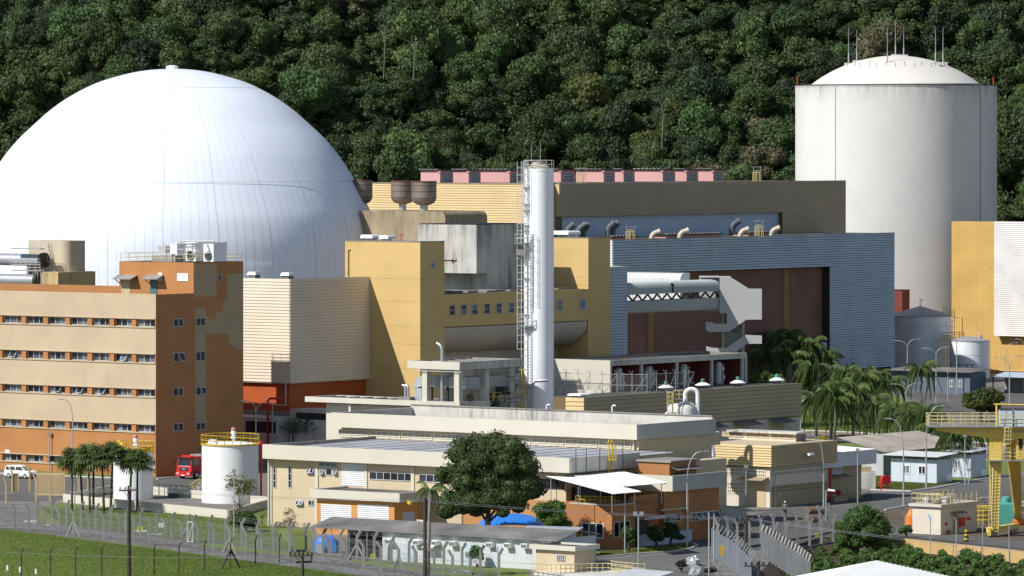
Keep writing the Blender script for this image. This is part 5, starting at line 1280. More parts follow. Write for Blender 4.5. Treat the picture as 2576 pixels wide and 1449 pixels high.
# ================================================================ LONG CLAD BUILDING (yellow cladding, shade painted into the long side, K)
uK, = (uv(*AT(2015, 725))[0],); vK1 = uv(*AT(2015, 725))[1]; vK0 = va(1468, uK); zK1, zK0 = 8.35, 3.9
kb = T('electrical_building', 'long low building with yellow cladding toned olive for shade and mushroom vents on its roof', 'building', uK, vK0)
kb.box('core', M_seamy, uP_ + .02 if False else uK - 6.5, uK, vK0, vK1, zK0 - .1, zK1 - .08)
kb.box('terrace', M_conc, uK - 26, uK - 6.51, vK0 + 7, vP_ + .0 - .02, 0, 7.9)
kb.box('lower_wall', M_fascia, uK - 6.4, uK - .15, vK0 + .1, vK1 - .1, 0, zK0 - .102)
clad(kb, M_yclad_shade, 'v', uK, vK0, vK1, zK0, zK1, 8, .14)
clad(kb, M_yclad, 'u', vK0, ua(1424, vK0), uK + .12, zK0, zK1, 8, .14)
kb.box('roof', M_roof, uK - 6.4, uK - .1, vK0 + .1, vK1 - .1, zK1 - .08, zK1 - .02)
kb.box('coping', M_yclad_shade, uK - .2, uK + .16, vK0 - .1, vK1 + .05, zK1, zK1 + .07)
kb.box('roof_wall', M_concw, uK - 15, uK - 6.6, vP_ - 1.6, vP_ - 1.3, 7.9, za(981, uK - 10, vP_ - 1.5) + .05)
a = ua(1413, vK0 + .3); kb.box('end_wall', M_concw, ua(1404, vK0 + .3), ua(1423, vK0 + .3), vK0 + .3, vK0 + 1, 0, zK1 - .3)
for x0, x1 in ((1852, 1886), (1939, 1974)): c, d = va(x0, uK), va(x1, uK); kb.box('door', M_door, uK - .148, uK - .08, c, d, 0, za(1067, uK, c)); kb.box('door_leaf', M_conc, uK - .14, uK - .07, (c + d) / 2 - .02, (c + d) / 2 + .02, 0, 3)
for x0, x1 in ((1770, 1838), (1846, 1925), (1935, 2010)):
    c, d = va(x0, uK), va(x1 - 24, uK); kb.add('door_canopy', corrugated((uK - .1, c, 3.75), (uK - .1, d, 3.75), (uK + 1.4, d, 3.25), (uK + 1.4, c, 3.25), 10, .02), M_corr)
for i, (x, y, nm) in enumerate(((1675, 975, 'left'), (1768, 968, 'middle'), (1856, 962, 'right'), )):
    uu = uK - 2.8; c = va(x, uu); t = T('mushroom_vent', 'white mushroom roof vent with green motor, %s one on the olive building' % nm, 'roof vent', uu, c, zK1 - .02, group='mushroom vents on the olive building')
    m = MB(); m.lathe([(1.05, zK1 + .35), (1.1, zK1 + .45), (.5, zK1 + .75), (.3, zK1 + .8)], 20, (uu, c, 0)); t.add('cap', m, M_white, smooth=50)
    m = MB(); m.lathe([(.6, zK1 - .02), (.6, zK1 + .4)], 16, (uu, c, 0)); t.add('curb', m, M_corr)
    m = MB(); m.lathe([(.22, zK1 + .78), (.26, zK1 + .85), (.26, zK1 + 1.2), (.12, zK1 + 1.3)], 12, (uu, c, 0)); t.add('motor', m, paint('green_motor', (.12, .30, .22), bump=0), smooth=50)
uu = uK - 3; c = va(1978, uu) ; t = T('mushroom_vent', 'white mushroom roof vent with teal motor at the far right end of the olive roof', 'roof vent', uu, min(c, vK1 - 1.5), zK1 - .02, group='mushroom vents on the olive building'); c = min(c, vK1 - 1.5)
m = MB(); m.lathe([(1.05, zK1 + .35), (1.1, zK1 + .45), (.5, zK1 + .75), (.3, zK1 + .8)], 20, (uu, c, 0)); t.add('cap', m, M_white, smooth=50)
m = MB(); m.lathe([(.6, zK1 - .02), (.6, zK1 + .4)], 16, (uu, c, 0)); t.add('curb', m, M_corr)
m = MB(); m.lathe([(.22, zK1 + .78), (.26, zK1 + .85), (.26, zK1 + 1.2), (.12, zK1 + 1.3)], 12, (uu, c, 0)); t.add('motor', m, M_teal, smooth=50)
hood_vent(1456, 990, 33, uK, vK0 + 1.4, zK1, 'white box vent at the left end of the olive building')
# fenced enclosure on its roof
t = T('roof_fence', 'galvanised security fence with outward arms on the roof before the bays', 'fence', uK - 6, vP_ - 1.4, 7.9)
pts = [(ua(1395, vP_ - 1.4), vP_ - 1.4)] + [(uK - 6.7, vP_ - 1.4)] + [(uK - 1.2, vP_ + 1.2)] + [(uK - .8, va(1746, uK - .8))]
rails = MB(); brace = MB()
for (p, q) in zip(pts, pts[1:]):
    p, q = Vector((*p, 7.9)), Vector((*q, 7.9)); L = (q - p).length; n = max(2, round(L / 2.2))
    for z in (1.45, 2.9): rails.tube([p + Vector((0, 0, z)), q + Vector((0, 0, z))], .04, 5)
    for i in range(n):
        a = p.lerp(q, i / n); b = p.lerp(q, (i + 1) / n); m = MB(); m.tube([a, a + Vector((0, 0, 2.9))], .05, 5)
        for d in (-1, 1): m.tube([a + Vector((0, 0, 2.9)), a + Vector((d * .28, -.25, 3.4))], .03, 4)
        t.add('post', m, M_pole)
        if i % 2 == 0: brace.tube([a, b + Vector((0, 0, 2.8))], .035, 4)
t.add('rail', rails, M_pole); t.add('brace', brace, M_pole)
m = MB()
for (p, q) in zip(pts, pts[1:]): m.add([(p[0], p[1] - .03, 7.95), (q[0], q[1] - .03, 7.95), (q[0], q[1] - .03, 10.7), (p[0], p[1] - .03, 10.7)], [(0, 1, 2, 3)])
t.add('wire_mesh', m, mesh_mat('roof_link', (.4, .38, .36), .10))

# ================================================================ WHITE VESSEL BEHIND THE LABORATORY
wx, wy = AT(1726, 597); t = T('white_vessel', 'white domed vessel with looping pipe and rust streaks behind the lab roof', 'vessel', wx, wy, 0, grid=False)
zt_ = zY(1011, 597); r = 26.5 / F * 597
m = MB(); m.lathe([(r, 0), (r, zt_ - .85), (r * .93, zt_ - .5), (r * .75, zt_ - .2), (r * .4, zt_ - .03), (.05, zt_)], 32, (wx, wy, 0)); t.add('body', m, paint('vessel_white', (.74, .73, .70), grime=.25, streak=.85, stain=(.25, .14, .06), var=.05), smooth=50)
x2 = (1756 - CX) / F * 596; zl = zY(976, 597); m = MB()
m.tube([(wx - .1, wy - .2, zt_ - .1), (wx - .1, wy - .2, zl - .7)] + [((wx - .1 + x2) / 2 - (x2 - wx + .1) / 2 * cos(q), wy - .2, zl - .7 + .6 * sin(q)) for q in [pi * j / 8 for j in range(1, 8)]] + [(x2, wy - .2, zl - .7), (x2, wy - .2, 0)], .24, 12); t.add('loop_pipe', m, M_white, smooth=50)
xl = (1676 - CX) / F * 596; m = MB(); m.tube([(wx - r, wy - .4, zY(1036, 597)), (xl + .25, wy - .4, zY(1036, 597)), (xl, wy - .4, zY(1040, 597)), (xl, wy - .4, 0)], .17, 10); t.add('side_pipe', m, M_white, smooth=50)
m = MB(); m.lathe([(.9, zt_ - 2.6), (.92, zt_ - .5), (.5, zt_ - .25)], 20, (wx - 1.15, wy + .8, 0)); t.add('side_vessel', m, M_white, smooth=50)
xl = (1686 - CX) / F * 595
ladder(t, 'ladder', (xl, wy - 1.4, 0), (xl, wy - 1.4, zY(985, 597)), .6, (1, 0, 0), M_crail, .05, (-.2, -1, 0), .5)
railing(t, 'railing', [(xl + .4, wy - 1.2, zY(1002, 597)), (wx - .2, wy - 1.2, zY(1002, 597))], .95, M_crail, .035, 2, .6)
t.box('platform', M_steel, xl + .2, wx, wy - 1.3, wy - .5, zY(1004, 597), zY(1003, 597)); t.box('platform_leg', M_steel, xl + .3, xl + .4, wy - 1.25, wy - 1.15, 0, zY(1004, 597))

# ================================================================ YELLOW CLAD ANNEX WITH OPENWORK WALLS (N)
uN, vN = Guv(1937, 1277); zN1, zN0 = 7.08, 4.66; vNe = va(2081, uN); uNl = ua(1770, vN)
an = T('clad_annex', 'cream two band annex with yellow cladding top and pierced block walls', 'building', uN, vN)
M_anx = paint('annex_cream', (.74, .67, .54), grime=.1, streak=.12, stain=(.4, .3, .2), var=.04)
an.box('wall', M_anx, uNl, uN, vN, vNe, 0, zN0)
an.box('clad_core', M_seamy, uNl, uN + .35, vN - .35, vNe + 1.5, zN0 - .05, zN1 - .1)
clad(an, M_yclad, 'u', vN - .35, uNl, uN + .47, zN0, zN1, 8, .12)
clad(an, paint('annex_cladding_shade', (.60, .45, .25), grime=.08, streak=.15, bump=0), 'v', uN + .35, vN - .35, vNe + 1.5, zN0, zN1, 8, .12)  # side turned from the sun, shade mixed into the yellow cladding colour
an.box('roof', M_lab, uNl, uN + .3, vN - .3, vNe + 1.4, zN1 - .1, zN1 + .02)
vl0 = 504.4; ul1 = -339.0 + .0
ul1 = ua(2001, vl0); zl1 = za(1092, ul1, vl0)
an.box('lantern_wall', M_anx, uNl - 2, ul1, vl0, vl0 + 2.0, zN1 + .02, zl1)
an.box('lantern_roof', M_concw, uNl - 2, ul1 + .5, vl0 - .5, vl0 + 2.3, zl1, zl1 + .2)
an.box('lantern_end', M_conc, ul1 + .001, ul1 + .1, vl0, vl0 + 2.0, zN1 + .02, zl1)
for x0, x1 in ((1784, 1809), (1817, 1870), (1878, 1934), (1940, 1997)): a, c = ua(x0, vl0), ua(x1, vl0); louvre(an, 'u', vl0, a, c, zN1 + .3, zl1 - .05, 4, M_lab, MATS['louvre_back'], nv=3)
# pierced block screens: a dark slot field behind real bars
def openwork(axis, fixed, a0, a1, z0, z1, mat, pitch=.30):
    m = MB(); d = MB()
    def bx(mm, p0, p1, q0, q1, e0, e1):
        if axis == 'v': mm.box(fixed + e0, fixed + e1, p0, p1, q0, q1)
        else: mm.box(p0, p1, fixed - e1, fixed - e0, q0, q1)
    bx(d, a0, a1, z0, z1, .002, .006)
    n = max(2, int((a1 - a0) / pitch)); k = max(2, int((z1 - z0) / (pitch * 1.15)))
    for i in range(n + 1): x = a0 + (a1 - a0) * i / n; bx(m, x - pitch * .28, x + pitch * .28, z0, z1, .007, .06)
    for j in range(k + 1): z = z0 + (z1 - z0) * j / k; bx(m, a0, a1, z - pitch * .28, z + pitch * .28, .008, .059)
    s_ = an.add('openwork_screen', m, mat, kind='stuff'); an.add('slot_shadow', d, M_dark, s_)
for x0, x1 in ((1943, 2009), (2013, 2046), (2050, 2079)):
    c, d = va(x0, uN), va(x1, uN)
    openwork('v', uN, c, d, za(1198, uN, va(1943, uN)), zN0 - .1, M_anx)
    openwork('v', uN, c, d, za(1240, uN, va(1943, uN)), za(1224, uN, va(1943, uN)), M_olive)
an.box('lower_band', M_olive, uN + .001, uN + .004, vN + .3, vNe, 0, za(1224, uN, va(1943, uN)))
for x0, x1, y0, y1 in ((1785, 1868, 1170, 1196), (1872, 1925, 1175, 1200), (1830, 1868, 1215, 1241)):
    a, c = ua(x0, vN), ua(x1, vN); openwork('u', vN, a, c, za(y1, c, vN), za(y0, c, vN), M_anx)
a, c = ua(1879, vN), ua(1925, vN); an.box('gate', M_door, a, c, vN - .06, vN - .002, 0, za(1216, c, vN)); an.box('gate_edge', M_dark, a + (c - a) * .5, a + (c - a) * .5 + .04, vN - .07, vN - .06, 0, 2.5)
z = za(1216, c, vN) + .25; an.add('door_canopy', corrugated((a - .6, vN, z + .5), (c + .5, vN, z + .5), (c + .5, vN - 1.4, z + .15), (a - .6, vN - 1.4, z + .15), 12, .02), M_olive)
for x, y, w_, h_ in ((1959, 1245, 6, 10), (2000, 1240, 5, 5), (2016, 1236, 4, 6), (1954, 1252, 4, 3)): c = va(x, uN); an.box('wall_box', M_frame, uN + .006, uN + .12, c - w_ * .02, c + w_ * .02, za(y + h_ / 2, uN, c), za(y - h_ / 2, uN, c))
m = MB(); c = va(1946, uN); m.tube([(uN + .25, c, 0), (uN + .25, c, za(1193, uN, c))], .06, 6); an.add('downpipe', m, M_pole)
# camera on the cladding
t = T('security_camera', 'white security camera on the shaded cladding of the annex', 'camera', uN + .5, va(2030, uN), 6)
c = va(2030, uN + .5); z = za(1143, uN + .5, c)
m = MB(); m.beam((uN + .45, c, z - .5), (uN + 1.0, c, z - .35), .07); m.beam((uN + 1.0, c, z - .35), (uN + 1.0, c, z - .1), .07); t.add('bracket', m, M_pole); t.box('housing', M_white, uN + .7, uN + 1.25, c - .5, c + .45, z - .1, z + .15)
# white fascia wing
uW2 = uN + .25; wv0, wv1 = va(2073, uW2), va(2205, uW2)
zw1, zw0 = za(1139, uW2, va(2100, uW2)), za(1177, uW2, va(2080, uW2))
wg = T('white_wing', 'wing with plain white corrugated fascia at the far end of the annex', 'building', uW2, vNe + 1.6)
wg.box('fascia', M_wcorr, uW2 - .2, uW2, wv0, wv1, zw0, zw1)
wg.box('fascia', M_wcorr, uW2 - 6, uW2 - .2, wv1 - .15, wv1 - .01, zw0, zw1)
wg.box('wall', M_anx if False else M_olive, uW2 - 6, uW2 - .8, vNe + .01, va(2167, uW2 - .8), 0, zw0)
wg.add('roof_sheet', corrugated((uW2 - 6.5, vNe + 1.6, zw1 + .25), (uW2 - 6.5, wv1, zw1 + .25), (uW2 - .1, wv1, zw1 + .02), (uW2 - .1, vNe + 1.6, zw1 + .02), 20, .04), M_whiteroof)
c = va(2094, uW2 - .8); louvre(wg, 'v', uW2 - .8, c, va(2116, uW2 - .8), za(1194, uW2, c), za(1176, uW2, c), 9, M_white, nv=2)
c = va(2090, uW2 - .8); z = za(1201, uW2, c); wg.add('door_canopy', corrugated((uW2 - .8, c, z + .3), (uW2 - .8, c + 2.8, z + .3), (uW2 + .6, c + 2.8, z), (uW2 + .6, c, z), 8, .02), M_corr)
wg.box('step', M_olive, uW2 - .79, uW2 + .3, va(2096, uW2), va(2128, uW2), 0, .55)
railing(wg, 'railing', [(uW2 + .25, va(2096, uW2), .55), (uW2 + .25, va(2128, uW2), .55), (uW2 + .3, va(2140, uW2), .05)], 1.0, M_crail, .03, 2, 1.2)
t = T('red_hydrant_pipe', 'red upright fire pipe with valve on the annex corner', 'fire pipe', uN + .3, va(2089, uN))
c = va(2089, uN + .2); m = MB(); m.tube([(uN + .2, c, 0), (uN + .2, c, zw0)], .15, 10); t.add('pipe', m, M_firered, smooth=50)
m = MB(); z = za(1239, uN, c); m.tube([(uN + .2, c, z), (uN + .9, c + .6, z)], .12, 8); m.tube([(uN + .9, c + .5, z - .05), (uN + .9, c + .9, z + .05)], .3, 10); t.add('valve', m, M_firered)
# twin looping ducts beside the laboratory
t = T('looped_duct', 'two white bent ducts on the side of the laboratory', 'duct', *uv(*AT(1790, 592)))
m = MB()
def up(x, y, Y=592): return PUV(x, y, Y)
m.tube([up(1779, 1105), up(1790, 1128), up(1793, 1145), up(1785, 1163), up(1779, 1182), up(1779, 1200)], .36, 10); t.add('duct', m, M_white, smooth=50)
m = MB(); m.tube([up(1788, 1150, 591), up(1796, 1162, 591), up(1803, 1180, 591), up(1804, 1205, 591)], .36, 10); t.add('duct', m, M_white, smooth=50)
t.add('foot', MB().box(up(1770, 1200)[0], up(1806, 1200)[0], up(1790, 1200)[1] - .6, up(1790, 1200)[1] + .8, 0, up(1790, 1200)[2]), M_conc)

# ================================================================ GREY LIFT TOWER, FOOTBRIDGE AND STAIR TOWER
uQ, vQ1 = uv(*AT(1577, 744)); vQ0 = vQ1 - 3.0
lift = T('lift_tower', 'narrow grey clad tower between the yellow tower and the footbridge', 'tower', uQ, vQ0)
vQ0 = va(1526, uQ); zQ = za(672, uQ, vQ1)
lift.box('core', M_seamd, uQ - 4.5, uQ, vQ0, vQ1, 0, zQ - .05)
clad(lift, M_grey, 'v', uQ, vQ0, vQ1 + .04, .2, zQ, 58, .10, gap=.16)
lift.box('roof', M_fascia, uQ - 4.6, uQ + .12, vQ0 - .1, vQ1 + .1, zQ, zQ + .12)
uB2 = uQ - .6; vb0, vb1 = vQ1 + .05, va(1812, uB2)
br = T('footbridge', 'covered footbridge with ribbed curved roof and open truss band', 'footbridge', uB2, vb0, 12)
c = va(1582, uB2); zr1, zr0 = za(712, uB2, c), za(742, uB2, c); zt0 = za(758.5, uB2, c); zf0 = za(789, uB2, c)
M_brg = paint('bridge_panel', (.52, .56, .55), grime=.12, streak=.2, stain=(.2, .2, .18), var=.05, bump=0)
W = 2.6
def arch(z0, z1, r): return [(uB2, z0), (uB2, z1 - r)] + [(uB2 - r + r * cos(q), z1 - r + r * sin(q)) for q in [pi / 2 * j / 6 for j in range(1, 7)]] + [(uB2 - W + r - r * sin(q), z1 - r + r * cos(q)) for q in [pi / 2 * j / 6 for j in range(0, 7)]] + [(uB2 - W, z0)]
for p, q in ((vb0, vb0 + (vb1 - vb0) * .49), (vb0 + (vb1 - vb0) * .515, vb1)):
    m = MB(); m.prism(arch(zr0, zr1, 1.0), lambda a, z: (a, p, z), lambda a, z: (a, q, z)); br.add('roof_hood', m, M_brg, smooth=30)
    m = MB(); x = p + .1
    while x < q - .1:
        ar = arch(zr0, zr1, 1.0)
        for (a, z), (a2, z2) in zip(ar[:-1], ar[1:]): m.beam((a + .02, x, z), (a2 + .02, x, z2), .06, .07)
        x += .5
    br.add('roof_rib', m, M_brg, kind='stuff')
mid_ = vb0 + (vb1 - vb0) * .49
br.box('joint', M_dark, uB2 - W + .2, uB2 - .15, mid_ + .001, mid_ + (vb1 - vb0) * .025 - .001, zr0 + .1, zr1 - .25)
pp = [(uB2, zt0), (uB2, zf0 + .5), (uB2 - .12, zf0 + .2), (uB2 - .5, zf0), (uB2 - W + .5, zf0), (uB2 - W + .12, zf0 + .2), (uB2 - W, zf0 + .5), (uB2 - W, zt0), (uB2 - W + .2, zt0), (uB2 - W + .2, zf0 + .6), (uB2 - .2, zf0 + .6), (uB2 - .2, zt0)]
m = MB(); m.prism(pp, lambda a, z: (a, vb0, z), lambda a, z: (a, vb1, z)); br.add('floor_trough', m, M_brg)
m = MB(); x = vb0 + .1
while x < vb1 - .05: m.box(uB2 + .001, uB2 + .04, x, x + .05, zf0 + .5, zt0); x += .42
br.add('panel_rib', m, M_brg, kind='stuff')
n = 10
for j in range(n):
    a, c = vb0 + (vb1 - vb0) * j / n, vb0 + (vb1 - vb0) * (j + 1) / n
    m = MB(); m.beam((uB2 - .15, a, zt0), (uB2 - .15, (a + c) / 2, zr0), .2); m.beam((uB2 - .15, (a + c) / 2, zr0), (uB2 - .15, c, zt0), .2); br.add('truss', m, M_dark)
# second covered bridge leaving the stair tower to the left, seen lit behind the first
vc = vb1 - 6; uc1 = uB2 - W - .3; uc0 = uc1 - 14
br2 = T('footbridge', 'sunlit ribbed footbridge running left behind the first bridge', 'footbridge', uc1, vc, 12)
zz1, zz0 = zr1 + 1.0, zr0 + .3
m = MB(); ar = [(vc, zz0 - 3), (vc, zz1 - 1.0)] + [(vc + 1 - cos(q), zz1 - 1 + sin(q)) for q in [pi / 2 * j / 6 for j in range(1, 7)]] + [(vc + 2.4, zz1), (vc + 2.4, zz0 - 3)]
m.prism(ar, lambda v_, z: (uc0, v_, z), lambda v_, z: (uc1, v_, z)); br2.add('hood', m, M_wcorr, smooth=30)
m = MB(); x = uc0
while x < uc1:
    for (v_, z), (v2_, z2) in zip(ar[:-2], ar[1:-1]): m.beam((x, v_ - .02, z), (x, v2_ - .02, z2), .05, .06)
    x += .5
br2.add('roof_rib', m, M_fascia, kind='stuff')
# stair tower, standing square to the viewer, with its landings
Ys = 763
st = T('stair_tower', 'pale concrete stair tower with slanting parapets at the end of the footbridge', 'stair tower', (1810 - CX) / F * Ys, Ys, 0, grid=False)
M_st = paint('stair_concrete', (.60, .60, .58), grime=.15, streak=.25, stain=(.3, .3, .28), var=.05)
def plate(name, pts, y0, y1, mat=M_st):
    m = MB(); m.prism(pts, lambda x, y: ((x - CX) / F * Ys, Ys + y0, zY(y, Ys)), lambda x, y: ((x - CX) / F * Ys, Ys + y1, zY(y, Ys)))
    return st.add(name, m, mat)
s7 = lambda pts: [S7(*p) for p in pts]
plate('parapet_wall', s7([(1735, 105), (1895, 105), (2160, 270), (2345, 272), (2345, 718), (2120, 720), (1870, 895), (1640, 895), (1640, 780), (1840, 780), (1840, 625), (1735, 625)]), 0, .3)
plate('back_wall', s7([(1450, 92), (1735, 92), (1735, 180), (2110, 300), (2105, 1300), (1780, 1300), (1780, 625), (1540, 600), (1450, 580)]), 3.0, 3.3)
plate('roof', s7([(1450, 92), (1895, 98), (1895, 110), (1450, 110)]), .31, 2.99)
plate('landing', s7([(1540, 760), (1640, 760), (1640, 895), (1600, 905), (1540, 875)]), .01, 3, M_st)
plate('parapet_wall', s7([(1830, 1130), (2110, 940), (2345, 950), (2345, 1068), (2130, 1070), (1960, 1190), (1640, 1190), (1540, 1170), (1540, 1105), (1640, 1130)]), .02, .3)
plate('stair_slab', s7([(1640, 880), (1870, 880), (2130, 700), (2345, 700), (2345, 715), (2120, 716), (1870, 893), (1640, 893)]), .31, 2.98)
plate('stair_slab', s7([(1640, 1150), (1840, 1150), (2130, 1040), (2345, 1045), (2345, 1066), (2130, 1068), (1960, 1188), (1640, 1188)]), .31, 2.98)
plate('column', s7([(1780, 625), (1812, 625), (1812, 2400), (1780, 2400)]), 1.0, 2.9, paint('stair_column', (.50, .40, .26), grime=.1))
plate('column', s7([(2060, 760), (2105, 760), (2105, 2400), (2060, 2400)]), 2.0, 2.9, M_st)
m = MB(); q = S7(1955, 890); X = (q[0] - CX) / F * Ys; m.box(X - .45, X + .45, Ys + .5, Ys + .8, zY(q[1] + 1, Ys), zY(q[1] - 2, Ys)); st.add('lamp', m, M_dark)
m = MB(); a, c = S7(1835, 1105), S7(2095, 935); m.beam(((a[0] - CX) / F * Ys, Ys + .9, zY(a[1], Ys)), ((c[0] - CX) / F * Ys, Ys + .9, zY(c[1], Ys)), .1); st.add('handrail', m, M_olive)

# ================================================================ RIGHT EDGE: tanks, ochre ribbed building, small dark block
uR, vR = uv(*AT(2394, 951)); zR1 = za(557, uR, vR)
orb = T('ribbed_building', 'ochre vertically ribbed building in front of the pale cylinder', 'industrial building', uR - .0, vR)
uRr = ua(2760, vR)
orb.box('wall', M_ochre, uR, uRr, vR, vR + 3, 0, zR1)
m = MB(); x = uR + .1
while x < uRr: m.box(x, x + .17, vR - .045, vR - .001, 0, zR1 - .02); x += .36
orb.add('rib', m, M_ochre, kind='stuff')
m = MB(); z = za(928, uR, vR); m.tube([(uR, vR - .25, z), (uRr, vR - .25, z)], .1, 6); orb.add('pipe', m, M_ochre)
a = ua(2501, vR - 1.6); zq1, zq0 = za(557, a, vR - 1.6), za(845, a, vR - 1.6)
orb.box('white_bay_core', M_seamb, a, uRr, vR - 1.6, vR - .1, zq0, zq1 - .05)
clad(orb, paint('white_cladding', (.80, .77, .73), grime=.04, streak=.08, bump=0), 'u', vR - 1.6, a, uRr, zq0, zq1, 58, .07, gap=.10)
M_tank = M_alu
for x, r_, yr, ya, Yc, rings, lab_ in ((2315, 82, 793.5, 770, 936, (818, 852, 886, 920.5), 'big silver cone roofed storage tank beside the grey building'), (2439, 51, 856, 844.5, 926, (890.5, 925), 'smaller silver cone roofed tank in front of the ochre ribbed wall')):
    X, Y = AT(x, Yc); r = r_ / F * Yc; z1, z2 = zY(yr, Yc), zY(ya, Yc)
    t = T('storage_tank', lab_, 'storage tank', X, Y, 0, grid=False, group='silver storage tanks by the ochre building')
    m = MB(); m.lathe([(r, 0), (r, z1)], 64, (X, Y, 0)); t.add('shell', m, M_tank, smooth=40)
    m = MB(); m.lathe([(r + .08, z1 - .08), (r + .08, z1), (.1, z2)], 64, (X, Y, 0)); t.add('cone_roof', m, paint('tank_roof', (.34, .35, .36), grime=.2, streak=0, bump=0), smooth=40)
    for q in rings: z = zY(q, Yc); m = MB(); m.lathe([(r, z - .04), (r + .035, z - .03), (r + .035, z + .03), (r, z + .04)], 64, (X, Y, 0)); t.add('hoop', m, paint('tank_hoop', (.68, .70, .72), grime=0, streak=0, bump=0))
    m = MB()
    if r_ > 60:
        m.tube([(X, Y, z2 - .1), (X, Y, z2 + 1.0)] + [(X + .2 - .2 * cos(q), Y, z2 + 1.0 + .2 * sin(q)) for q in [pi * j / 6 for j in range(1, 7)]] + [(X + .4, Y, z2 + .8)], .08, 6); t.add('vent_pipe', m, M_wrail)
        xl = X + r * .93; yl = Y - r * .6
        ladder(t, 'ladder', (xl, yl, 3), (xl, yl, z1 + 1), .8, (1, 0, 0), M_crail, .06, None, .9)
        xl2 = X + r * .70
        ladder(t, 'cage_ladder', (xl2, yl - 1.5, 0), (xl2, yl - 1.5, zY(835, Yc)), .9, (1, 0, 0), M_crail, .06, (-.2, -1, 0), .5)
        railing(t, 'railing', [(X + r * .68, Y - r * .3, z1 + .4), (X + r * 1.02, Y - r * .3, z1)], 1.3, M_crail, .05, 3, .8)
        railing(t, 'railing', [(xl2, yl - 1.6, zY(853, Yc)), (xl2 + 3.3, yl - 1.4, zY(851, Yc))], 1.3, M_crail, .05, 3, .9)
        m = MB(); m.tube([(xl + .2, yl, z1 - .3), (xl + 1.8, yl, z1 - .3), (xl + 1.8, yl, 4)], .06, 6); t.add('pipe', m, M_rust)
    else:
        m.tube([(X + 1.5, Y - .5, z1), (X + 1.5, Y - .5, z1 + 1.2)], .05, 6); m.lathe([(.02, z1 + 1.1), (.14, z1 + 1.22), (.02, z1 + 1.4)], 8, (X + 1.5, Y - .5, 0)); t.add('float_gauge', m, M_wrail)
        m = MB(); m.tube([(X + 1.95, Y - .5, z1), (X + 1.95, Y - .5, z1 + .9)], .28, 10); t.add('vent', m, M_steel)
t = T('dark_block', 'small dark red block between the grey building and the cylinder', 'building', *uv(*AT(2262, 945)))
X0, X1 = (2236 - CX) / F * 945, (2269.5 - CX) / F * 945; a = uv(X1, 945)
t.box('wall', M_maroon, a[0] - 3, a[0], a[1], a[1] + 2.5, 0, zY(730, 945))
t.box('roof', M_dark, a[0] - 3.1, a[0] + .1, a[1] - .1, a[1] + 2.6, zY(730, 945), zY(729, 945))
# ================================================================ VEGETATION
import numpy as np
def fast_mesh(name, V, Fq, mat, smooth=False, mi=None):
    me = bpy.data.meshes.new(name); n = len(Fq)
    me.vertices.add(len(V)); me.vertices.foreach_set('co', np.asarray(V, dtype=np.float32).ravel())
    k = Fq.shape[1]; me.loops.add(n * k); me.loops.foreach_set('vertex_index', Fq.astype(np.int32).ravel())
    me.polygons.add(n); me.polygons.foreach_set('loop_start', np.arange(0, n * k, k, dtype=np.int32))
    for m_ in (mat if isinstance(mat, (list, tuple)) else [mat]): me.materials.append(m_)
    if mi is not None: me.polygons.foreach_set('material_index', np.asarray(mi, dtype=np.int32))
    if smooth: me.polygons.foreach_set('use_smooth', np.ones(n, dtype=bool))
    me.update(calc_edges=True); return me
def leaves(rng, lobes, n, size, out=.55, shell=(.72, 1.06)):
    """leaf quads spread over lobes (cx, cy, cz, rx, ry, rz)"""
    L = np.array(lobes); wts = (L[:, 3] * L[:, 4] + L[:, 4] * L[:, 5]); idx = rng.choice(len(L), n, p=wts / wts.sum())
    d = rng.normal(size=(n, 3)); d /= np.linalg.norm(d, axis=1)[:, None]
    d[:, 2] = np.where(d[:, 2] < -.35, -d[:, 2] * .6, d[:, 2])
    q = rng.uniform(shell[0], shell[1], n)[:, None]
    c = L[idx, :3] + d * L[idx, 3:] * q
    nr = d * out + rng.normal(size=(n, 3)) * .55; nr /= np.linalg.norm(nr, axis=1)[:, None]
    a = np.cross(nr, rng.normal(size=(n, 3))); a /= np.linalg.norm(a, axis=1)[:, None]; b = np.cross(nr, a)
    s = size * rng.uniform(.6, 1.35, n)[:, None]
    V = np.stack([c - a * s * .5, c - b * s * .34, c + a * s * .5, c + b * s * .34], 1).reshape(-1, 3)
    return V, np.arange(n * 4).reshape(n, 4)
def core(lobes, f, n=8, k=5):
    V = []; Q = []
    for (x, y, z, rx, ry, rz) in lobes:
        o = len(V)
        for i in range(k + 1):
            for j in range(n): t = pi * (i + .001) / (k + .002); V.append((x + rx * f * sin(t) * cos(2 * pi * j / n), y + ry * f * sin(t) * sin(2 * pi * j / n), z + rz * f * cos(t)))
        for i in range(k):
            for j in range(n): e = (j + 1) % n; Q.append((o + i * n + j, o + (i + 1) * n + j, o + (i + 1) * n + e, o + i * n + e))
    return np.array(V), np.array(Q)
def crown_mesh(name, lobes, n, size, mat, seed, f=.72, out=.55):
    rng = np.random.default_rng(seed); V, Q = leaves(rng, lobes, n, size, out)
    if f: V2, Q2 = core(lobes, f); Q = np.vstack([Q, Q2 + len(V)]); V = np.vstack([V, V2])
    return fast_mesh(name, V, Q, mat)
def lobes_round(R, r, h, n, z0, spread=.62):
    out = []
    for i in range(n):
        a = R.uniform(0, 2 * pi); q = sqrt(R.random()) * r * spread; zz = z0 + h * R.uniform(.15, .85) * (1 - .35 * q / r)
        s = r * R.uniform(.34, .52); out.append((q * cos(a), q * sin(a), zz, s, s, s * R.uniform(.65, .95)))
    out.append((0, 0, z0 + h * .6, r * .6, r * .6, h * .38)); return out
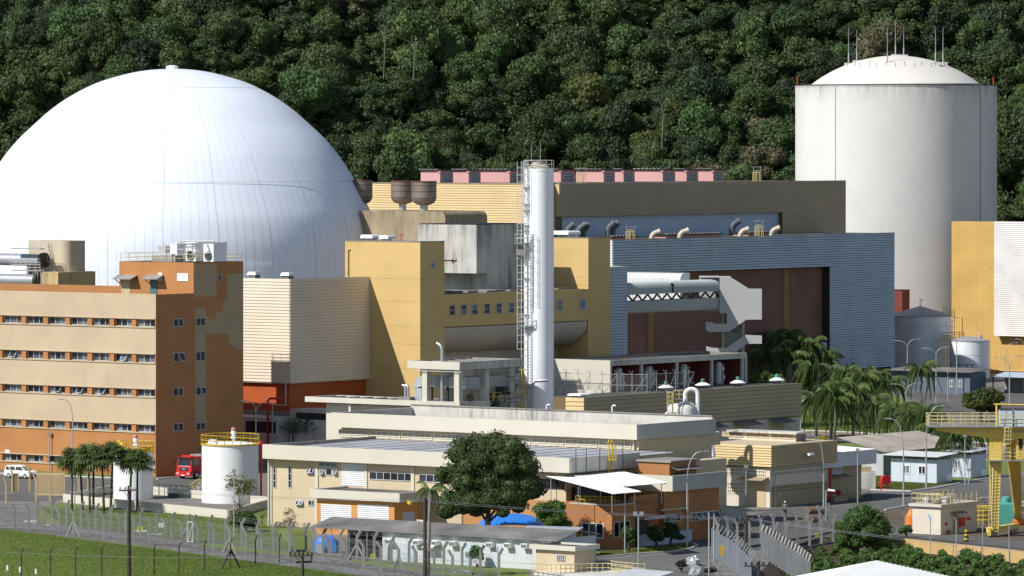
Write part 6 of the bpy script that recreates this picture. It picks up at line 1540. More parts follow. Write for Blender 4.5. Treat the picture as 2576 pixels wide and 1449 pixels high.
def trunk_mesh(name, h, r, R, limbs=4, reach=2.0, mat=None, lean=.0):
    m = MB(); pts = [(0, 0, -1.5), (R.uniform(-.2, .2), R.uniform(-.2, .2), h * .5), (lean, R.uniform(-.3, .3), h)]
    m.tube(pts, [r * 1.25, r, r * .6], 8)
    for i in range(limbs):
        a = 2 * pi * i / limbs + R.uniform(-.5, .5); z = h * R.uniform(.55, .9)
        m.tube([(0, 0, z), (reach * .5 * cos(a), reach * .5 * sin(a), z + reach * .45), (reach * cos(a), reach * sin(a), z + reach * R.uniform(.7, 1.2))], [r * .5, r * .33, r * .12], 6)
    return m.mesh(name, mat or M_bark, smooth=True)
LF = [leaf_mat('forest_green', (0.048, 0.077, 0.027), (0.067, 0.101, 0.032), (0.095, 0.126, 0.046)),
      leaf_mat('forest_dark', (0.030, 0.051, 0.022), (0.041, 0.065, 0.027), (0.058, 0.084, 0.034)),
      leaf_mat('forest_fresh', (0.055, 0.096, 0.029), (0.078, 0.123, 0.038), (0.110, 0.153, 0.054)),
      leaf_mat('forest_tan', (0.095, 0.095, 0.050), (0.131, 0.117, 0.063), (0.180, 0.153, 0.090)),
      leaf_mat('forest_lime', (0.064, 0.081, 0.025), (0.089, 0.102, 0.030), (0.119, 0.128, 0.043))]
def tree_proto(seed, r, h, z0, nl, n, size, mat, tr=.22, out=.55):
    R = random.Random(seed); lb = lobes_round(R, r, h, nl, z0)
    return crown_mesh('crown', lb, n, size, mat, seed, out=out), trunk_mesh('trunk', z0 + h * .3, tr, R, 5, r * .6, M_bark2)
PROT = []
for s, (r, h, z0, nl, n, mi) in enumerate(((3.6, 5.2, 4.5, 11, 2600, 0), (4.2, 5.0, 5.5, 14, 3000, 0), (3.0, 6.4, 3.8, 12, 2600, 2), (4.6, 4.4, 6.5, 15, 3200, 1), (3.4, 4.6, 4.5, 10, 2300, 1), (3.8, 4.8, 5.0, 12, 2700, 3), (3.2, 4.2, 5.0, 10, 2200, 4), (2.8, 7.0, 3.5, 12, 2600, 0), (4.0, 5.6, 4.5, 13, 2900, 2), (3.3, 5.0, 4.0, 11, 2300, 1))):
    PROT.append((tree_proto(100 + s, r, h, z0 * .3, nl + 7, int(n * 2.6), .38, LF[mi], out=.8), mi, r, z0 * .3 + h))
KIND = ['green forest tree', 'dark green forest tree', 'fresh green forest tree', 'tan flowering forest tree', 'yellowish forest tree']
def add_tree(x, y, z, k, s, sz, rz, label, cat='tree', group=None, name='forest_tree'):
    (cm, tm), mi, r, hh = PROT[k]
    o = link(bpy.data.objects.new(name, None)); o.location = (x, y, z); o.rotation_euler = (0, 0, rz); o.scale = (s, s, sz)
    tag(o, label, cat, group)
    for n_, me in (('crown', cm), ('trunk', tm)):
        c = link(bpy.data.objects.new(n_, me)); c.parent = o
    return o
RF = random.Random(21)
def visible(px_, py_, r=0):
    if not (-60 < px_ < 2640 and -70 < py_ < 575): return False
    if (px_ - 433) ** 2 + (py_ - 680) ** 2 < (505 - r) ** 2: return False
    if 2000 + r < px_ < 2507 - r and py_ > 215: return False
    if (px_ - 2254) ** 2 / 215 ** 2 + (py_ - 215) ** 2 / 74 ** 2 < .7: return False
    if 900 < px_ < 2127 and py_ > 452 + r: return False
    if px_ > 2500 and py_ > 560: return False
    return True
cand = []
for _ in range(44000):
    y = RF.uniform(978, 1175); x = RF.uniform(-.155, .155) * y
    z = hill_z(x, y); cand.append((x, y, z))
near = []; grid = {}
for x, y, z in cand:
    k = RF.choices(range(10), (10, 9, 11, 7, 8, 2, 2, 9, 10, 8))[0]; s = .55 + 1.1 * RF.random() ** 1.7
    sp = PROT[k][2] * s * 1.0
    c = (int(x // 8), int(y // 8)); ok = True
    for i in (-1, 0, 1):
        for j in (-1, 0, 1):
            for (X, Y, q) in grid.get((c[0] + i, c[1] + j), ()):
                if (X - x) ** 2 + (Y - y) ** 2 < (.5 * (sp + q)) ** 2 * .5: ok = False
    if not ok: continue
    grid.setdefault(c, []).append((x, y, sp))
    sz = s * RF.uniform(.85, 1.5); ht = PROT[k][3] * sz
    cxp = CX + F * x / y; cyp = YH + F * (H - z - ht * .75) / y
    near.append((x, y, z, k, s, sz, visible(cxp, cyp, 6), cxp, cyp))
vis = [t for t in near if t[6]]; hid = [t for t in near if not t[6]]
vis.sort(key=lambda t: -t[4] * PROT[t[3]][2] / t[1])
COLS = ((110, 'far left of the dome'), (210, 'over the left dome flank'), (320, 'over the left dome shoulder'), (400, 'just left of the dome top'), (480, 'over the dome top'), (570, 'just right of the dome top'), (680, 'over the right dome shoulder'), (790, 'over the right dome flank'), (890, 'over the dome foot'), (980, 'over the leftmost drum'), (1080, 'over the paired drums'), (1170, 'over the first pink house'), (1260, 'over the second pink house'), (1340, 'over the stack'), (1430, 'right of the stack'), (1510, 'over the fourth pink house'), (1590, 'over the fifth pink house'), (1680, 'over the seventh pink house'), (1770, 'over the eighth pink house'), (1860, 'over the last pink house'), (1930, 'over the hall ladder'), (2010, 'beside the cylinder'), (2110, 'over the left cylinder rods'), (2210, 'left over the cylinder roof'), (2310, 'over the middle cylinder rods'), (2420, 'over the right cylinder rods'), (2510, 'over the cylinder right edge'), (9999, 'right of the cylinder'))
ROWS = ((10, 'top edge'), (70, 'very high'), (130, 'high'), (190, 'fairly high'), (250, 'half way up'), (310, 'fairly low'), (370, 'low'), (9999, 'lowest'))
used = {}
def place_words(x, y):
    return '%s %s' % ([w_ for l_, w_ in ROWS if y < l_][0], [w_ for l_, w_ in COLS if x < l_][0])
SZ = ('small', 'big', 'mid sized', 'slim', 'broad')
for i, (x, y, z, k, s, sz, v, cxp, cyp) in enumerate(vis[:300]):
    w_ = place_words(cxp, cyp); kd = KIND[PROT[k][1]]; sw = 'tall' if sz / s > 1.25 else 'broad' if PROT[k][2] * s > 4.4 else 'small' if PROT[k][2] * s < 3.2 else 'round'
    lb_ = '%s %s, %s' % (sw, kd, w_)
    for alt in ('', ' behind another', ' in a gap', ' by darker crowns', ' in front'):
        if lb_ + alt not in used: break
    used[lb_ + alt] = 1
    add_tree(x, y, z, k, s, sz, RF.uniform(0, 6.28), lb_ + alt, 'tree', 'trees on the forested hillside')
# the rest of the wood: one mass
rng = np.random.default_rng(5)
Vs, Qs, off_ = [], [], 0
for (x, y, z, k, s, sz, v, cxp, cyp) in vis[300:] + hid:
    if not v and RF.random() < .86: continue
    lb = lobes_round(RF, PROT[k][2] * s, 5 * sz, 7, 2.2 * sz)
    V, Q = leaves(rng, lb, 600 if v else 200, .62 if v else 1.0); V2, Q2 = core(lb, .72, 6, 4)
    V = np.vstack([V, V2]); Q = np.vstack([Q, Q2 + len(Q) * 4]); V = V + np.array([x, y, z]); Vs.append(V); Qs.append(Q + off_); off_ += len(V)
# undergrowth on the slope and along its foot
n = 150000; uy = rng.uniform(975, 1160, n); ux = rng.uniform(-.125, .125, n) * uy
uz = np.array([hill_z(a, b) for a, b in zip(ux, uy)]) + rng.uniform(0, 3.0, n) ** 1.6
c = np.stack([ux, uy, uz], 1); nr = rng.normal(size=(n, 3)) + np.array([0, -.6, .8]); nr /= np.linalg.norm(nr, axis=1)[:, None]
a = np.cross(nr, rng.normal(size=(n, 3))); a /= np.linalg.norm(a, axis=1)[:, None]; b = np.cross(nr, a); s_ = rng.uniform(.35, .8, n)[:, None]
V = np.stack([c - a * s_ * .5, c - b * s_ * .35, c + a * s_ * .5, c + b * s_ * .35], 1).reshape(-1, 3)
Vs.append(V); Qs.append(np.arange(n * 4).reshape(n, 4) + off_)
wood = link(bpy.data.objects.new('forest_undergrowth', fast_mesh('forest_undergrowth', np.vstack(Vs), np.vstack(Qs), LF[0]))); wood['kind'] = 'stuff'
wood['label'] = 'dark green undergrowth and small trees filling the wooded slope'
print('forest', len(vis), len(hid), sum(len(v) for v in Vs))
# bare pale trunks showing in the wood
for i, (x, y0, y1, nm) in enumerate(((965, 75, 145, 'left of centre above the turbine hall'), (1040, 95, 150, 'leaning pair above the turbine hall'), (1665, 255, 320, 'half way to the cylinder'))):
    Y = 1035; X = (x - CX) / F * Y; R = random.Random(i); z1, z0 = zY(y0, Y), zY(y1, Y)
    t = T('bare_tree', 'slender pale bare trunk standing out of the forest, %s' % nm, 'tree', X, Y, z0 - 4, grid=False, group='pale bare trunks in the forest')
    m = MB(); m.tube([(X, Y, z0 - 4), (X + .3, Y, (z0 + z1) / 2), (X - .4, Y, z1)], [.12, .09, .04], 6); t.add('trunk', m, M_bark2)
    m = MB()
    for j in range(5): z = z0 + (z1 - z0) * R.uniform(.5, .95); d = R.choice((-1, 1)); m.tube([(X, Y, z), (X + d * R.uniform(.8, 2), Y, z + R.uniform(.6, 1.8))], [.045, .02], 5)
    t.add('branch', m, M_bark2)

# ---- garden and yard trees
M_lf1 = leaf_mat('tree_dark', (.024, .046, .014), (.038, .066, .018), (.055, .080, .026))
M_lf2 = leaf_mat('tree_fresh', (.060, .125, .020), (.085, .160, .028), (.11, .19, .04))
M_lf3 = leaf_mat('tree_olive', (.085, .090, .030), (.115, .115, .040), (.15, .125, .05))
M_lf4 = leaf_mat('shrub_green', (.045, .095, .022), (.065, .125, .03), (.095, .16, .045))
M_lf5 = leaf_mat('tree_yellowtip', (.05, .10, .02), (.08, .13, .03), (.22, .24, .05))
M_lf6 = leaf_mat('yellow_flower', (.10, .12, .03), (.40, .30, .03), (.75, .50, .04))
M_lf7 = leaf_mat('dry_brown', (.035, .028, .018), (.05, .038, .024), (.07, .05, .03))
M_lf8 = leaf_mat('grey_palm', (.10, .13, .09), (.14, .17, .12), (.18, .2, .15))
M_lf9 = leaf_mat('palm_green', (.10, .155, .05), (.135, .20, .06), (.19, .24, .09), .4)
M_lf10 = leaf_mat('palm_fan', (.085, .125, .04), (.11, .155, .05), (.18, .21, .08), .4)
def yard_tree(label, x, ybase, ytop, wpx, mat, n, size, trunk_frac=.4, seed=0, nl=12, z=0.0, name='tree', cat='tree', tr=.14, f=.7, flat_=1.0, bark=None, group=None, limbs=5, dome_=False):
    X, Y = G(x, ybase, z); k = Y / F; hh = (ybase - ytop) * k; r = wpx * k / 2; R = random.Random(seed)
    t = T(name, label, cat, X, Y, z, grid=False, group=group, local=True)
    z0 = hh * trunk_frac; ch = hh - z0; lb = []
    for i in range(nl):
        a = R.uniform(0, 2 * pi); q = sqrt(R.random()) * r * .68; s = r * R.uniform(.26, .42); zz = z0 + ch * R.uniform(.2, .82) * (1 - .3 * (q / r) ** 2)
        if dome_: q = sqrt(R.random()) * r * .78; zz = z0 + ch * (.06 + .82 * sqrt(max(0, 1 - (q / r) ** 2)) * R.uniform(.25, 1)); s = r * R.uniform(.13, .27)
        lb.append((q * cos(a), q * sin(a), zz, s, s, min(s * .85, ch * .38) * flat_))
    lb.append((0, 0, z0 + ch * .5, r * .62, r * .62, ch * .33))
    o = link(bpy.data.objects.new('crown', crown_mesh('crown', lb, n, size, mat, seed, f))); o.parent = t.o
    o = link(bpy.data.objects.new('trunk', trunk_mesh('trunk', z0 + ch * .3, tr, R, limbs, r * .55, bark or M_bark))); o.parent = t.o
    return t
bt = yard_tree('broad dark green tree standing before the laboratory front', 1228, 1390, 1058, 300, M_lf1, 26000, .27, .13, 3, 120, tr=.32, dome_=True)
bt.o.scale = (1, .72, 1)
yard_tree('bright green bushy tree beside the blue awning', 1388, 1402, 1250, 122, M_lf2, 4200, .24, .30, 5, 14)
yard_tree('thin open olive leaved tree beside the big white tank', 602, 1330, 1175, 98, M_lf3, 1100, .22, .35, 6, 12, f=0, tr=.09, limbs=8)
yard_tree('round dark green shrub at the foot of the thin olive tree', 617, 1338, 1283, 98, M_lf4, 3600, .2, .02, 7, 12, name='shrub', cat='shrub')
yard_tree('small green tree before the orange corner window', 1578, 1388, 1320, 56, M_lf4, 1800, .22, .22, 8, 9)
yard_tree('dark shaded shrub, left one below the annex wall', 1648, 1378, 1316, 56, M_lf1, 1700, .22, .15, 9, 9, name='shrub', cat='shrub')
yard_tree('dark shaded shrub with light top, right one below the annex wall', 1690, 1375, 1306, 62, M_lf1, 2000, .22, .15, 10, 10, name='shrub', cat='shrub')
yard_tree('rounded tree with yellow green tips behind the yellow crane', 2470, 1062, 962, 110, M_lf5, 5200, .32, .15, 11, 16, tr=.2)
yard_tree('yellow flowering shrub behind the white wing, larger right one', 2060, 1124, 1098, 62, M_lf6, 1500, .26, .1, 12, 10, name='shrub', cat='shrub', f=.3)
yard_tree('yellow flowering shrub behind the annex cladding, smaller left one', 2010, 1112, 1092, 34, M_lf6, 700, .26, .1, 13, 7, name='shrub', cat='shrub', f=.3)
yard_tree('dry brown bush beside the silver sheeting', 1713, 1441, 1404, 40, M_lf7, 900, .14, .08, 14, 8, name='shrub', cat='shrub', f=0)
yard_tree('small potted palm like bush before the shed wall', 1197, 1428, 1362, 52, M_lf4, 1500, .28, .1, 15, 8, name='shrub', cat='shrub')
yard_tree('thin bare leaved sapling at the left lab corner', 730, 1330, 1275, 55, M_lf3, 240, .14, .3, 16, 8, f=0, tr=.04, limbs=7)
yard_tree('bare twiggy bush beside the round dark shrub', 660, 1318, 1270, 60, M_lf3, 160, .14, .2, 17, 8, f=0, tr=.05, limbs=9, name='shrub', cat='shrub')
yard_tree('dark feathery bush before the fence in the lower right', 2178, 1405, 1264, 185, M_lf4, 12000, .24, .02, 18, 30, z=-1.9, name='shrub', cat='shrub')
yard_tree('low green bush at the foot of the pump house wall', 2278, 1352, 1316, 44, M_lf4, 900, .2, .1, 19, 7, name='shrub', cat='shrub')
for i, (x, yb, yt, w_, nm) in enumerate(((1912, 1000, 928, 62, 'left'), (1958, 1004, 936, 66, 'right'))):
    yard_tree('dense clipped hedge tree behind the olive building, %s one' % nm, x, yb, yt, w_, M_lf4, 3600, .30, .05, 30 + i, 14, group='hedge trees behind the olive building')
for i, (x, yb, yt, w_, nm) in enumerate(((2030, 1000, 915, 60, 'left'), (2080, 1003, 920, 70, 'middle'), (2150, 1003, 925, 75, 'right'))):
    yard_tree('dark leafy tree in the shade of the palms, %s one' % nm, x, yb, yt, w_, M_lf1, 2600, .34, .1, 40 + i, 12, group='dark trees among the palms')
# undergrowth in the ditch below the retaining wall
rng = np.random.default_rng(9); Vs = []; Qs = []; o_ = 0; R = random.Random(4)
for i in range(420):
    x = R.uniform(1960, 2620); y = R.uniform(1405, 1500); p = G(x, y, -1.9)
    eY = min(G(a_, b_)[1] for a_, b_ in ((x, 1353 if x < 2243 else 1353 + (x - 2243) * .105),)) if x > 2020 else 545
    if p[1] > eY - 1.8: continue
    r = R.uniform(.35, 1.0); lb = lobes_round(R, r, r * 1.5, 5, R.uniform(0, .8)); V, Q = leaves(rng, lb, 380, .2); V2, Q2 = core(lb, .7, 6, 4)
    Q = np.vstack([Q, Q2 + len(V)]); V = np.vstack([V, V2]) + np.array([p[0], p[1], -1.95]); Vs.append(V); Qs.append(Q + o_); o_ += len(V)
u_ = link(bpy.data.objects.new('undergrowth', fast_mesh('undergrowth', np.vstack(Vs), np.vstack(Qs), leaf_mat('ditch_green', (.06, .105, .024), (.085, .14, .034), (.13, .17, .05))))); u_['kind'] = 'stuff'; u_['label'] = 'dense green undergrowth in the ditch below the retaining wall'
# grass blades on the lawns near the camera
def grass_on(name, quad, n, h, mat, seed, lab):
    rng = np.random.default_rng(seed); a, b, c, d = [np.array(G(*q)) for q in quad]
    s, t = rng.random(n), rng.random(n); P_ = (a * (1 - s)[:, None] + b * s[:, None]) * (1 - t)[:, None] + (d * (1 - s)[:, None] + c * s[:, None]) * t[:, None]
    ang = rng.uniform(0, pi, n); w_ = .045; hh = h * rng.uniform(.5, 1.3, n); ln = rng.normal(0, .05, (n, 2))
    dx_, dy_ = np.cos(ang) * w_, np.sin(ang) * w_
    V = np.stack([np.stack([P_[:, 0] - dx_, P_[:, 1] - dy_, np.zeros(n)], 1), np.stack([P_[:, 0] + dx_, P_[:, 1] + dy_, np.zeros(n)], 1), np.stack([P_[:, 0] + ln[:, 0], P_[:, 1] + ln[:, 1], hh], 1)], 1).reshape(-1, 3)
    o = link(bpy.data.objects.new(name, fast_mesh(name, V, np.arange(n * 3).reshape(n, 3), mat))); o['kind'] = 'stuff'; o['label'] = lab
M_blade = leaf_mat('grass_blade', (.125, .18, .034), (.155, .20, .042), (.18, .20, .055), .35)
grass_on('grass', ((0, 1331), (640, 1415), (1000, 1462), (0, 1462)), 110000, .09, M_blade, 1, 'short green grass of the lawn in the lower left corner')
grass_on('grass', ((100, 1275), (640, 1300), (760, 1392), (160, 1325)), 40000, .08, M_blade, 2, 'mown green grass between the security fence and the white tanks')
grass_on('grass', ((2020, 1010), (2320, 1035), (2300, 1098), (2018, 1080)), 30000, .16, M_blade, 3, 'mown grass under the tall palms')
grass_on('grass', ((2205, 1197), (2400, 1215), (2290, 1233), (2200, 1229)), 9000, .12, M_blade, 4, 'grass strip before the pale prefab cabins')
grass_on('grass', ((1510, 1401), (1745, 1376), (1735, 1369), (1510, 1388)), 5000, .12, M_blade, 6, 'grass verge beside the annex road')

# ---- palms: each frond is a part
def frond_mesh(L, droop, seed, mat, pairs=46, ll=.8, fall=.95):
    R = random.Random(seed); V = []; Q = []; rib = []
    for i in range(13):
        t = i / 12; rib.append(Vector((L * (.9 * t - .15 * droop * t * t * t), 0, L * (.72 * t - droop * t * t))))
    for i in range(pairs):
        t = .12 + .88 * i / pairs; j = min(11, int(t * 12)); p = rib[j].lerp(rib[j + 1], t * 12 - j); q = ll * (1 - .55 * abs(t - .45)) * R.uniform(.8, 1.1)
        for s in (-1, 1):
            d = Vector((.25 * q, s * q * (1 - fall * .72) * R.uniform(.4, 1.5), -q * fall * R.uniform(.7, 1.35))); w_ = Vector((.045, 0, .01)); o = len(V)
            V += [p - w_ * .6, p + w_ * .6, p + d * .6 + w_ * .55, p + d]; Q.append((o, o + 1, o + 2, o + 3))
    for a, b in zip(rib, rib[1:]): o = len(V); w_ = Vector((0, .035, 0)); V += [a - w_, a + w_, b + w_, b - w_]; Q.append((o, o + 1, o + 2, o + 3))
    return fast_mesh('frond', np.array([tuple(v) for v in V]), np.array(Q), mat)
def fan_mesh(L, seed, mat, n=15):
    R = random.Random(seed); V = []; Q = []; c = Vector((L * .42, 0, L * .20))
    V += [Vector((0, .03, 0)), Vector((0, -.03, 0)), c + Vector((0, -.02, 0)), c + Vector((0, .02, 0))]; Q.append((0, 1, 2, 3))
    for i in range(n):
        a = (i / (n - 1) - .5) * 4.2; q = L * .62 * R.uniform(.85, 1.1); d = Vector((cos(a), sin(a), 0)); w_ = Vector((-sin(a), cos(a), 0)) * .055
        m_ = c + d * q * .6 + Vector((0, 0, -.03 * q)); e = c + d * q * .86 + Vector((0, 0, -q * R.uniform(.2, .38))); o = len(V)
        V += [c - w_ * .3, c + w_ * .3, m_ + w_, m_ - w_]; Q.append((o, o + 1, o + 2, o + 3)); o = len(V); V += [m_ - w_, m_ + w_, e + w_ * .3, e - w_ * .3]; Q.append((o, o + 1, o + 2, o + 3))
    return fast_mesh('frond', np.array([tuple(v) for v in V]), np.array(Q), mat)
FR = [frond_mesh(3.1, d, i, M_lf9) for i, d in enumerate((.75, 1.15, 1.5, 1.85))]
FRB = frond_mesh(2.6, 1.5, 9, leaf_mat('dead_frond', (.16, .10, .05), (.2, .13, .07), (.25, .17, .09)), 16, .4)
FN = [fan_mesh(1.7, i, M_lf10) for i in range(3)]
FG = [frond_mesh(2.4, d, 20 + i, M_lf8, 22, .5, .5) for i, d in enumerate((.2, .5, .8))]
TRK = {}
def palm(label, x, yb, yt, kind='queen', seed=0, group=None, n=15, name='palm_tree', scale=1.0, dead=1):
    X, Y = G(x, yb); hh = (yb - yt) * Y / F; R = random.Random(seed)
    t = T(name, label, 'palm tree', X, Y, 0, grid=False, group=group, local=True)
    lf = {'queen': FR, 'fan': FN, 'grey': FG}[kind]
    top = hh - (1.1 if kind == 'queen' else .75 if kind == 'fan' else 1.4) * scale
    top = max(.3, top); r = .17 if kind == 'queen' else .13
    m = MB(); lean = R.uniform(-.25, .25); pts = [(0, 0, -.2), (lean * .4, 0, top * .4), (lean, lean * .5, top)]
    m.tube(pts, [r * 1.25, r, r * .82], 8); o = link(bpy.data.objects.new('trunk', m.mesh('trunk', M_bark2 if kind == 'queen' else M_bark, smooth=True))); o.parent = t.o
    for i in range(n):
        if kind == 'queen': me = lf[min(3, int(4 * i / n))]; tilt = R.uniform(-.25, .3) - (.35 if i < n * .15 else 0)
        else: me = lf[R.randrange(3)]; tilt = -1.25 + 1.65 * (i / n) + R.uniform(-.15, .15)
        f = link(bpy.data.objects.new('frond', me)); f.parent = t.o; f.location = (lean, lean * .5, top)
        f.rotation_euler = (R.uniform(-.25, .25), tilt, i * 2.39996 + R.uniform(-.2, .2)); q = scale * R.uniform(.85, 1.12); f.scale = (q, q, q)
    for i in range(dead):
        f = link(bpy.data.objects.new('frond', FRB)); f.parent = t.o; f.location = (lean, lean * .5, top - .2); f.rotation_euler = (0, .5, R.uniform(0, 6)); f['label'] = 'dead brown hanging frond'
    return t
gq = 'tall drooping palms on the lawn'
for i, (x, yb, yt, lab) in enumerate(((2054, 1100, 985, 'drooping palm with pale trunk nearest the olive building corner'), (2090, 1105, 968, 'drooping palm with a double trunk beside the road'), (2099, 1106, 985, 'slender palm touching the double trunk palm'), (2146, 1104, 960, 'tall drooping palm behind the two armed lamp'), (2112, 1052, 950, 'palm deep in the grove behind the front row'), (2150, 1078, 990, 'short palm between the grove and the road'), (2200, 1100, 985, 'drooping palm left of the curved road'), (2212, 1106, 1002, 'bushy palm standing beside the small camera pole'), (2252, 1120, 1012, 'palm before the road with long hanging fronds'), (2296, 1128, 1022, 'palm above the long grey roofed hall'), (2328, 1130, 1018, 'palm left of the crane cantilever tip'), (2318, 1040, 910, 'lone palm beside the dark hut and silver tank'), (2405, 1201, 1075, 'big drooping palm before the second cabin'), (2360, 1150, 1055, 'palm behind the first white roofed cabin'), (2440, 1150, 1060, 'palm hidden under the yellow crane girder'), (2170, 1040, 930, 'palm at the end wall of the grey building'), (2130, 1030, 918, 'palm half hidden behind the grove top'), (2205, 1030, 925, 'palm below the grey building door'), (2235, 1040, 945, 'palm at the right edge of the grove'))):
    palm(lab, x, yb, yt, 'queen', 60 + i, gq, 44, scale=1.15)
gd = 'dense palms before the brown wall'
for i, (x, yb, yt, lab) in enumerate(((1905, 985, 838, 'dense palm in the shade right of the stair tower'), (1940, 985, 832, 'upright palm top before the brown recess'), (1975, 988, 832, 'tallest palm before the brown recess'), (2010, 990, 850, 'palm before the right half of the brown recess'), (2040, 990, 848, 'palm covering the lower corner of the brown recess'), (1925, 990, 868, 'low wide palm behind the transformer bays'), (1985, 992, 872, 'low palm between the taller shaded palms'), (2075, 990, 880, 'palm at the foot of the grey cladding'), (2045, 1000, 905, 'palm in front of the pale low wall'))):
    palm(lab, x, yb, yt, 'queen', 90 + i, gd, 42, scale=1.3, dead=0)
gf = 'fan palms beside the small white tank'
for i, (x, yb, yt, lab) in enumerate(((181, 1285, 1148, 'leftmost fan palm with dark trunk before the bund wall'), (227, 1291, 1136, 'second fan palm, tall, trunk beside the grey pole'), (235, 1282, 1152, 'short fan palm close behind the second one'), (262, 1292, 1140, 'fan palm with thick shaggy crown in the middle of the row'), (278, 1286, 1134, 'tall fan palm overlapping the small white tank'), (326, 1284, 1150, 'fan palm before the small white tank beside the wooden pole'), (345, 1288, 1152, 'rightmost fan palm of the row'), (208, 1284, 1160, 'low fan palm filling the left of the row'))):
    palm(lab, x, yb, yt, 'fan', 120 + i, gf, 36, scale=1.35, dead=0)
for i, (x, yb, yt, lab) in enumerate(((735, 1172, 1062, 'grey green feathery palm behind the laboratory, left one'), (775, 1172, 1058, 'grey green feathery palm behind the laboratory, tallest'), (835, 1172, 1068, 'grey green feathery palm beside the lab upper roof'))):
    palm(lab, x, yb, yt, 'grey', 140 + i, 'grey green palms behind the laboratory', 20, scale=1.05, dead=0)
palm('tall lone palm with thin pale trunk before the porch roof', 1077, 1452, 1212, 'queen', 150, None, 13, scale=.75, dead=2)

# ================================================================ FENCES
M_foot = paint('dark_footing', (.13, .125, .115), grime=.4, streak=.3)
def post_mesh(name, h, arm, mat, w_=.15, style='bent', L=.62):
    m = MB(); m.box(-w_ / 2, w_ / 2, -w_ / 2, w_ / 2, 0, h); e = Vector((arm[0] * L, arm[1] * L, L)); m.beam((0, 0, h - .06), tuple(Vector((0, 0, h - .06)) + e), w_ * .95)
    return m.mesh(name, mat)
def fence(name, label, pts, h, arm, mat, mesh_=M_wire, mh=None, step=None, braces=(), vee=None, group=None, L=.66, w_=.26, wires=True, foot=False):
    """pts: ground points; a post at every point; arm: direction of the bent top"""
    t = T(name, label, 'fence', pts[0][0], pts[0][1], 0, grid=False, group=group)
    me = post_mesh('post', h, arm, mat, w_, L=L); q = [Vector((x, y, 0)) for x, y in pts]
    for p in q: t.inst('post', me, tuple(p))
    if vee:
        m = MB()
        m.beam((0, 0, h - .05), (vee[0] * .55, vee[1] * .55, h + .45), .045); vm = m.mesh('arm', M_pole)
        for p in q: t.inst('arm', vm, tuple(p))
    if mesh_:
        m = MB()
        for a, b in zip(q, q[1:]): m.add([tuple(a + Vector((0, 0, .1))), tuple(b + Vector((0, 0, .1))), tuple(b + Vector((0, 0, mh or h))), tuple(a + Vector((0, 0, mh or h)))], [(0, 1, 2, 3)])
        t.add('wire_mesh', m, mesh_)
    if wires:
        m = MB()
        for a, b in zip(q, q[1:]):
            for k_ in (.35, .65, .95):
                d = Vector((arm[0] * L * k_, arm[1] * L * k_, h + L * k_ - .02)); m.beam(a + d, b + d, .014)
            m.beam(a + Vector((0, 0, h * .5)), b + Vector((0, 0, h * .5)), .014)
        t.add('barbed_wire', m, M_post)
    if foot:
        for a, b in zip(q, q[1:]): m = MB(); m.beam(a + Vector((0, 0, .1)), b + Vector((0, 0, .1)), .16, .24); t.add('footing', m, M_foot)
    for i in braces:
        p = q[i]; d = (q[min(i + 1, len(q) - 1)] - q[max(i - 1, 0)]).normalized()
        for s in (-1, 1): m = MB(); m.beam(p + Vector((0, 0, h * .72)), p + d * s * h * .55, .14); t.add('brace', m, mat)
    return t
def lerp_pts(ctrl, n):
    """n+1 ground points along a pixel polyline, evenly spaced on the ground"""
    g = [Vector((*G(x, y), 0)) for x, y in ctrl]; ds = [0]
    for a, b in zip(g, g[1:]): ds.append(ds[-1] + (b - a).length)
    out = []
    for i in range(n + 1):
        s = ds[-1] * i / n
        for j in range(len(g) - 1):
            if s <= ds[j + 1] + 1e-6: out.append(tuple(g[j].lerp(g[j + 1], (s - ds[j]) / (ds[j + 1] - ds[j])))[:2]); break
    return out
row_a = [L1(255, 1100), L1(352, 1107), L1(450, 1118), L1(548, 1130), L1(650, 1142), L1(750, 1153), L1(853, 1168), L1(953, 1178), L1(1063, 1190), L1(1165, 1208), L1(1270, 1222), L1(1310, 1226), L1(1420, 1228), L1(1530, 1235), L1(1640, 1250), L1(1745, 1265)] + [L2(158, 1278), L2(268, 1290), L2(380, 1285), L2(496, 1318), L2(612, 1330), L2(726, 1345), L2(843, 1350), L2(960, 1372), L2(1080, 1385), L2(1200, 1405), L2(1316, 1420), L2(1440, 1432), L2(1565, 1449), L2(1690, 1470)]
fence('security_fence', 'inner row of the double security fence with outward bent concrete posts', [G(x, y) for x, y in row_a], 2.35, (.55, .1), M_post, M_wire, 2.2, vee=(-.5, -.1), braces=(10, 21), foot=True)
row_b = [L1(-10, 1135), L1(97, 1140), L1(195, 1145), L1(300, 1155), L1(402, 1168), L1(500, 1180), L1(603, 1190), L1(705, 1200), L1(812, 1210), L1(910, 1222), L1(1018, 1240), L1(1125, 1248), L1(1235, 1257), L1(1340, 1270), L1(1450, 1280), L1(1560, 1296), L1(1668, 1308), L1(1775, 1322)] + [L2(195, 1335), L2(305, 1365), L2(420, 1360), L2(537, 1375), L2(655, 1390), L2(770, 1405), L2(888, 1418), L2(1010, 1430), L2(1128, 1450), L2(1250, 1465), L2(1375, 1480), L2(1495, 1495)]
fence('security_fence', 'outer row of the double security fence along the gravel strip', [G(x, y) for x, y in row_b], 2.3, (-.62, 0), M_post, M_wire, 2.1, braces=(5, 15, 25), foot=True)
row_c = [L1(-50, 1480), L1(145, 1470), L1(343, 1465), L1(513, 1462), L1(690, 1455), L1(865, 1448), L1(1047, 1440), L1(1215, 1430), L1(1388, 1410), L1(1565, 1395), L1(1735, 1375), L2(37, 1375), L2(200, 1362)]
fence('lawn_fence', 'row of dark weathered bent posts across the front lawn', [G(x, y) for x, y in row_c], 2.5, (.3, 0), M_black, None, wires=True, braces=(9,), w_=.12, L=.5)
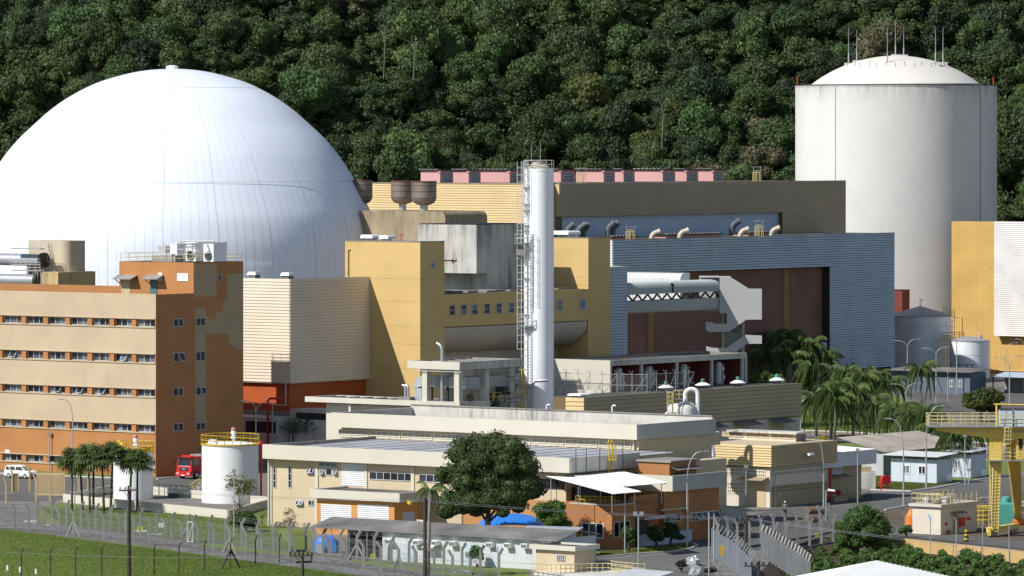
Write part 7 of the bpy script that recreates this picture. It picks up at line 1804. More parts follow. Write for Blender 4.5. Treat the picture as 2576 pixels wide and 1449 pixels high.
# right part of the perimeter
row_d = [S1(870, 790), S1(1000, 770), S1(1125, 812), S1(1280, 775), S1(1430, 752), S1(1590, 735), S1(1740, 705), S1(1885, 672), S1(2035, 650), S1(2185, 622), S1(2330, 590)]
fence('security_fence', 'security fence between the road and the gravel on the right side', [G(x, y) for x, y in row_d], 2.6, (-.45, 0), M_post, M_wire, 2.4, vee=(.5, 0), foot=True)
row_e = [S1(1610, 830), S1(1752, 812), S1(1900, 800), S1(2055, 778), S1(2207, 748), S1(2357, 722)]
fence('security_fence', 'security fence at the edge of the ditch on the right side', [G(x, y) for x, y in row_e], 2.45, (.5, 0), M_post, M_wire, 2.3, foot=True)
sc_ = lerp_pts([S1(795, 882), S1(1000, 1010), S1(1185, 1165), S1(1300, 1300)], 14)
t = fence('screen_fence', 'solid grey sheet screen fence with slanting arms in the lower right', sc_, 2.7, (.6, .25), M_pole, None, L=.75, w_=.08)
me = M_wire2
scr = [Vector((x, y, 0)) for x, y in sc_]
M_scr = paint('grey_screen_sheet', (.20, .23, .26), rough=.5, grime=.15, streak=.3, var=.08, bump=0)
for a, b in zip(scr, scr[1:]):
    m = MB(); d = (b - a).normalized(); nn = Vector((-d.y, d.x, 0)) * .03
    m.add([tuple(a + nn + Vector((0, 0, .05))), tuple(b + nn + Vector((0, 0, .05))), tuple(b + nn + Vector((0, 0, 2.68))), tuple(a + nn + Vector((0, 0, 2.68))), tuple(a - nn + Vector((0, 0, .05))), tuple(b - nn + Vector((0, 0, .05))), tuple(b - nn + Vector((0, 0, 2.68))), tuple(a - nn + Vector((0, 0, 2.68)))], [(0, 1, 2, 3), (7, 6, 5, 4), (3, 2, 6, 7), (0, 3, 7, 4), (1, 5, 6, 2)])
    t.add('screen_panel', m, M_scr)
a = scr[4]; m = MB(); m.box(a.x - .6, a.x - .2, a.y - .12, a.y - .08, .9, 1.9); t.add('notice', m, paint('ochre_notice', (.60, .36, .05), bump=0))
fence('screen_fence', 'close row of concrete posts with grey screen beside the ditch', lerp_pts([S1(1445, 905), S1(1530, 950), S1(1720, 1080), S1(1900, 1200), S1(2050, 1320)], 15), 2.7, (.35, .3), M_post, M_wire2, 2.6)
# beige fence and gate by the parked car
bg = paint('beige_post', (.62, .46, .25), grime=.2, streak=.2)
fence('beige_fence', 'beige post fence with slatted panels in front of the parked white car', [G(*R5(x, y)) for x, y in ((-60, 1230), (90, 1215), (185, 1040), (450, 1010), (545, 1168), (760, 1150), (960, 1082), (1200, 1035), (1340, 1020))], 2.5, (-.45, 0), bg, None, wires=False, w_=.2)
t = T('slatted_gate', 'beige framed gate of thin vertical bars behind the fence posts', 'gate', *G(*R5(560, 1075)), 0, grid=False)
g0, g1 = Vector((*G(*R5(560, 1078)), 0)), Vector((*G(*R5(985, 1085)), 0))
m = MB()
for z in (.15, 2.6): m.beam(g0 + Vector((0, 0, z)), g1 + Vector((0, 0, z)), .1, .22)
for s in (0, .5, 1): m.beam(g0.lerp(g1, s), g0.lerp(g1, s) + Vector((0, 0, 2.6)), .12)
t.add('frame', m, bg); m = MB()
for i in range(90): p = g0.lerp(g1, i / 89); m.beam(p + Vector((0, 0, .2)), p + Vector((0, 0, 2.6)), .03)
t.add('bars', m, bg, kind='stuff')
t = T('slatted_gate', 'narrow beige barred turnstile gate left of the parked car', 'gate', *G(*R5(200, 1040)), 0, grid=False)
g0, g1 = Vector((*G(*R5(190, 1042)), 0)), Vector((*G(*R5(280, 1040)), 0)); m = MB()
for z in (.15, 2.3): m.beam(g0 + Vector((0, 0, z)), g1 + Vector((0, 0, z)), .1, .15)
for s in (0, 1): m.beam(g0.lerp(g1, s), g0.lerp(g1, s) + Vector((0, 0, 2.3)), .1)
t.add('frame', m, bg); m = MB()
for i in range(22): p = g0.lerp(g1, i / 21); m.beam(p + Vector((0, 0, .2)), p + Vector((0, 0, 2.3)), .03)
t.add('bars', m, bg, kind='stuff')
# notices on the fences
def notice(x, y, w_, h_, yb, mat, lab, lines=3):
    p = G(x, yb); k = p[1] / F; z = zY(y, p[1]); t = T('notice', lab, 'sign', p[0], p[1] - .12, z, grid=False, group='notices on the security fence')
    t.box('board', mat, p[0] - w_ * k / 2, p[0] + w_ * k / 2, p[1] - .14, p[1] - .1, z - h_ * k / 2, z + h_ * k / 2); m = MB()
    for i in range(lines): zz = z + h_ * k * (.28 - .26 * i); m.box(p[0] - w_ * k * .32, p[0] + w_ * k * (.3 - .1 * (i % 2)), p[1] - .145, p[1] - .141, zz - .03, zz + .03)
    t.add('print', m, M_dark if mat is not M_white else M_pole)
M_ysign = paint('yellow_sign', (.80, .74, .05), grime=.02, streak=0, bump=0)
notice(352, 1330, 13, 10, 1353, M_ysign, 'yellow notice on the fence right of the fan palms'); notice(405.5, 1321, 12, 11, 1347, M_white, 'white notice on the fence near the narrow gate')
notice(938, 1399, 11, 11, 1425, M_ysign, 'yellow notice on the fence before the blue tarpaulin'); notice(1196, 1412, 16, 13, 1440, M_white, 'white notice on the fence before the potted bush')
notice(2054, 1346, 8, 10, 1356, M_ysign, 'small yellow notice on the right hand fence')

# ================================================================ POLES AND LAMPS
def lamp(label, x, yb, heads, fork, r=.085, group='street lamps'):
    X, Y = G(x, yb); k = Y / F; t = T('street_lamp', label, 'street lamp', X, Y, 0, grid=False, group=group)
    zf = zY(fork, Y); m = MB(); m.tube([(X, Y, 0), (X, Y, zf * .5), (X, Y, zf)], [r * 1.35, r * 1.1, r * .9], 8); t.add('pole', m, M_pole)
    for hx, hy in heads:
        dxh = (hx - x) * k; zh = zY(hy, Y); pts = [(X, Y, zf - .1)]
        for j in range(1, 9): q = j / 8; pts.append((X + dxh * q ** 1.9, Y, zf + (zh - zf) * (1 - (1 - q) ** 2.1)))
        m = MB(); m.tube(pts, r * .62, 6); t.add('arm', m, M_pole, smooth=True)
        d = 1 if dxh > 0 else -1; e = pts[-1]; m = MB(); m.beam(e, (e[0] + d * .55, e[1], e[2] + .02), .26, .11); t.add('lamp_head', m, M_steel)
    return t
lamp('two armed street lamp at the corner of the olive building', 2014.3, 1094, [(1980, 997), (2042, 1000)], 1030)
lamp('two armed street lamp in the curve of the road by the lawn', 2280, 1046, [(2250, 966), (2308, 964)], 995)
lamp('two armed street lamp in front of the big silver tank, left', 2282.7, 985, [(2258, 857), (2307, 853)], 880)
lamp('two armed street lamp in front of the big silver tank, right', 2355, 1012, [(2326, 876), (2379, 874)], 898)
lamp('dark two armed street lamp before the smaller silver tank', 2406.7, 992, [(2383, 841), (2414, 848)], 870)
lamp('two armed street lamp before the ochre ribbed wall', 2539.5, 1022, [(2512, 899), (2568, 896)], 928)
lamp('two armed street lamp behind the big white tank', 643.6, 1184, [(615, 1007), (677, 1011)], 1040)
lamp('tall single arm street lamp before the annex wall', 2072, 1303, [(2041, 1094)], 1190)
lamp('single arm street lamp beside the pump house, arm to the left', 2273, 1274, [(2236, 1053)], 1140)
lamp('single arm street lamp before the first cabin, arm to the right', 2330, 1228, [(2366, 1021)], 1110)
lamp('big single arm street lamp at the orange annex', 1728.5, 1376, [(1770, 1135)], 1215)
lamp('single arm street lamp before the dark tree', 1287, 1347, [(1311, 1163)], 1215)
lamp('single arm street lamp before the office front', 182.5, 1198, [(160, 1005)], 1060)
lamp('single arm street lamp beside the ochre wall, arm to the right', 2528.8, 968, [(2553, 862)], 900, .07)
lamp('short single arm lamp rising out of the palm grove', 2096, 1010, [(2108, 921)], 945, .07)
lamp('single arm street lamp at the right picture edge', 2578, 1060, [(2563, 853)], 900, .07)
def pole(label, x, yb, yt, head='flood', r=.06, name='light_pole', cat='light pole', mat=None, group='slim poles with lamps or cameras'):
    X, Y = G(x, yb); z = zY(yt, Y); t = T(name, label, cat, X, Y, 0, grid=False, group=group)
    m = MB(); m.tube([(X, Y, 0), (X, Y, z - .1)], [r * 1.2, r], 8); t.add('pole', m, mat or M_pole)
    if head == 'flood': t.box('floodlight', M_steel, X - .22, X + .22, Y - .16, Y + .16, z - .25, z + .1)
    elif head == 'twin':
        m = MB(); m.box(X - .35, X + .35, Y - .06, Y + .06, z - .35, z - .25); t.add('crossbar', m, M_pole)
        for s in (-1, 1): t.box('floodlight', M_steel, X + s * .3 - .2, X + s * .3 + .2, Y - .15, Y + .15, z - .24, z + .1)
    elif head == 'camera':
        m = MB(); m.beam((X, Y, z - .1), (X + .5, Y - .2, z - .1), .06); t.add('bracket', m, M_pole); m = MB(); m.beam((X + .2, Y - .2, z + .02), (X + .95, Y - .35, z - .08), .22, .2); t.add('camera', m, M_white)
    return t
for a in (('slim floodlight pole before the office, left of the palms', 123, 1187, 1088, 'flood'), ('slim floodlight pole before the office, right of the palms', 267, 1192, 1095, 'flood'), ('grey floodlight pole standing among the fan palms', 188, 1285, 1141, 'flood'), ('grey pole before the thin olive tree', 588.5, 1352, 1183, 'flood'), ('slim pole before the porch roof', 1162.6, 1350, 1243, 'flood'), ('slim camera pole at the grey shed roof', 1044, 1378, 1309, 'camera'), ('pole before the orange corner of the annex', 1572, 1393, 1216, 'none'), ('pole with twin floodlights by the annex road', 1606, 1452, 1290, 'twin'), ('tall thin pole left of the screen fence', 1783.5, 1458, 1287, 'none'), ('thin pole with a white box at the screen fence', 1796, 1416, 1291, 'none'), ('floodlight pole before the white wing', 2157.5, 1270, 1130, 'flood'), ('camera pole by the road before the annex', 2078, 1315, 1232, 'camera'), ('slim pole before the second cabin', 2427.6, 1220, 1094, 'flood'), ('short floodlight post beside the crane', 2437, 1216, 1180, 'flood'), ('thin pole before the right end of the annex door', 1960, 1272, 1192, 'none'), ('slim floodlight pole before the annex door', 1877, 1300, 1172, 'flood'), ('thin pole in front of the dark hut', 2384, 1010, 923, 'none'), ('slim post in the lower right by the ditch', 2027, 1455, 1393, 'none')):
    pole(*a)
def utility(label, x, Y, yt, arm, r=.16, zb=0, ins=4, kind='bar'):
    X = (x - CX) / F * Y; z = zY(yt, Y); t = T('utility_pole', label, 'utility pole', X, Y, zb, grid=False, group='wooden utility poles')
    m = MB(); m.tube([(X, Y, zb), (X, Y, z)], [r * 1.3, r * .9], 10); t.add('pole', m, M_wood, smooth=50)
    if arm:
        m = MB(); m.beam((X - arm, Y - .15, z - .45), (X + arm * .8, Y - .15, z - .4), .14); m.beam((X - arm * .6, Y - .12, z - .45), (X, Y - .12, z - 1.1), .05); t.add('crossarm', m, M_wood)
        for i in range(ins): q = X - arm * .9 + arm * 1.6 * i / max(1, ins - 1); m = MB(); m.lathe([(.05, z - .36), (.09, z - .3), (.09, z - .12), (.04, z - .08)], 8, (q, Y - .15, 0)); t.add('insulator', m, M_pole if kind == 'bar' else M_dark)
    return t
utility('dark wooden utility pole with crossarm before the fan palms', 324.5, 503, 1222, .95)
utility('dark wooden utility pole beside the lone tall palm', 1069, 500, 1253, 0)
t = utility('brown wooden utility pole with insulators at the screen fence', 1876.5, 503, 1298, 1.0, .19, kind='dark')
utility('short dark pole top with insulator crossarms at the bottom edge', 761, 470, 1386, 1.2, .14, ins=6, kind='dark')
utility('short dark pole top before the gravel path', 1909, 468, 1411, 1.3, .12, ins=5, kind='dark')
def wire(label, pts, r=.016, sag=.25):
    t = T('power_line', label, 'power line', pts[0].x, pts[0].y, 0, grid=False, group='power lines')
    for a, b in zip(pts, pts[1:]):
        m = MB(); m.tube([a.lerp(b, i / 12) - Vector((0, 0, sag * 4 * (i / 12) * (1 - i / 12))) for i in range(13)], r, 4); t.add('cable', m, M_steel)
for i, nm in enumerate(('upper', 'lower')):
    d = i * 4.0
    wire('thin power line between the poles across the picture, %s one' % nm, [P(-60, 1236 + d, 503), P(322, 1228 + d, 503), P(1069, 1258 + d, 500), P(1876, 1303 + d, 503), P(2700, 1395 + d, 492)])
wire('thin low wire across the front lawn', [P(-40, 1386, 470), P(660, 1402, 470), P(761, 1392, 470), P(1909, 1430, 468)], .014)
# ================================================================ WHITE TANKS AND BUND
M_wtank = paint('tank_white', (.78, .79, .78), grime=.15, streak=.35, stain=(.40, .42, .36), var=.04)
def white_tank(label, x, yb, rpx, yrim, hose=False):
    X, Y = G(x, yb); r = rpx / F * Y; Y += r; X = (x - CX) / F * Y; r = rpx / F * Y; z1 = zY(yrim, Y)
    t = T('white_tank', label, 'storage tank', X, Y, 0, grid=False)
    t.add('shell', MB().lathe([(r, 0), (r, z1)], 48, (X, Y, 0)), M_wtank, smooth=40)
    t.add('roof', MB().lathe([(r + .04, z1 - .1), (r + .04, z1), (r * .6, z1 + .28), (.05, z1 + .42)], 48, (X, Y, 0)), M_wtank, smooth=40)
    for k in (.34, .67): t.add('weld_seam', MB().lathe([(r, z1 * k - .03), (r + .012, z1 * k), (r, z1 * k + .03)], 48, (X, Y, 0)), M_wtank)
    t.add('deck_ring', MB().lathe([(r + .03, z1 - .02), (r + .12, z1 - .02), (r + .12, z1 + .12), (r + .03, z1 + .12)], 48, (X, Y, 0)), M_yrail)
    railing(t, 'railing', [(X + (r + .08) * cos(q), Y + (r + .08) * sin(q), z1) for q in [2 * pi * j / 22 for j in range(23)]], 1.15, M_yrail, .04, 2, 5)
    m = MB(); c = (X + r * .12, Y, z1)
    m.lathe([(.16, .2), (.16, .7), (.34, .72), (.34, .84), (.2, .9), (.2, 1.15), (.3, 1.2), (.3, 1.5), (.15, 1.6)], 12, c); t.add('breather_valve', m, M_white)
    t.add('valve_cap', MB().lathe([(.26, 1.6), (.3, 1.7), (.22, 1.95), (.05, 2.0)], 12, c), paint('pink_cap', (.55, .28, .24), bump=0))
    if hose:
        m = MB(); pts = [(X - r * .75, Y - r * .3, z1 + 1.3), (X - r * .55, Y - r * .45, z1 + .9), (X - r * .3, Y - r * .7, z1 + .35), (X, Y - r * .75, z1 + .25), (X + r * .5, Y - r * .6, z1 + .3), (X + r * .85, Y - r * .3, z1 + .3)]
        m.tube(pts, .22, 10); t.add('hose', m, M_yrail, smooth=True)
    else:
        t.add('hatch', MB().lathe([(.5, .1), (.55, .55), (.4, .6)], 16, (X - r * .6, Y - r * .2, z1)), M_white)
    return t, X, Y, r, z1
w1 = white_tank('large white round tank with yellow rail before the fire truck', 579, 1268, 71.3, 1118)
w2 = white_tank('smaller white round tank with yellow hose on its roof', 335.4, 1258, 50, 1136, True)
t = T('red_pipe', 'red fire pipe standing beside the large white tank', 'fire pipe', w1[1] + w1[3] + .35, w1[2], 0, grid=False)
t.add('pipe', MB().tube([(w1[1] + w1[3] + .3, w1[2], 0), (w1[1] + w1[3] + .3, w1[2], w1[4] + .1)], .12, 8), M_firered); t.add('nozzle', MB().tube([(w1[1] + w1[3] + .3, w1[2], w1[4] - .2), (w1[1] + w1[3] + .3, w1[2], w1[4] + .4)], .22, 8), M_firered)
def wall(label, pts, h, th=.22, mat=None, name='low_wall'):
    t = T(name, label, 'wall', pts[0][0], pts[0][1], 0, grid=False); q = [Vector((x, y, 0)) for x, y in pts]; m = MB()
    for a, b in zip(q, q[1:]): m.beam(a + Vector((0, 0, h / 2)), b + Vector((0, 0, h / 2)), th, h)
    t.add('wall', m, mat or M_fascia); return t
b0, b1, b2, b3 = G(160.5, 1264), G(574, 1305), G(690, 1272), G(300, 1236)
t = wall('long low cream bund wall around the white tanks', [b0, b1], .98)
q = [Vector((*p, 0)) for p in (b0, b3, b2, b1)]; m = MB()
for a, b in zip(q, q[1:]): m.beam(a + Vector((0, 0, .47)), b + Vector((0, 0, .47)), .2, .94)
t.add('return_wall', m, M_fascia)
flat('bund_floor', [b0, b1, b2, b3], .02, M_tarmac)
t = T('access_steps', 'grey steps with yellow handrail between the white tanks', 'stair', *G(485, 1248), 0, grid=False)
for i in range(4): p = G(470 + i * 9, 1250); t.box('step', M_frame, p[0] - .2, p[0] + .4, p[1] - 1, p[1] + 1, 0, .3 + .3 * i)
p, c = G(470, 1250), G(505, 1250); railing(t, 'railing', [(p[0], p[1] - 1, .3), (c[0], c[1] - 1, 1.3)], .95, M_yrail, .04, 2, .8)
t = T('valve_boxes', 'dark green valve boxes and pipes inside the bund', 'equipment', *G(440, 1252), 0, grid=False)
for i in range(5): p = G(424 + i * 8, 1254); t.box('box', paint('dark_green', (.03, .06, .045), bump=0), p[0], p[0] + .32, p[1], p[1] + .5, 0, .7)
p, c = G(395, 1250), G(470, 1256); railing(t, 'hoop_rail', [(p[0], p[1] + 3, 0), (c[0], c[1] + 3, 0)], 1.3, M_dark, .04, 1, 1.1)

# ================================================================ VEHICLES
def text_mesh(s, size, name='lettering'):
    c = bpy.data.curves.new(name, 'FONT'); c.body = s; c.size = size; c.align_x = 'CENTER'; c.align_y = 'CENTER'; c.extrude = .004; c.resolution_u = 2
    o = bpy.data.objects.new(name, c); link(o); dg = bpy.context.evaluated_depsgraph_get(); me = bpy.data.meshes.new_from_object(o.evaluated_get(dg)); bpy.data.objects.remove(o); me.name = name; return me
def lettering(t, s, size, mat, loc, rot, parent=None, name='lettering'):
    me = text_mesh(s, size, name); me.materials.clear(); me.materials.append(mat); o = link(bpy.data.objects.new(name, me)); o.parent = parent or t.o; o.location = loc; o.rotation_euler = rot; return o
M_car = paint('car_white', (.82, .83, .84), rough=.25, grime=.03, streak=0, var=.01, bump=0, spec=.5)
M_carglass = paint('car_glass', (.02, .025, .03), rough=.06, grime=0, streak=0, bump=0, spec=.7)
def loft(secs):
    """secs: list of closed outlines of equal length"""
    m = MB(); n = len(secs[0])
    for s_ in secs: m.v += [tuple(p) for p in s_]
    for i in range(len(secs) - 1):
        for j in range(n): k_ = (j + 1) % n; m.f.append((i * n + j, i * n + k_, (i + 1) * n + k_, (i + 1) * n + j)); m.m.append(0)
    m.f += [tuple(range(n))[::-1], tuple((len(secs) - 1) * n + j for j in range(n))]; m.m += [0, 0]; return m
def wheel(t, x, y, r, w_):
    o = t.add('wheel', MB().tube([(x, y - w_ / 2, r), (x, y + w_ / 2, r)], r, 20), M_rubber); m = MB()
    for s in (-1, 1): m.tube([(x, y + s * w_ * .5, r), (x, y + s * w_ * .54, r)], r * .62, 14)
    t.add('rim', m, M_pole, o)
cxp, cyp = Guv(54, 1203)
t = T('parked_car', 'white people carrier parked on the road before the office block', 'car', cxp, cyp, 0, rot=radians(0), local=True)
def prof(y):
    a = abs(y) / .86; q = .06 * a
    return [(-2.2 + q, y, .32), (2.15 - q * 2, y, .30), (2.22 - q * 4, y, .62), (2.0 - q * 3, y, .88), (1.15, y, 1.02), (-2.12 + q, y, 1.02), (-2.25 + q * 2, y, .7)]
t.add('body', loft([prof(y) for y in (-.86, -.80, 0, .80, .86)]), M_car, smooth=35)
def roof_p(y, i): return [(1.22 - .1 * i, y, 1.0), (.42 - .05 * i, y, 1.52 - .03 * i), (-.6, y, 1.64 - .03 * i), (-1.85, y, 1.58 - .03 * i), (-2.14 + .04 * i, y, 1.0)]
t.add('cabin', loft([roof_p(-.80, 1), roof_p(-.66, 0), roof_p(.66, 0), roof_p(.80, 1)]), M_car, smooth=35)
for a, b in ((-2.0, -1.32), (-1.25, -.3), (-.22, .72)):
    m = MB(); e = .28 if b > .5 else 0; m.add([(a + (.1 if a < -1.9 else 0), -.822, 1.04), (b + e, -.822, 1.04), (b - .12, -.80, 1.46), (a + (.16 if a < -1.9 else 0), -.80, 1.46)], [(0, 1, 2, 3)]); t.add('side_window', m, M_carglass)
m = MB(); m.add([(1.19, -.68, 1.05), (1.19, .68, 1.05), (.47, .58, 1.50), (.47, -.58, 1.50)], [(0, 1, 2, 3)]); m.v = [(a + .02, b, c + .01) for a, b, c in m.v]; t.add('windscreen', m, paint('tan_glass', (.22, .20, .15), rough=.1, bump=0, spec=.6))
for x in (-1.38, 1.38):
    for y in (-.76, .76): wheel(t, x, y, .33, .22)
for y in (-.62, .62): t.box('headlight', M_frame, 2.02, 2.14, y - .2, y + .2, .66, .84); t.box('tail_light', M_firered, -2.26, -2.17, y - .14, y + .14, .8, 1.1)
t.box('bumper', M_dark, 2.12, 2.24, -.7, .7, .34, .52); t.box('side_trim', M_dark, -1.0, 1.0, -.875, -.862, .42, .48)
m = MB(); m.tube([(-.1, -.865, .85), (.3, -.868, .8), (.7, -.866, .86)], .03, 5); t.add('teal_decal', m, paint('decal', (.1, .5, .5), bump=0))
# fire engine, nose towards the viewer
fu, fv = Guv(481.5, 1206)
t = T('fire_truck', 'red fire engine with white bumper half hidden behind the large white tank', 'fire engine', fu - 1.2, fv, 0, local=True)
t.add('cab', loft([[(-1.2, y, .55), (1.2, y, .55), (1.2, y, 1.75), (1.12, y + o_, 2.72), (-1.12, y + o_, 2.72), (-1.2, y, 1.75)] for y, o_ in ((0, .22), (1.9, 0))]), M_firered, smooth=20)
m = MB(); m.add([(-1.08, -.012, 1.72), (1.08, -.012, 1.72), (1.0, .19, 2.58), (-1.0, .19, 2.58)], [(0, 1, 2, 3)]); t.add('windscreen', m, M_carglass)
m = MB(); m.add([(1.212, .35, 1.7), (1.212, 1.5, 1.7), (1.15, 1.5, 2.5), (1.15, .5, 2.5)], [(0, 1, 2, 3)]); t.add('side_window', m, M_carglass)
t.box('bumper', M_firered, -1.22, 1.22, -.22, 0, .38, .95); t.box('grille', M_dark, -.72, .72, -.03, -.002, 1.0, 1.42)
for x in (-.85, .85): t.box('headlight', M_frame, x - .2, x + .2, -.24, -.221, .6, .8)
t.box('sun_visor', M_dark, -1.1, 1.1, -.12, .2, 2.6, 2.72); t.box('body', M_firered, -1.22, 1.22, 2.05, 7.2, .6, 2.75); t.box('ladder_rack', M_steel, -.9, .9, 2.2, 7, 2.78, 2.95); t.box('light_bar', M_firered, -.8, .8, .5, .8, 2.73, 2.92)
for s in (-1, 1): m = MB(); m.beam((s * 1.2, .1, 2.3), (s * 1.55, -.1, 2.2), .05); m.box(s * 1.55 - .08, s * 1.55 + .08, -.2, -.05, 1.75, 2.3); t.add('mirror', m, M_dark)
for y in (1.0, 5.6):
    for s in (-1, 1):
        o = t.add('wheel', MB().tube([(s * .95, y, .5), (s * 1.24, y, .5)], .5, 20), M_rubber); t.add('rim', MB().tube([(s * 1.24, y, .5), (s * 1.26, y, .5)], .28, 14), M_steel, o)
t.box('number_plate', M_white, -.26, .26, -.235, -.222, .42, .54)
lettering(t, 'CORPO DE BOMBEIROS', .17, M_white, (0, -.01, 1.58), (pi / 2, 0, 0)); lettering(t, 'IVECO', .2, M_white, (0, -.04, 1.22), (pi / 2, 0, 0))

# ================================================================ PERSON crossing the yard
def skin(name, pts, edges, mat, parent, lv=2, loc=(0, 0, 0)):
    me = bpy.data.meshes.new(name); me.from_pydata([p[:3] for p in pts], edges, []); o = link(bpy.data.objects.new(name, me)); o.parent = parent; me.materials.append(mat)
    o.modifiers.new('skin', 'SKIN'); o.modifiers.new('sub', 'SUBSURF').levels = lv; o.modifiers['sub'].render_levels = lv
    for i, p in enumerate(pts): r = p[3]; me.skin_vertices[0].data[i].radius = (r if isinstance(r, tuple) else (r, r)); me.skin_vertices[0].data[i].use_root = (i == 0)
    return o
X, Y = G(1975, 1302)
t = T('person', 'man in grey shirt, camouflage trousers and pale helmet walking across the yard', 'person', X, Y, 0, grid=False, local=True)
M_skin = paint('skin', (.36, .21, .14), grime=0, streak=0, bump=0); M_shirt = paint('grey_shirt', (.30, .28, .25), grime=.1, streak=0, var=.2); M_trs = paint('camo', (.17, .17, .13), grime=.6, streak=0, var=.4, stain=(.05, .05, .04), fine=14)
skin('body', [(0, 0, .95, (.14, .10)), (0, .01, 1.2, (.13, .10)), (0, 0, 1.42, (.10, .09)), (0, -.01, 1.50, .055), (0, -.03, 1.60, (.075, .09)), (0, -.03, 1.70, (.07, .085)), (.19, 0, 1.40, .06), (.27, .03, 1.12, .046), (.27, -.09, .88, .036), (.27, -.12, .78, .04), (-.19, 0, 1.40, .06), (-.27, -.02, 1.12, .046), (-.28, -.12, .9, .036), (-.28, -.16, .8, .04), (.10, .0, .88, .09), (.11, -.12, .5, .06), (.10, -.02, .1, .045), (.10, -.14, .05, .04), (-.10, .0, .88, .09), (-.11, .06, .5, .06), (-.10, .24, .12, .045), (-.10, .12, .06, .04)],
     [(0, 1), (1, 2), (2, 3), (3, 4), (4, 5), (2, 6), (6, 7), (7, 8), (8, 9), (2, 10), (10, 11), (11, 12), (12, 13), (0, 14), (14, 15), (15, 16), (16, 17), (0, 18), (18, 19), (19, 20), (20, 21)], M_skin, t.o)
skin('shirt', [(0, 0, .9, (.19, .13)), (0, .01, 1.2, (.18, .13)), (0, 0, 1.42, (.13, .11)), (.21, 0, 1.40, .085), (.28, .025, 1.1, .07), (-.21, 0, 1.40, .085), (-.28, -.02, 1.1, .07)], [(0, 1), (1, 2), (2, 3), (3, 4), (2, 5), (5, 6)], M_shirt, t.o)
skin('trousers', [(0, 0, .92, (.17, .12)), (.11, 0, .84, .11), (.12, -.12, .5, .085), (.11, -.02, .14, .075), (-.11, 0, .84, .11), (-.12, .06, .5, .085), (-.11, .23, .16, .075)], [(0, 1), (1, 2), (2, 3), (0, 4), (4, 5), (5, 6)], M_trs, t.o)
t.add('helmet', MB().lathe([(.16, 1.70), (.15, 1.72), (.13, 1.79), (.08, 1.85), (.01, 1.87)], 14, (0, -.03, 0)), M_frame, smooth=True)
for x, y in ((.10, -.09), (-.10, .17)): t.box('boot', M_dark, x - .055, x + .055, y - .12, y + .14, 0, .12)
m = MB()
for s in (-1, 1): m.blob((s * .03, -.118, 1.63), (.012, .008, .01), n=6, k=4)
t.add('eyes', m, M_dark); t.add('nose', MB().blob((0, -.125, 1.595), (.013, .02, .022), n=6, k=4), M_skin); t.add('mouth', MB().box(-.025, .025, -.118, -.108, 1.548, 1.556), M_brown)
for s in (-1, 1):
    bx0, by0 = s * .272, (-.13 if s > 0 else -.17)
    for i in range(4): q = -.03 + .02 * i; t.add('finger', MB().tube([(bx0, by0 + q, .77), (bx0 + s * .005, by0 + q - .005, .72), (bx0 - s * .008, by0 + q - .012, .685 + .01 * abs(i - 1))], .009, 5), M_skin)
    t.add('thumb', MB().tube([(bx0 - s * .02, by0 - .03, .79), (bx0 - s * .035, by0 - .055, .75)], .01, 5), M_skin)

# ================================================================ GANTRY CRANE
Yc = 555.0
def CP(x, y, d=0.0): Yq = Yc + d; return Vector(((x - CX) / F * Yq, Yq, zY(y, Yq)))
r4 = R4
X0 = (2494 - CX) / F * Yc
t = T('gantry_crane', 'yellow gantry crane with cantilever girder, railings and ladder at the right edge', 'crane', X0, Yc, 0, grid=False)
def pr4(name, pts, d0, d1, mat=M_crane):
    m = MB(); q = [r4(*p) for p in pts]; m.prism(q, lambda x, y: tuple(CP(x, y, 0) + Vector((0, d0, 0))), lambda x, y: tuple(CP(x, y, 0) + Vector((0, d1, 0)))); return t.add(name, m, mat)
gx1 = (2900 - CX) / F * Yc
zg1, zg0 = zY(1074, Yc), zY(1103, Yc); xa = CP(2354, 1071).x; xb = CP(2490, 1103).x
for d in (-.2, 3.4):
    m = MB(); m.prism([(xa, zg1 - .35), (xa, zg1), (gx1, zg1), (gx1, zg0), (xb, zg0)], lambda a, z: (a, Yc + d, z), lambda a, z: (a, Yc + d + .5, z)); t.add('girder', m, M_crane)
m = MB(); x = xa + .6
while x < gx1: m.box(x, x + .05, Yc - .24, Yc - .201, zg1 - .5 - (.6 if x > xb else .1), zg1 - .05); x += 1.6
t.add('girder_rib', m, M_crane, kind='stuff')
t.box('deck', M_steel, CP(2336, 1066).x, gx1, Yc - .9, Yc + 4.6, zg1 + .003, zg1 + .12)
x0 = CP(2338, 1066).x; railing(t, 'railing', [(gx1, Yc - .85, zg1 + .12), (x0, Yc - .85, zg1 + .12), (x0, Yc + 4.5, zg1 + .12), (gx1, Yc + 4.5, zg1 + .12)], 1.15, M_crail, .035, 3, 1.25)
for y_ in (0.7, 3.0): t.box('rail', M_conc, xa, gx1, Yc + y_, Yc + y_ + .15, zg1 + .121, zg1 + .3)
for a, b, lb in ((2514, 2545, 1), (2551, 2600, 2)):
    xa_, xb_ = CP(a, 1080).x, CP(b, 1080).x; o = t.box('control_cabinet', M_lblue, xa_, xb_, Yc - .6, Yc + .8, zg1 + .13, zY(1030, Yc)); t.box('cabinet_top', M_dark, xa_ - .05, xb_ + .05, Yc - .66, Yc + .86, zY(1030, Yc), zY(1028.5, Yc), o)
    m = MB(); m.box((xa_ + xb_) / 2, (xa_ + xb_) / 2 + .02, Yc - .62, Yc - .601, zg1 + .2, zY(1032, Yc)); t.add('cabinet_door_gap', m, M_dark, o)
m = MB(); p = CP(2507, 1073); m.tube([p, CP(2507, 1017)], .1, 6); m.tube([CP(2500, 1017), CP(2700, 1022)], .1, 6); t.add('cable_mast', m, M_crane)
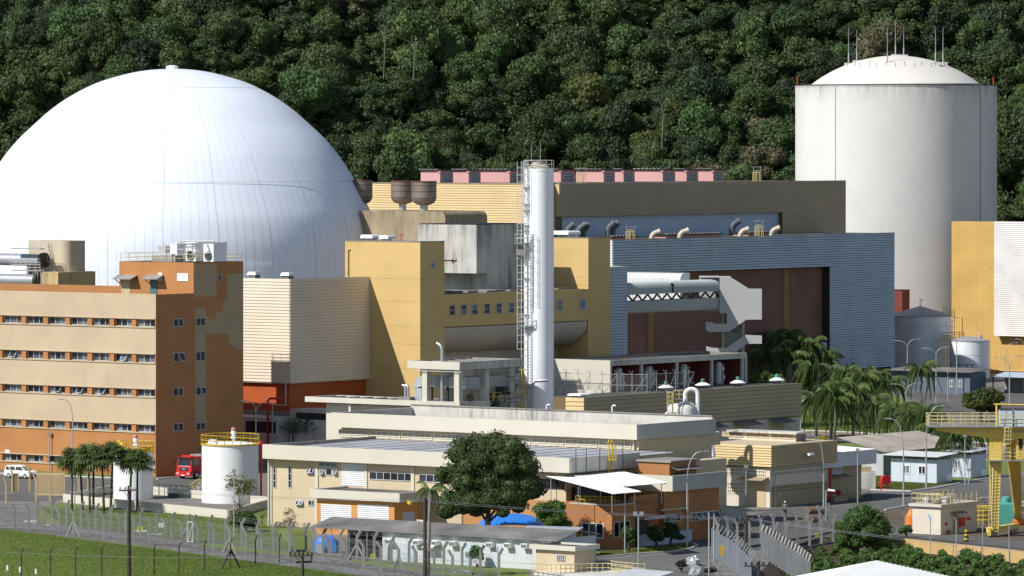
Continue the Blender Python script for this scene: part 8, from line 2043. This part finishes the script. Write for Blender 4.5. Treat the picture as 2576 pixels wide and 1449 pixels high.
def leg(pts0, pts1, w_, name='leg', d=1.1, mat=M_crane):
    m = MB(); a, b = Vector(pts0), Vector(pts1); m.v += [(a.x - w_[0], a.y, a.z), (a.x + w_[0], a.y, a.z), (a.x + w_[0], a.y + d, a.z), (a.x - w_[0], a.y + d, a.z), (b.x - w_[1], b.y, b.z), (b.x + w_[1], b.y, b.z), (b.x + w_[1], b.y + d, b.z), (b.x - w_[1], b.y + d, b.z)]
    m.f += [(3, 2, 1, 0), (4, 5, 6, 7), (0, 1, 5, 4), (1, 2, 6, 5), (2, 3, 7, 6), (3, 0, 4, 7)]; m.m += [0] * 6; return t.add(name, m, mat)
p = CP(2506, 1103); q = CP(2504, 1335); q.z = .9; leg(p, q, (.72, .33))
p = CP(2541, 1104, 6); p.y = Yc + 2.6; q = CP(2564, 1317, 19.5); q.z = .6; q.y = Yc + 17; q.x = (2563 - CX) / F * (Yc + 17); leg(p, q, (.78, .33), d=1.0)
for x in (2494, 2518): t.box('bolt_plate', M_crane, CP(x, 1).x, CP(x, 1).x + .05, Yc - .03, Yc - .001, zY(1128, Yc), zY(1110, Yc))
zw = zY(1156, Yc); t.box('walkway', M_steel, CP(2480, 1).x, gx1, Yc - 1.0, Yc - .05, zw - .12, zw); railing(t, 'railing', [(CP(2481, 1).x, Yc - .95, zw), (gx1, Yc - .95, zw)], 1.15, M_crail, .035, 3, 1.2)
ladder(t, 'ladder', (CP(2502, 1).x, Yc - .25, .6), (CP(2508, 1).x, Yc - .25, zw), .75, (1, 0, 0), M_crail, .04, None, .32)
ladder(t, 'ladder', (CP(2531, 1).x, Yc - 1.1, zw), (CP(2533, 1).x, Yc - 1.1, zg1), .7, (1, 0, 0), M_crail, .04, (0, -1, 0), .4)
ladder(t, 'ladder', (CP(2491, 1).x, Yc - .1, .2), (CP(2494, 1).x, Yc - .1, zw), .3, (1, 0, 0), M_crail, .045, None, .55)
t.box('cab', M_crane, CP(2557, 1).x, gx1, Yc + .2, Yc + 2.4, zw + .02, zw + 2.9); t.box('cab_roof', M_olive, CP(2549, 1).x, gx1, Yc - .4, Yc + 2.8, zw + 2.92, zw + 3.1); t.box('cab_window', M_carglass, CP(2563, 1).x, CP(2573, 1).x, Yc + .17, Yc + .199, zw + 1.0, zw + 2.4)
m = MB(); m.beam((CP(2489, 1).x, Yc - .2, .75), (CP(2556, 1).x + .6, Yc + 6, .75), .75, .55); t.add('bogie_beam', m, M_crane)
for s in (.03, .12, .8, .92): a = Vector((CP(2489, 1).x, Yc - .2, .3)).lerp(Vector((CP(2556, 1).x + .6, Yc + 6, .3)), s); t.add('bogie_wheel', MB().tube([a + Vector((.2, -.35, .05)), a + Vector((-.05, -.05, .05))], .33, 14), M_rust)
t.box('end_buffer', M_crane, CP(2484, 1).x, CP(2491, 1).x, Yc - .8, Yc - .1, .2, 1.0)
pl = (CP(2430, 1).x, zY(1110, Yc)); t.box('work_lamp', M_steel, CP(2478, 1).x - 1.6, CP(2478, 1).x - .9, Yc - .3, Yc, zg0 + .7, zg0 + .82)

# ================================================================ PUMP HOUSE AND YARD AROUND THE CRANE
pu, pv = Guv(2366.3, 1346); u0, v1, zt_ = ua(2295, pv), va(2457, pu), 2.95
t = T('pump_house', 'small cream pump house with railed equipment roof below the crane', 'building', pu, pv)
t.box('wall', M_anx, u0, pu, pv, v1, 0, zt_); t.box('roof_slab', M_fascia, u0 - .3, pu + .25, pv - .3, v1 + .3, zt_, zt_ + .28)
railing(t, 'railing', [(u0, v1, zt_ + .28), (u0, pv - .1, zt_ + .28), (pu, pv - .1, zt_ + .28), (pu, v1, zt_ + .28)], 1.1, M_crail, .04, 2, 1.0)
c = va(2404, pu); t.box('door', M_olive, pu + .001, pu + .05, c - .5, c + .6, 0, 2.0); m = MB(); m.prism([(0, 0), (.9, -.25), (.9, -.2), (0, .1)], lambda a, z: (pu + a, c - 1.0, 2.25 + z), lambda a, z: (pu + a, c + 1.6, 2.25 + z)); t.add('door_canopy', m, M_corr)
for x, w_, mt, z0, z1 in ((2419, .5, M_firered, .7, 1.6), (2436, .25, M_firered, 1.3, 1.6), (2379, .12, M_firered, 1.0, 1.3)): c = va(x, pu); t.box('fire_box', mt, pu + .001, pu + .18, c - w_, c + w_, z0, z1)
for x, y, w_ in ((2302, 1303, 5.5), (2341, 1302, 9)): a = ua(x, pv); t.box('poster', M_lblue, a - w_ * .03, a + w_ * .03, pv - .02, pv - .003, za(y + 7, a, pv), za(y - 7, a, pv)); 
a = ua(2341, pv); m = MB()
for i in range(4): m.box(a - .2, a + .2 - .08 * i, pv - .024, pv - .021, 1.9 - i * .1, 1.93 - i * .1)
t.add('poster_print', m, M_pole)
R = random.Random(8); eq = T('roof_equipment', 'pale pipes, ladders and machine parts stacked on the pump house roof', 'equipment', pu, pv, zt_ + .28)
for i in range(7): q = R.uniform(.4, v1 - pv - .6); a = pu - R.uniform(.6, pu - u0 - .5); eq.box('crate', R.choice((M_frame, M_wrail, M_conc)), a - .4, a + .4, pv + q - .3, pv + q + .4, zt_ + .28, zt_ + .28 + R.uniform(.3, 1.0))
for i in range(9): q = R.uniform(.8, v1 - pv - 2.5); a = pu - R.uniform(.4, pu - u0 - .5); eq.add('pipe', MB().tube([(a, pv + q, zt_ + .5), (a - R.uniform(-.3, .3), pv + q + R.uniform(1, 2.4), zt_ + R.uniform(.5, 1.6))], R.choice((.05, .07, .12)), 6), R.choice((M_frame, M_wrail, M_steel)))
for dv in (1.2, 3.2): railing(eq, 'inner_rail', [(u0 + .3, pv + dv, zt_ + .28), (pu - .4, pv + dv, zt_ + .28)], .9, M_crail, .035, 2, .8)
for x, y in ((2376, 1342), (2385, 1344)):
    q = Guv(x, y); g = T('flower_pot', 'orange clay pot by the pump house wall, %s one' % ('left' if x < 2380 else 'right'), 'pot', q[0], q[1]); g.add('pot', MB().lathe([(.22, 0), (.33, .4), (.28, .42)], 14, (q[0], q[1], 0)), paint('clay', (.5, .14, .05), bump=0))
q = G(2236, 1300); q = G(2282, 1332)
g = T('orange_cone_tank', 'bright orange cone peeking out beside the pump house', 'cone', q[0], q[1], 0, grid=False); q3 = P(2286, 1297, q[1] + 6); g.add('cone', MB().lathe([(.75, -.9), (.6, .1), (.2, .8)], 16, (q3.x + .3, q3.y, 1.0)), M_orangep)
q = G(2431, 1365 - 2); g = T('bollard', 'black and yellow striped bollard near the retaining wall', 'bollard', q[0], q[1], 0, grid=False)
for i in range(6): g.add('band', MB().lathe([(.26 - .015 * i, i * .21), (.26 - .015 * i, i * .21 + .209)], 14, (q[0], q[1], 0)), M_dark if i % 2 == 0 else M_yrail)
q = G(2531, 1321); g = T('teal_tank', 'teal green square tank with round lid behind the crane leg', 'tank', q[0], q[1], 0, grid=False); s = 18 / F * q[1]
g.add('body', loft([[(q[0] - s * k_, q[1] - s * k_, z), (q[0] + s * k_, q[1] - s * k_, z), (q[0] + s * k_, q[1] + s * k_, z), (q[0] - s * k_, q[1] + s * k_, z)] for z, k_ in ((0, .98), (.2, 1), (2.3, .98), (2.5, .8))]), M_teal); g.add('lid', MB().lathe([(s * .68, 2.45), (s * .66, 3.0), (s * .3, 3.15)], 20, (q[0], q[1], 0)), M_teal, smooth=40)
q = G(2562, 1337); g = T('orange_motor', 'orange electric motor on a trestle at the right edge', 'motor', q[0], q[1], 0, grid=False); g.add('body', MB().tube([(q[0] - .6, q[1], 1.0), (q[0] + .9, q[1], 1.0)], .35, 14), M_orangep, smooth=50); g.box('end_cap', M_teal, q[0] + .9, q[0] + 1.5, q[1] - .3, q[1] + .3, .8, 1.4)
for dx_ in (-.5, .9):
    for s in (-1, 1): m = MB(); m.beam((q[0] + dx_ + s * .2, q[1], 0), (q[0] + dx_, q[1], .7), .06); g.add('trestle_leg', m, M_pole)
R = random.Random(12); g = T('scrap_pile', 'stacked planks, frames and pipes on the yard behind the crane leg', 'materials', *G(2470, 1290), 0, grid=False)
for i in range(26): x, y = R.uniform(2455, 2570), R.uniform(1262, 1300); q = G(x, y); a = R.uniform(-.5, .5); l = R.uniform(1, 3); z = R.uniform(.15, .9); m = MB(); m.beam((q[0], q[1], z), (q[0] + l * cos(a), q[1] + l * sin(a), z + R.uniform(-.1, .2)), R.uniform(.1, .4), .1); g.add('plank', m, R.choice((M_conc, M_dirt, M_rust, M_steel, M_kerb)))
g = T('rail_cage', 'yellow guard frames stacked beside the pump house', 'guard rail', *G(2463, 1320), 0, grid=False); q = G(2450, 1322)
for i in range(5): railing(g, 'frame', [(q[0] + i * .35, q[1] + i * .2, .1), (q[0] + i * .35 + 1.0, q[1] - .3 + i * .2, .1)], 2.0, M_yrail, .045, 4, .5)
# retaining wall along the ditch with slim posts and cable
rw = [G(2243, 1353), G(2400, 1369.5), G(2576, 1388.5), G(2900, 1423.5)]
rt = T('retaining_wall', 'rust stained yellow retaining wall above the ditch', 'wall', rw[0][0], rw[0][1], 0, grid=False); M_rw = paint('stained_yellow_wall', (.62, .43, .19), grime=.35, streak=.9, stain=(.34, .12, .04), var=.1)
for a, b in zip(rw, rw[1:]): m = MB(); m.add([(a[0], a[1] - .02, .10), (b[0], b[1] - .02, .10), (b[0], b[1] - .02, -1.25), (a[0], a[1] - .02, -1.25), (a[0], a[1] + .4, .10), (b[0], b[1] + .4, .10), (b[0], b[1] + .4, -1.25), (a[0], a[1] + .4, -1.25)], [(0, 1, 2, 3), (7, 6, 5, 4), (0, 4, 5, 1), (3, 2, 6, 7), (0, 3, 7, 4), (1, 5, 6, 2)]); rt.add('wall_panel', m, M_rw)
m = MB()
for a, b in zip(rw, rw[1:]):
    for z in (.18, .3): m.beam((a[0], a[1] - .1, z), (b[0], b[1] - .1, z), .05)
rt.add('cable', m, M_dark)
for i, (x, yb, yt) in enumerate(((2277, 1352, 1288), (2340.6, 1372, 1294), (2405.5, 1380, 1300), (2472, 1388, 1308), (2538.5, 1394, 1316))):
    q = G(x, yb); z = zY(yt, q[1]); g = T('rail_post', 'slim leaning grey post on the retaining wall, %s from the left' % ('first', 'second', 'third', 'fourth', 'fifth')[i], 'post', q[0], q[1], -.8, grid=False, group='slim posts on the retaining wall'); g.add('post', MB().tube([(q[0], q[1], -.8), (q[0], q[1], z - .4), (q[0] - .25, q[1], z)], .05, 6), M_pole)
# cabins, hall, hydrant on the right
def cabin(label, x, yb, xl, xr, zh, grp, win=(), side=True):
    u, v = Guv(x, yb); u0, v1 = ua(xl, v), va(xr, u); t = T('prefab_cabin', label, 'cabin', u, v, 0, group=grp); t.box('wall', M_lblue, u0, u, v, v1, .1, zh); t.box('base', M_conc, u0 + .05, u - .05, v + .05, v1 - .05, 0, .1)
    m = MB(); q = u0
    while q < u + .1: m.box(q - .03, q + .03, v - .02, v - .001, .1, zh); q += (u - u0) / 5
    t.add('panel_joint', m, M_frame)
    t.add('roof_sheet', corrugated((u0 - 1.0, v - .9, zh + .5), (u + .7, v - .9, zh + .5), (u + .7, v1 + .6, zh + .78), (u0 - 1.0, v1 + .6, zh + .78), 40, .03), M_whiteroof)
    m = MB(); q = u0
    while q < u - .3: m.beam((q, v - .05, zh + .02), (q + .5, v - .05, zh + .5), .05); m.beam((q + .5, v - .05, zh + .5), (q + 1.0, v - .05, zh + .02), .05); q += 1.0
    m.beam((u0, v - .05, zh + .05), (u, v - .05, zh + .05), .08); m.beam((u + .03, v, zh + .05), (u + .03, v1, zh + .05), .08); q = v
    while q < v1 - .3: m.beam((u + .03, q, zh + .02), (u + .03, q + .5, zh + .4), .05); m.beam((u + .03, q + .5, zh + .4), (u + .03, q + 1.0, zh + .02), .05); q += 1.0
    t.add('roof_truss', m, M_frame); t.box('roof_void', M_dark, u0 + .1, u - .1, v + .3, v1 - .2, zh, zh + .25)
    for a, b in win: a, b = ua(a, v), ua(b, v); window(t, 'u', v, a, b, zh - 1.75, zh - .7, 2, mf=M_white, glass=M_glass)
    if side: a = v + (v1 - v) * .18; t.box('door', M_frame, u + .001, u + .03, a, a + .8, .1, 2.1); t.box('cooler', M_white, u + .01, u + .4, v1 - 1.5, v1 - .7, .3, 1.1)
    return t
cabin('pale blue prefab cabin with two windows and white roof on the grass strip', 2356, 1217.5, 2242, 2394, 2.85, 'pale prefab cabins', ((2270, 2290), (2311, 2329)))
cabin('second pale blue prefab cabin behind the big drooping palm', 2441.6, 1204, 2396, 2480, 2.85, 'pale prefab cabins', ((2404, 2414),))
u, v = Guv(2222, 1197); t = T('ribbed_hall', 'long low hall with weathered grey roof and white ribbed end behind the cabins', 'building', u, v); u0, v1 = ua(2168, v), va(2420, u)
t.add('wall', wmesh((u0, v), (u, v), 0, 3.2, 26), M_wcorr); t.add('wall', wmesh((u, v + .02), (u, v1), 0, 2.9, 90), paint('grey_green_sheet', (.24, .30, .28), grime=.1, streak=.2, bump=0)); t.add('roof_sheet', corrugated((u + .6, v - .6, 3.0), (u + .6, v1, 3.0), (u - 6.5, v1, 4.6), (u - 6.5, v - .6, 4.6), 110, .04), paint('hall_roof', (.36, .32, .28), rough=.95, grime=.5, streak=0, var=.2, bump=0))
q = G(2185, 1230); t = T('concrete_tank', 'square pale concrete box beside the white wing', 'tank', q[0], q[1], 0, grid=False); a, b = uv(*q); t.box('wall', M_concw, q[0] - .85, q[0] + .85, q[1], q[1] + 2, 0, 2.0); t.box('box', M_olive, q[0] - .8, q[0] + .4, q[1] + .6, q[1] + 1.6, 2.0, 2.6)
q = G(2228, 1234); t = T('hose_reel', 'red round fire hose reel on two legs on the grass', 'hose reel', q[0], q[1], 0, grid=False)
t.add('drum', MB().tube([(q[0] + .1, q[1] - .2, 1.25), (q[0] - .1, q[1] + .2, 1.25)], .62, 24), M_firered, smooth=50)
for dx_ in (-.55, .25): m = MB(); m.tube([(q[0] + dx_, q[1], 0), (q[0] + dx_, q[1], .9)], .1, 8); t.add('leg', m, M_firered)
m = MB(); m.tube([(q[0] - 1.0, q[1], .85), (q[0] + .3, q[1], .85)], .1, 8); t.add('pipe', m, M_firered); lettering(t, 'MANGUEIRA', .16, M_white, (q[0] + .1, q[1] - .225, 1.2), (pi / 2, 0, radians(26)))
u, v = Guv(2440, 992); t = T('site_hut', 'dark blue grey site hut in the shade before the silver tanks', 'hut', u, v); u0 = ua(2242, v); zt_ = za(938, u, v); M_hut = paint('hut_blue', (.14, .18, .23), bump=0)
t.box('wall', M_hut, u0, u, v, v + 5, 0, zt_); t.add('roof_sheet', corrugated((u0 - .5, v - 1, zt_ + .1), (u + .8, v - 1, zt_ + .1), (u + .8, v + 5.5, zt_ + .5), (u0 - .5, v + 5.5, zt_ + .5), 50, .03), M_corr)
for x in (2394, 2415): a = ua(x, v); window(t, 'u', v, a - .35, a + .35, 1.1, 2.2, 2, mf=M_white, glass=M_glassd)
for x in (2325, 2340): a = ua(x, v); t.box('door', M_hut, a - .4, a + .4, v - .03, v - .002, 0, 2.0)
u, v = Guv(2516, 990); t = T('open_shelter', 'open shelter with blue grey sheet roof at the right edge', 'shelter', u, v); zt_ = za(948, u, v); t.add('roof_sheet', corrugated((u - 2, v, zt_), (u + 8, v, zt_), (u + 8, v + 5, zt_ + .6), (u - 2, v + 5, zt_ + .6), 40, .03), M_lblue); t.box('back_wall', M_conc, u - 1.5, u + 8, v + 3.8, v + 4, 0, zt_)
for i in range(4): t.box('post', M_dark, u - 1.6 + i * 3, u - 1.45 + i * 3, v + .2, v + .35, 0, zt_)
q = P(2392, 992, 862); t = T('scaffold', 'dark steel scaffold beside the smaller silver tank', 'scaffold', q.x, 900, 0, grid=False); xs = [(x - CX) / F * 900 for x in (2393, 2413, 2433, 2447)]; m = MB()
for x in xs:
    for y in (900, 901.3): m.tube([(x, y, 0), (x, y, zY(916, 900))], .06, 5)
for yy in (918, 930, 942): z = zY(yy, 900); [m.tube([(xs[0] - .3, y, z), (xs[-1] + .3, y, z)], .05, 5) for y in (900, 901.3)]
t.add('tubes', m, M_dark)
for i, x in enumerate((2150, 2178, 2187)):
    q = G(x, 1260 - i * .5); t = T('bicycle', 'dark bicycle parked by the wing wall, %s of three' % ('left', 'middle', 'right')[i], 'bicycle', q[0], q[1], 0, grid=False, group='bicycles by the wing wall', local=True); t.o.rotation_euler = (0, 0, .5 + i * .2)
    for s in (-.52, .52): t.add('wheel', MB().tube([(s + .33 * cos(a), 0, .33 + .33 * sin(a)) for a in [2 * pi * j / 16 for j in range(17)]], .025, 5), M_rubber)
    m = MB()
    for a, b in (((-.52, 0, .33), (-.1, 0, .35)), ((-.1, 0, .35), (-.22, 0, .8)), ((-.52, 0, .33), (-.22, 0, .8)), ((-.22, 0, .78), (.36, 0, .82)), ((-.1, 0, .35), (.36, 0, .78)), ((.36, 0, .95), (.52, 0, .33))): m.tube([a, b], .02, 5)
    t.add('frame', m, M_dark); t.box('saddle', M_dark, -.36, -.1, -.06, .06, .88, .94); t.add('handlebar', MB().tube([(.3, -.25, 1.0), (.36, 0, .97), (.3, .25, 1.0)], .02, 5), M_dark)
# blue tarpaulin, silver sheeting, white shed roofs at the bottom edge
R = random.Random(2); q = G(822, 1390); t = T('tarpaulin_pile', 'goods under a crumpled blue tarpaulin before the long shed', 'tarpaulin', q[0], q[1], 0, grid=False); t.add('tarpaulin', MB().blob((q[0], q[1], .55), (1.45, 1.0, 1.15), 4, 14, 8, 0, .16), M_blue, smooth=30); t.box('crate', M_frame, q[0] - 1.1, q[0] - .4, q[1] - 1.2, q[1] - .8, 0, .9)
M_foil = paint('silver_sheet', (.72, .73, .75), rough=.25, grime=.05, streak=0, metal=.5, bump=0)
for i, (x, y, w_, nm) in enumerate(((1742, 1424, 20, 'upper'), (1752, 1448, 19, 'lower'))):
    q = G(x, y); k_ = q[1] / F; t = T('silver_sheeting', 'crumpled silver sheeting heap beside the dry bush, %s one' % nm, 'sheeting', q[0], q[1], 0, grid=False); V = MB(); V.blob((q[0], q[1], .3), (w_ * k_ * 1.05, .8, .62), 11 + i, 16, 9, 0, .24); t.add('sheet', V, M_foil, smooth=25)
q = G(1775, 1440); t = T('debris_heap', 'dark heap of bags and boxes behind the silver sheeting', 'heap', q[0], q[1], 0, grid=False)
for i in range(6): t.add('bag', MB().blob((q[0] + R.uniform(-.8, .8), q[1] + R.uniform(-.6, .6), .22), (.4, .35, .32), 30 + i, 8, 6, 0, .15), R.choice((M_dark, M_rubber, M_conc)), smooth=40)
A = P(2207, 1410, 480); a, b = uv(A.x, A.y); t = T('white_shed', 'white sheet roof of a shed at the bottom edge in the lower right', 'shed', a, b, -1.95); t.add('roof_sheet', corrugated((a, b, A.z), (a + 12, b, A.z - 1.6), (a + 12, b - 14, A.z - 3.0), (a, b - 14, A.z - 1.6), 26, .035), M_whiteroof); t.add('roof_sheet', corrugated((a, b, A.z), (a, b - 14, A.z - 1.6), (a - 9, b - 14, A.z - 3.4), (a - 9, b, A.z - 1.9), 26, .035), M_whiteroof); t.box('wall', M_wcorr, a - 8, a + 11, b - 13.5, b - .6, -1.95, A.z - 3.6)
A = P(1648, 1433, 498); a, b = uv(A.x, A.y); t = T('white_shed', 'small white sheet roof at the bottom edge before the annex road', 'shed', a, b); t.add('roof_sheet', corrugated((a - 2.5, b, A.z), (a + 2.2, b, A.z - .1), (a + 2.2, b - 5, A.z - .7), (a - 2.5, b - 5, A.z - .6), 20, .03), M_wcorr); t.box('wall', M_wcorr, a - 2.2, a + 1.9, b - 4.5, b - .3, 0, A.z - .75)
# pipe sections and cover slabs
for i, (x, y, nm) in enumerate(((2052, 1299, 'upper'), (2046, 1309, 'lower'))):
    q = G(x, y + 6); t = T('pipe_section', 'rusty ribbed pipe section lying by the road kerb, %s one' % nm, 'pipe', q[0], q[1], 0, grid=False, group='rusty pipe sections'); t.add('pipe', MB().tube([(q[0] - .9 + .18 * j, q[1] + .1 * j, .4 + .45 * (1 - i)) for j in range(11)], [.36 + .03 * (j % 2) for j in range(11)], 14), paint('rusty_pipe', (.24, .15, .10), grime=.4, streak=0), smooth=False)
for i, (x, y, nm) in enumerate(((80, 1313, 'left'), (130, 1321, 'second'), (352, 1338, 'third'), (390, 1346, 'fourth'), (1160, 1440, 'right'))): q = G(x, y); t = T('cover_slab', 'pale concrete cover slab in the grass, %s one' % nm, 'slab', q[0], q[1], 0, grid=False, group='concrete cover slabs in the grass'); t.box('slab', M_concw, q[0] - .8, q[0] + .8, q[1] - .6, q[1] + .6, 0, .12)
for i, (x, y) in enumerate(((18, 1428), (50, 1432), (90, 1437))): q = G(x, y + 16); t = T('marker_post', 'small white marker plate on the front lawn, %s of three' % ('left', 'middle', 'right')[i], 'marker', q[0], q[1], 0, grid=False, group='white marker plates'); k_ = q[1] / F; t.add('stake', MB().tube([(q[0], q[1], 0), (q[0], q[1], .7)], .03, 5), M_pole); t.box('plate', M_white, q[0] - .09, q[0] + .09, q[1] - .03, q[1] - .01, .35, .85)
t = T('narrow_gate', 'narrow pale framed gate in the inner security fence', 'gate', *G(478, 1366), 0, grid=False); p, q = G(472, 1366), G(486, 1367); m = MB(); h = 2.2
for a, b in (((*p, .1), (*p, h)), ((*q, .1), (*q, h)), ((*p, h), (*q, h)), ((*p, .15), (*q, .15)), ((*p, .1), (*q, h))): m.tube([a, b], .05, 5)
t.add('frame', m, M_wrail)
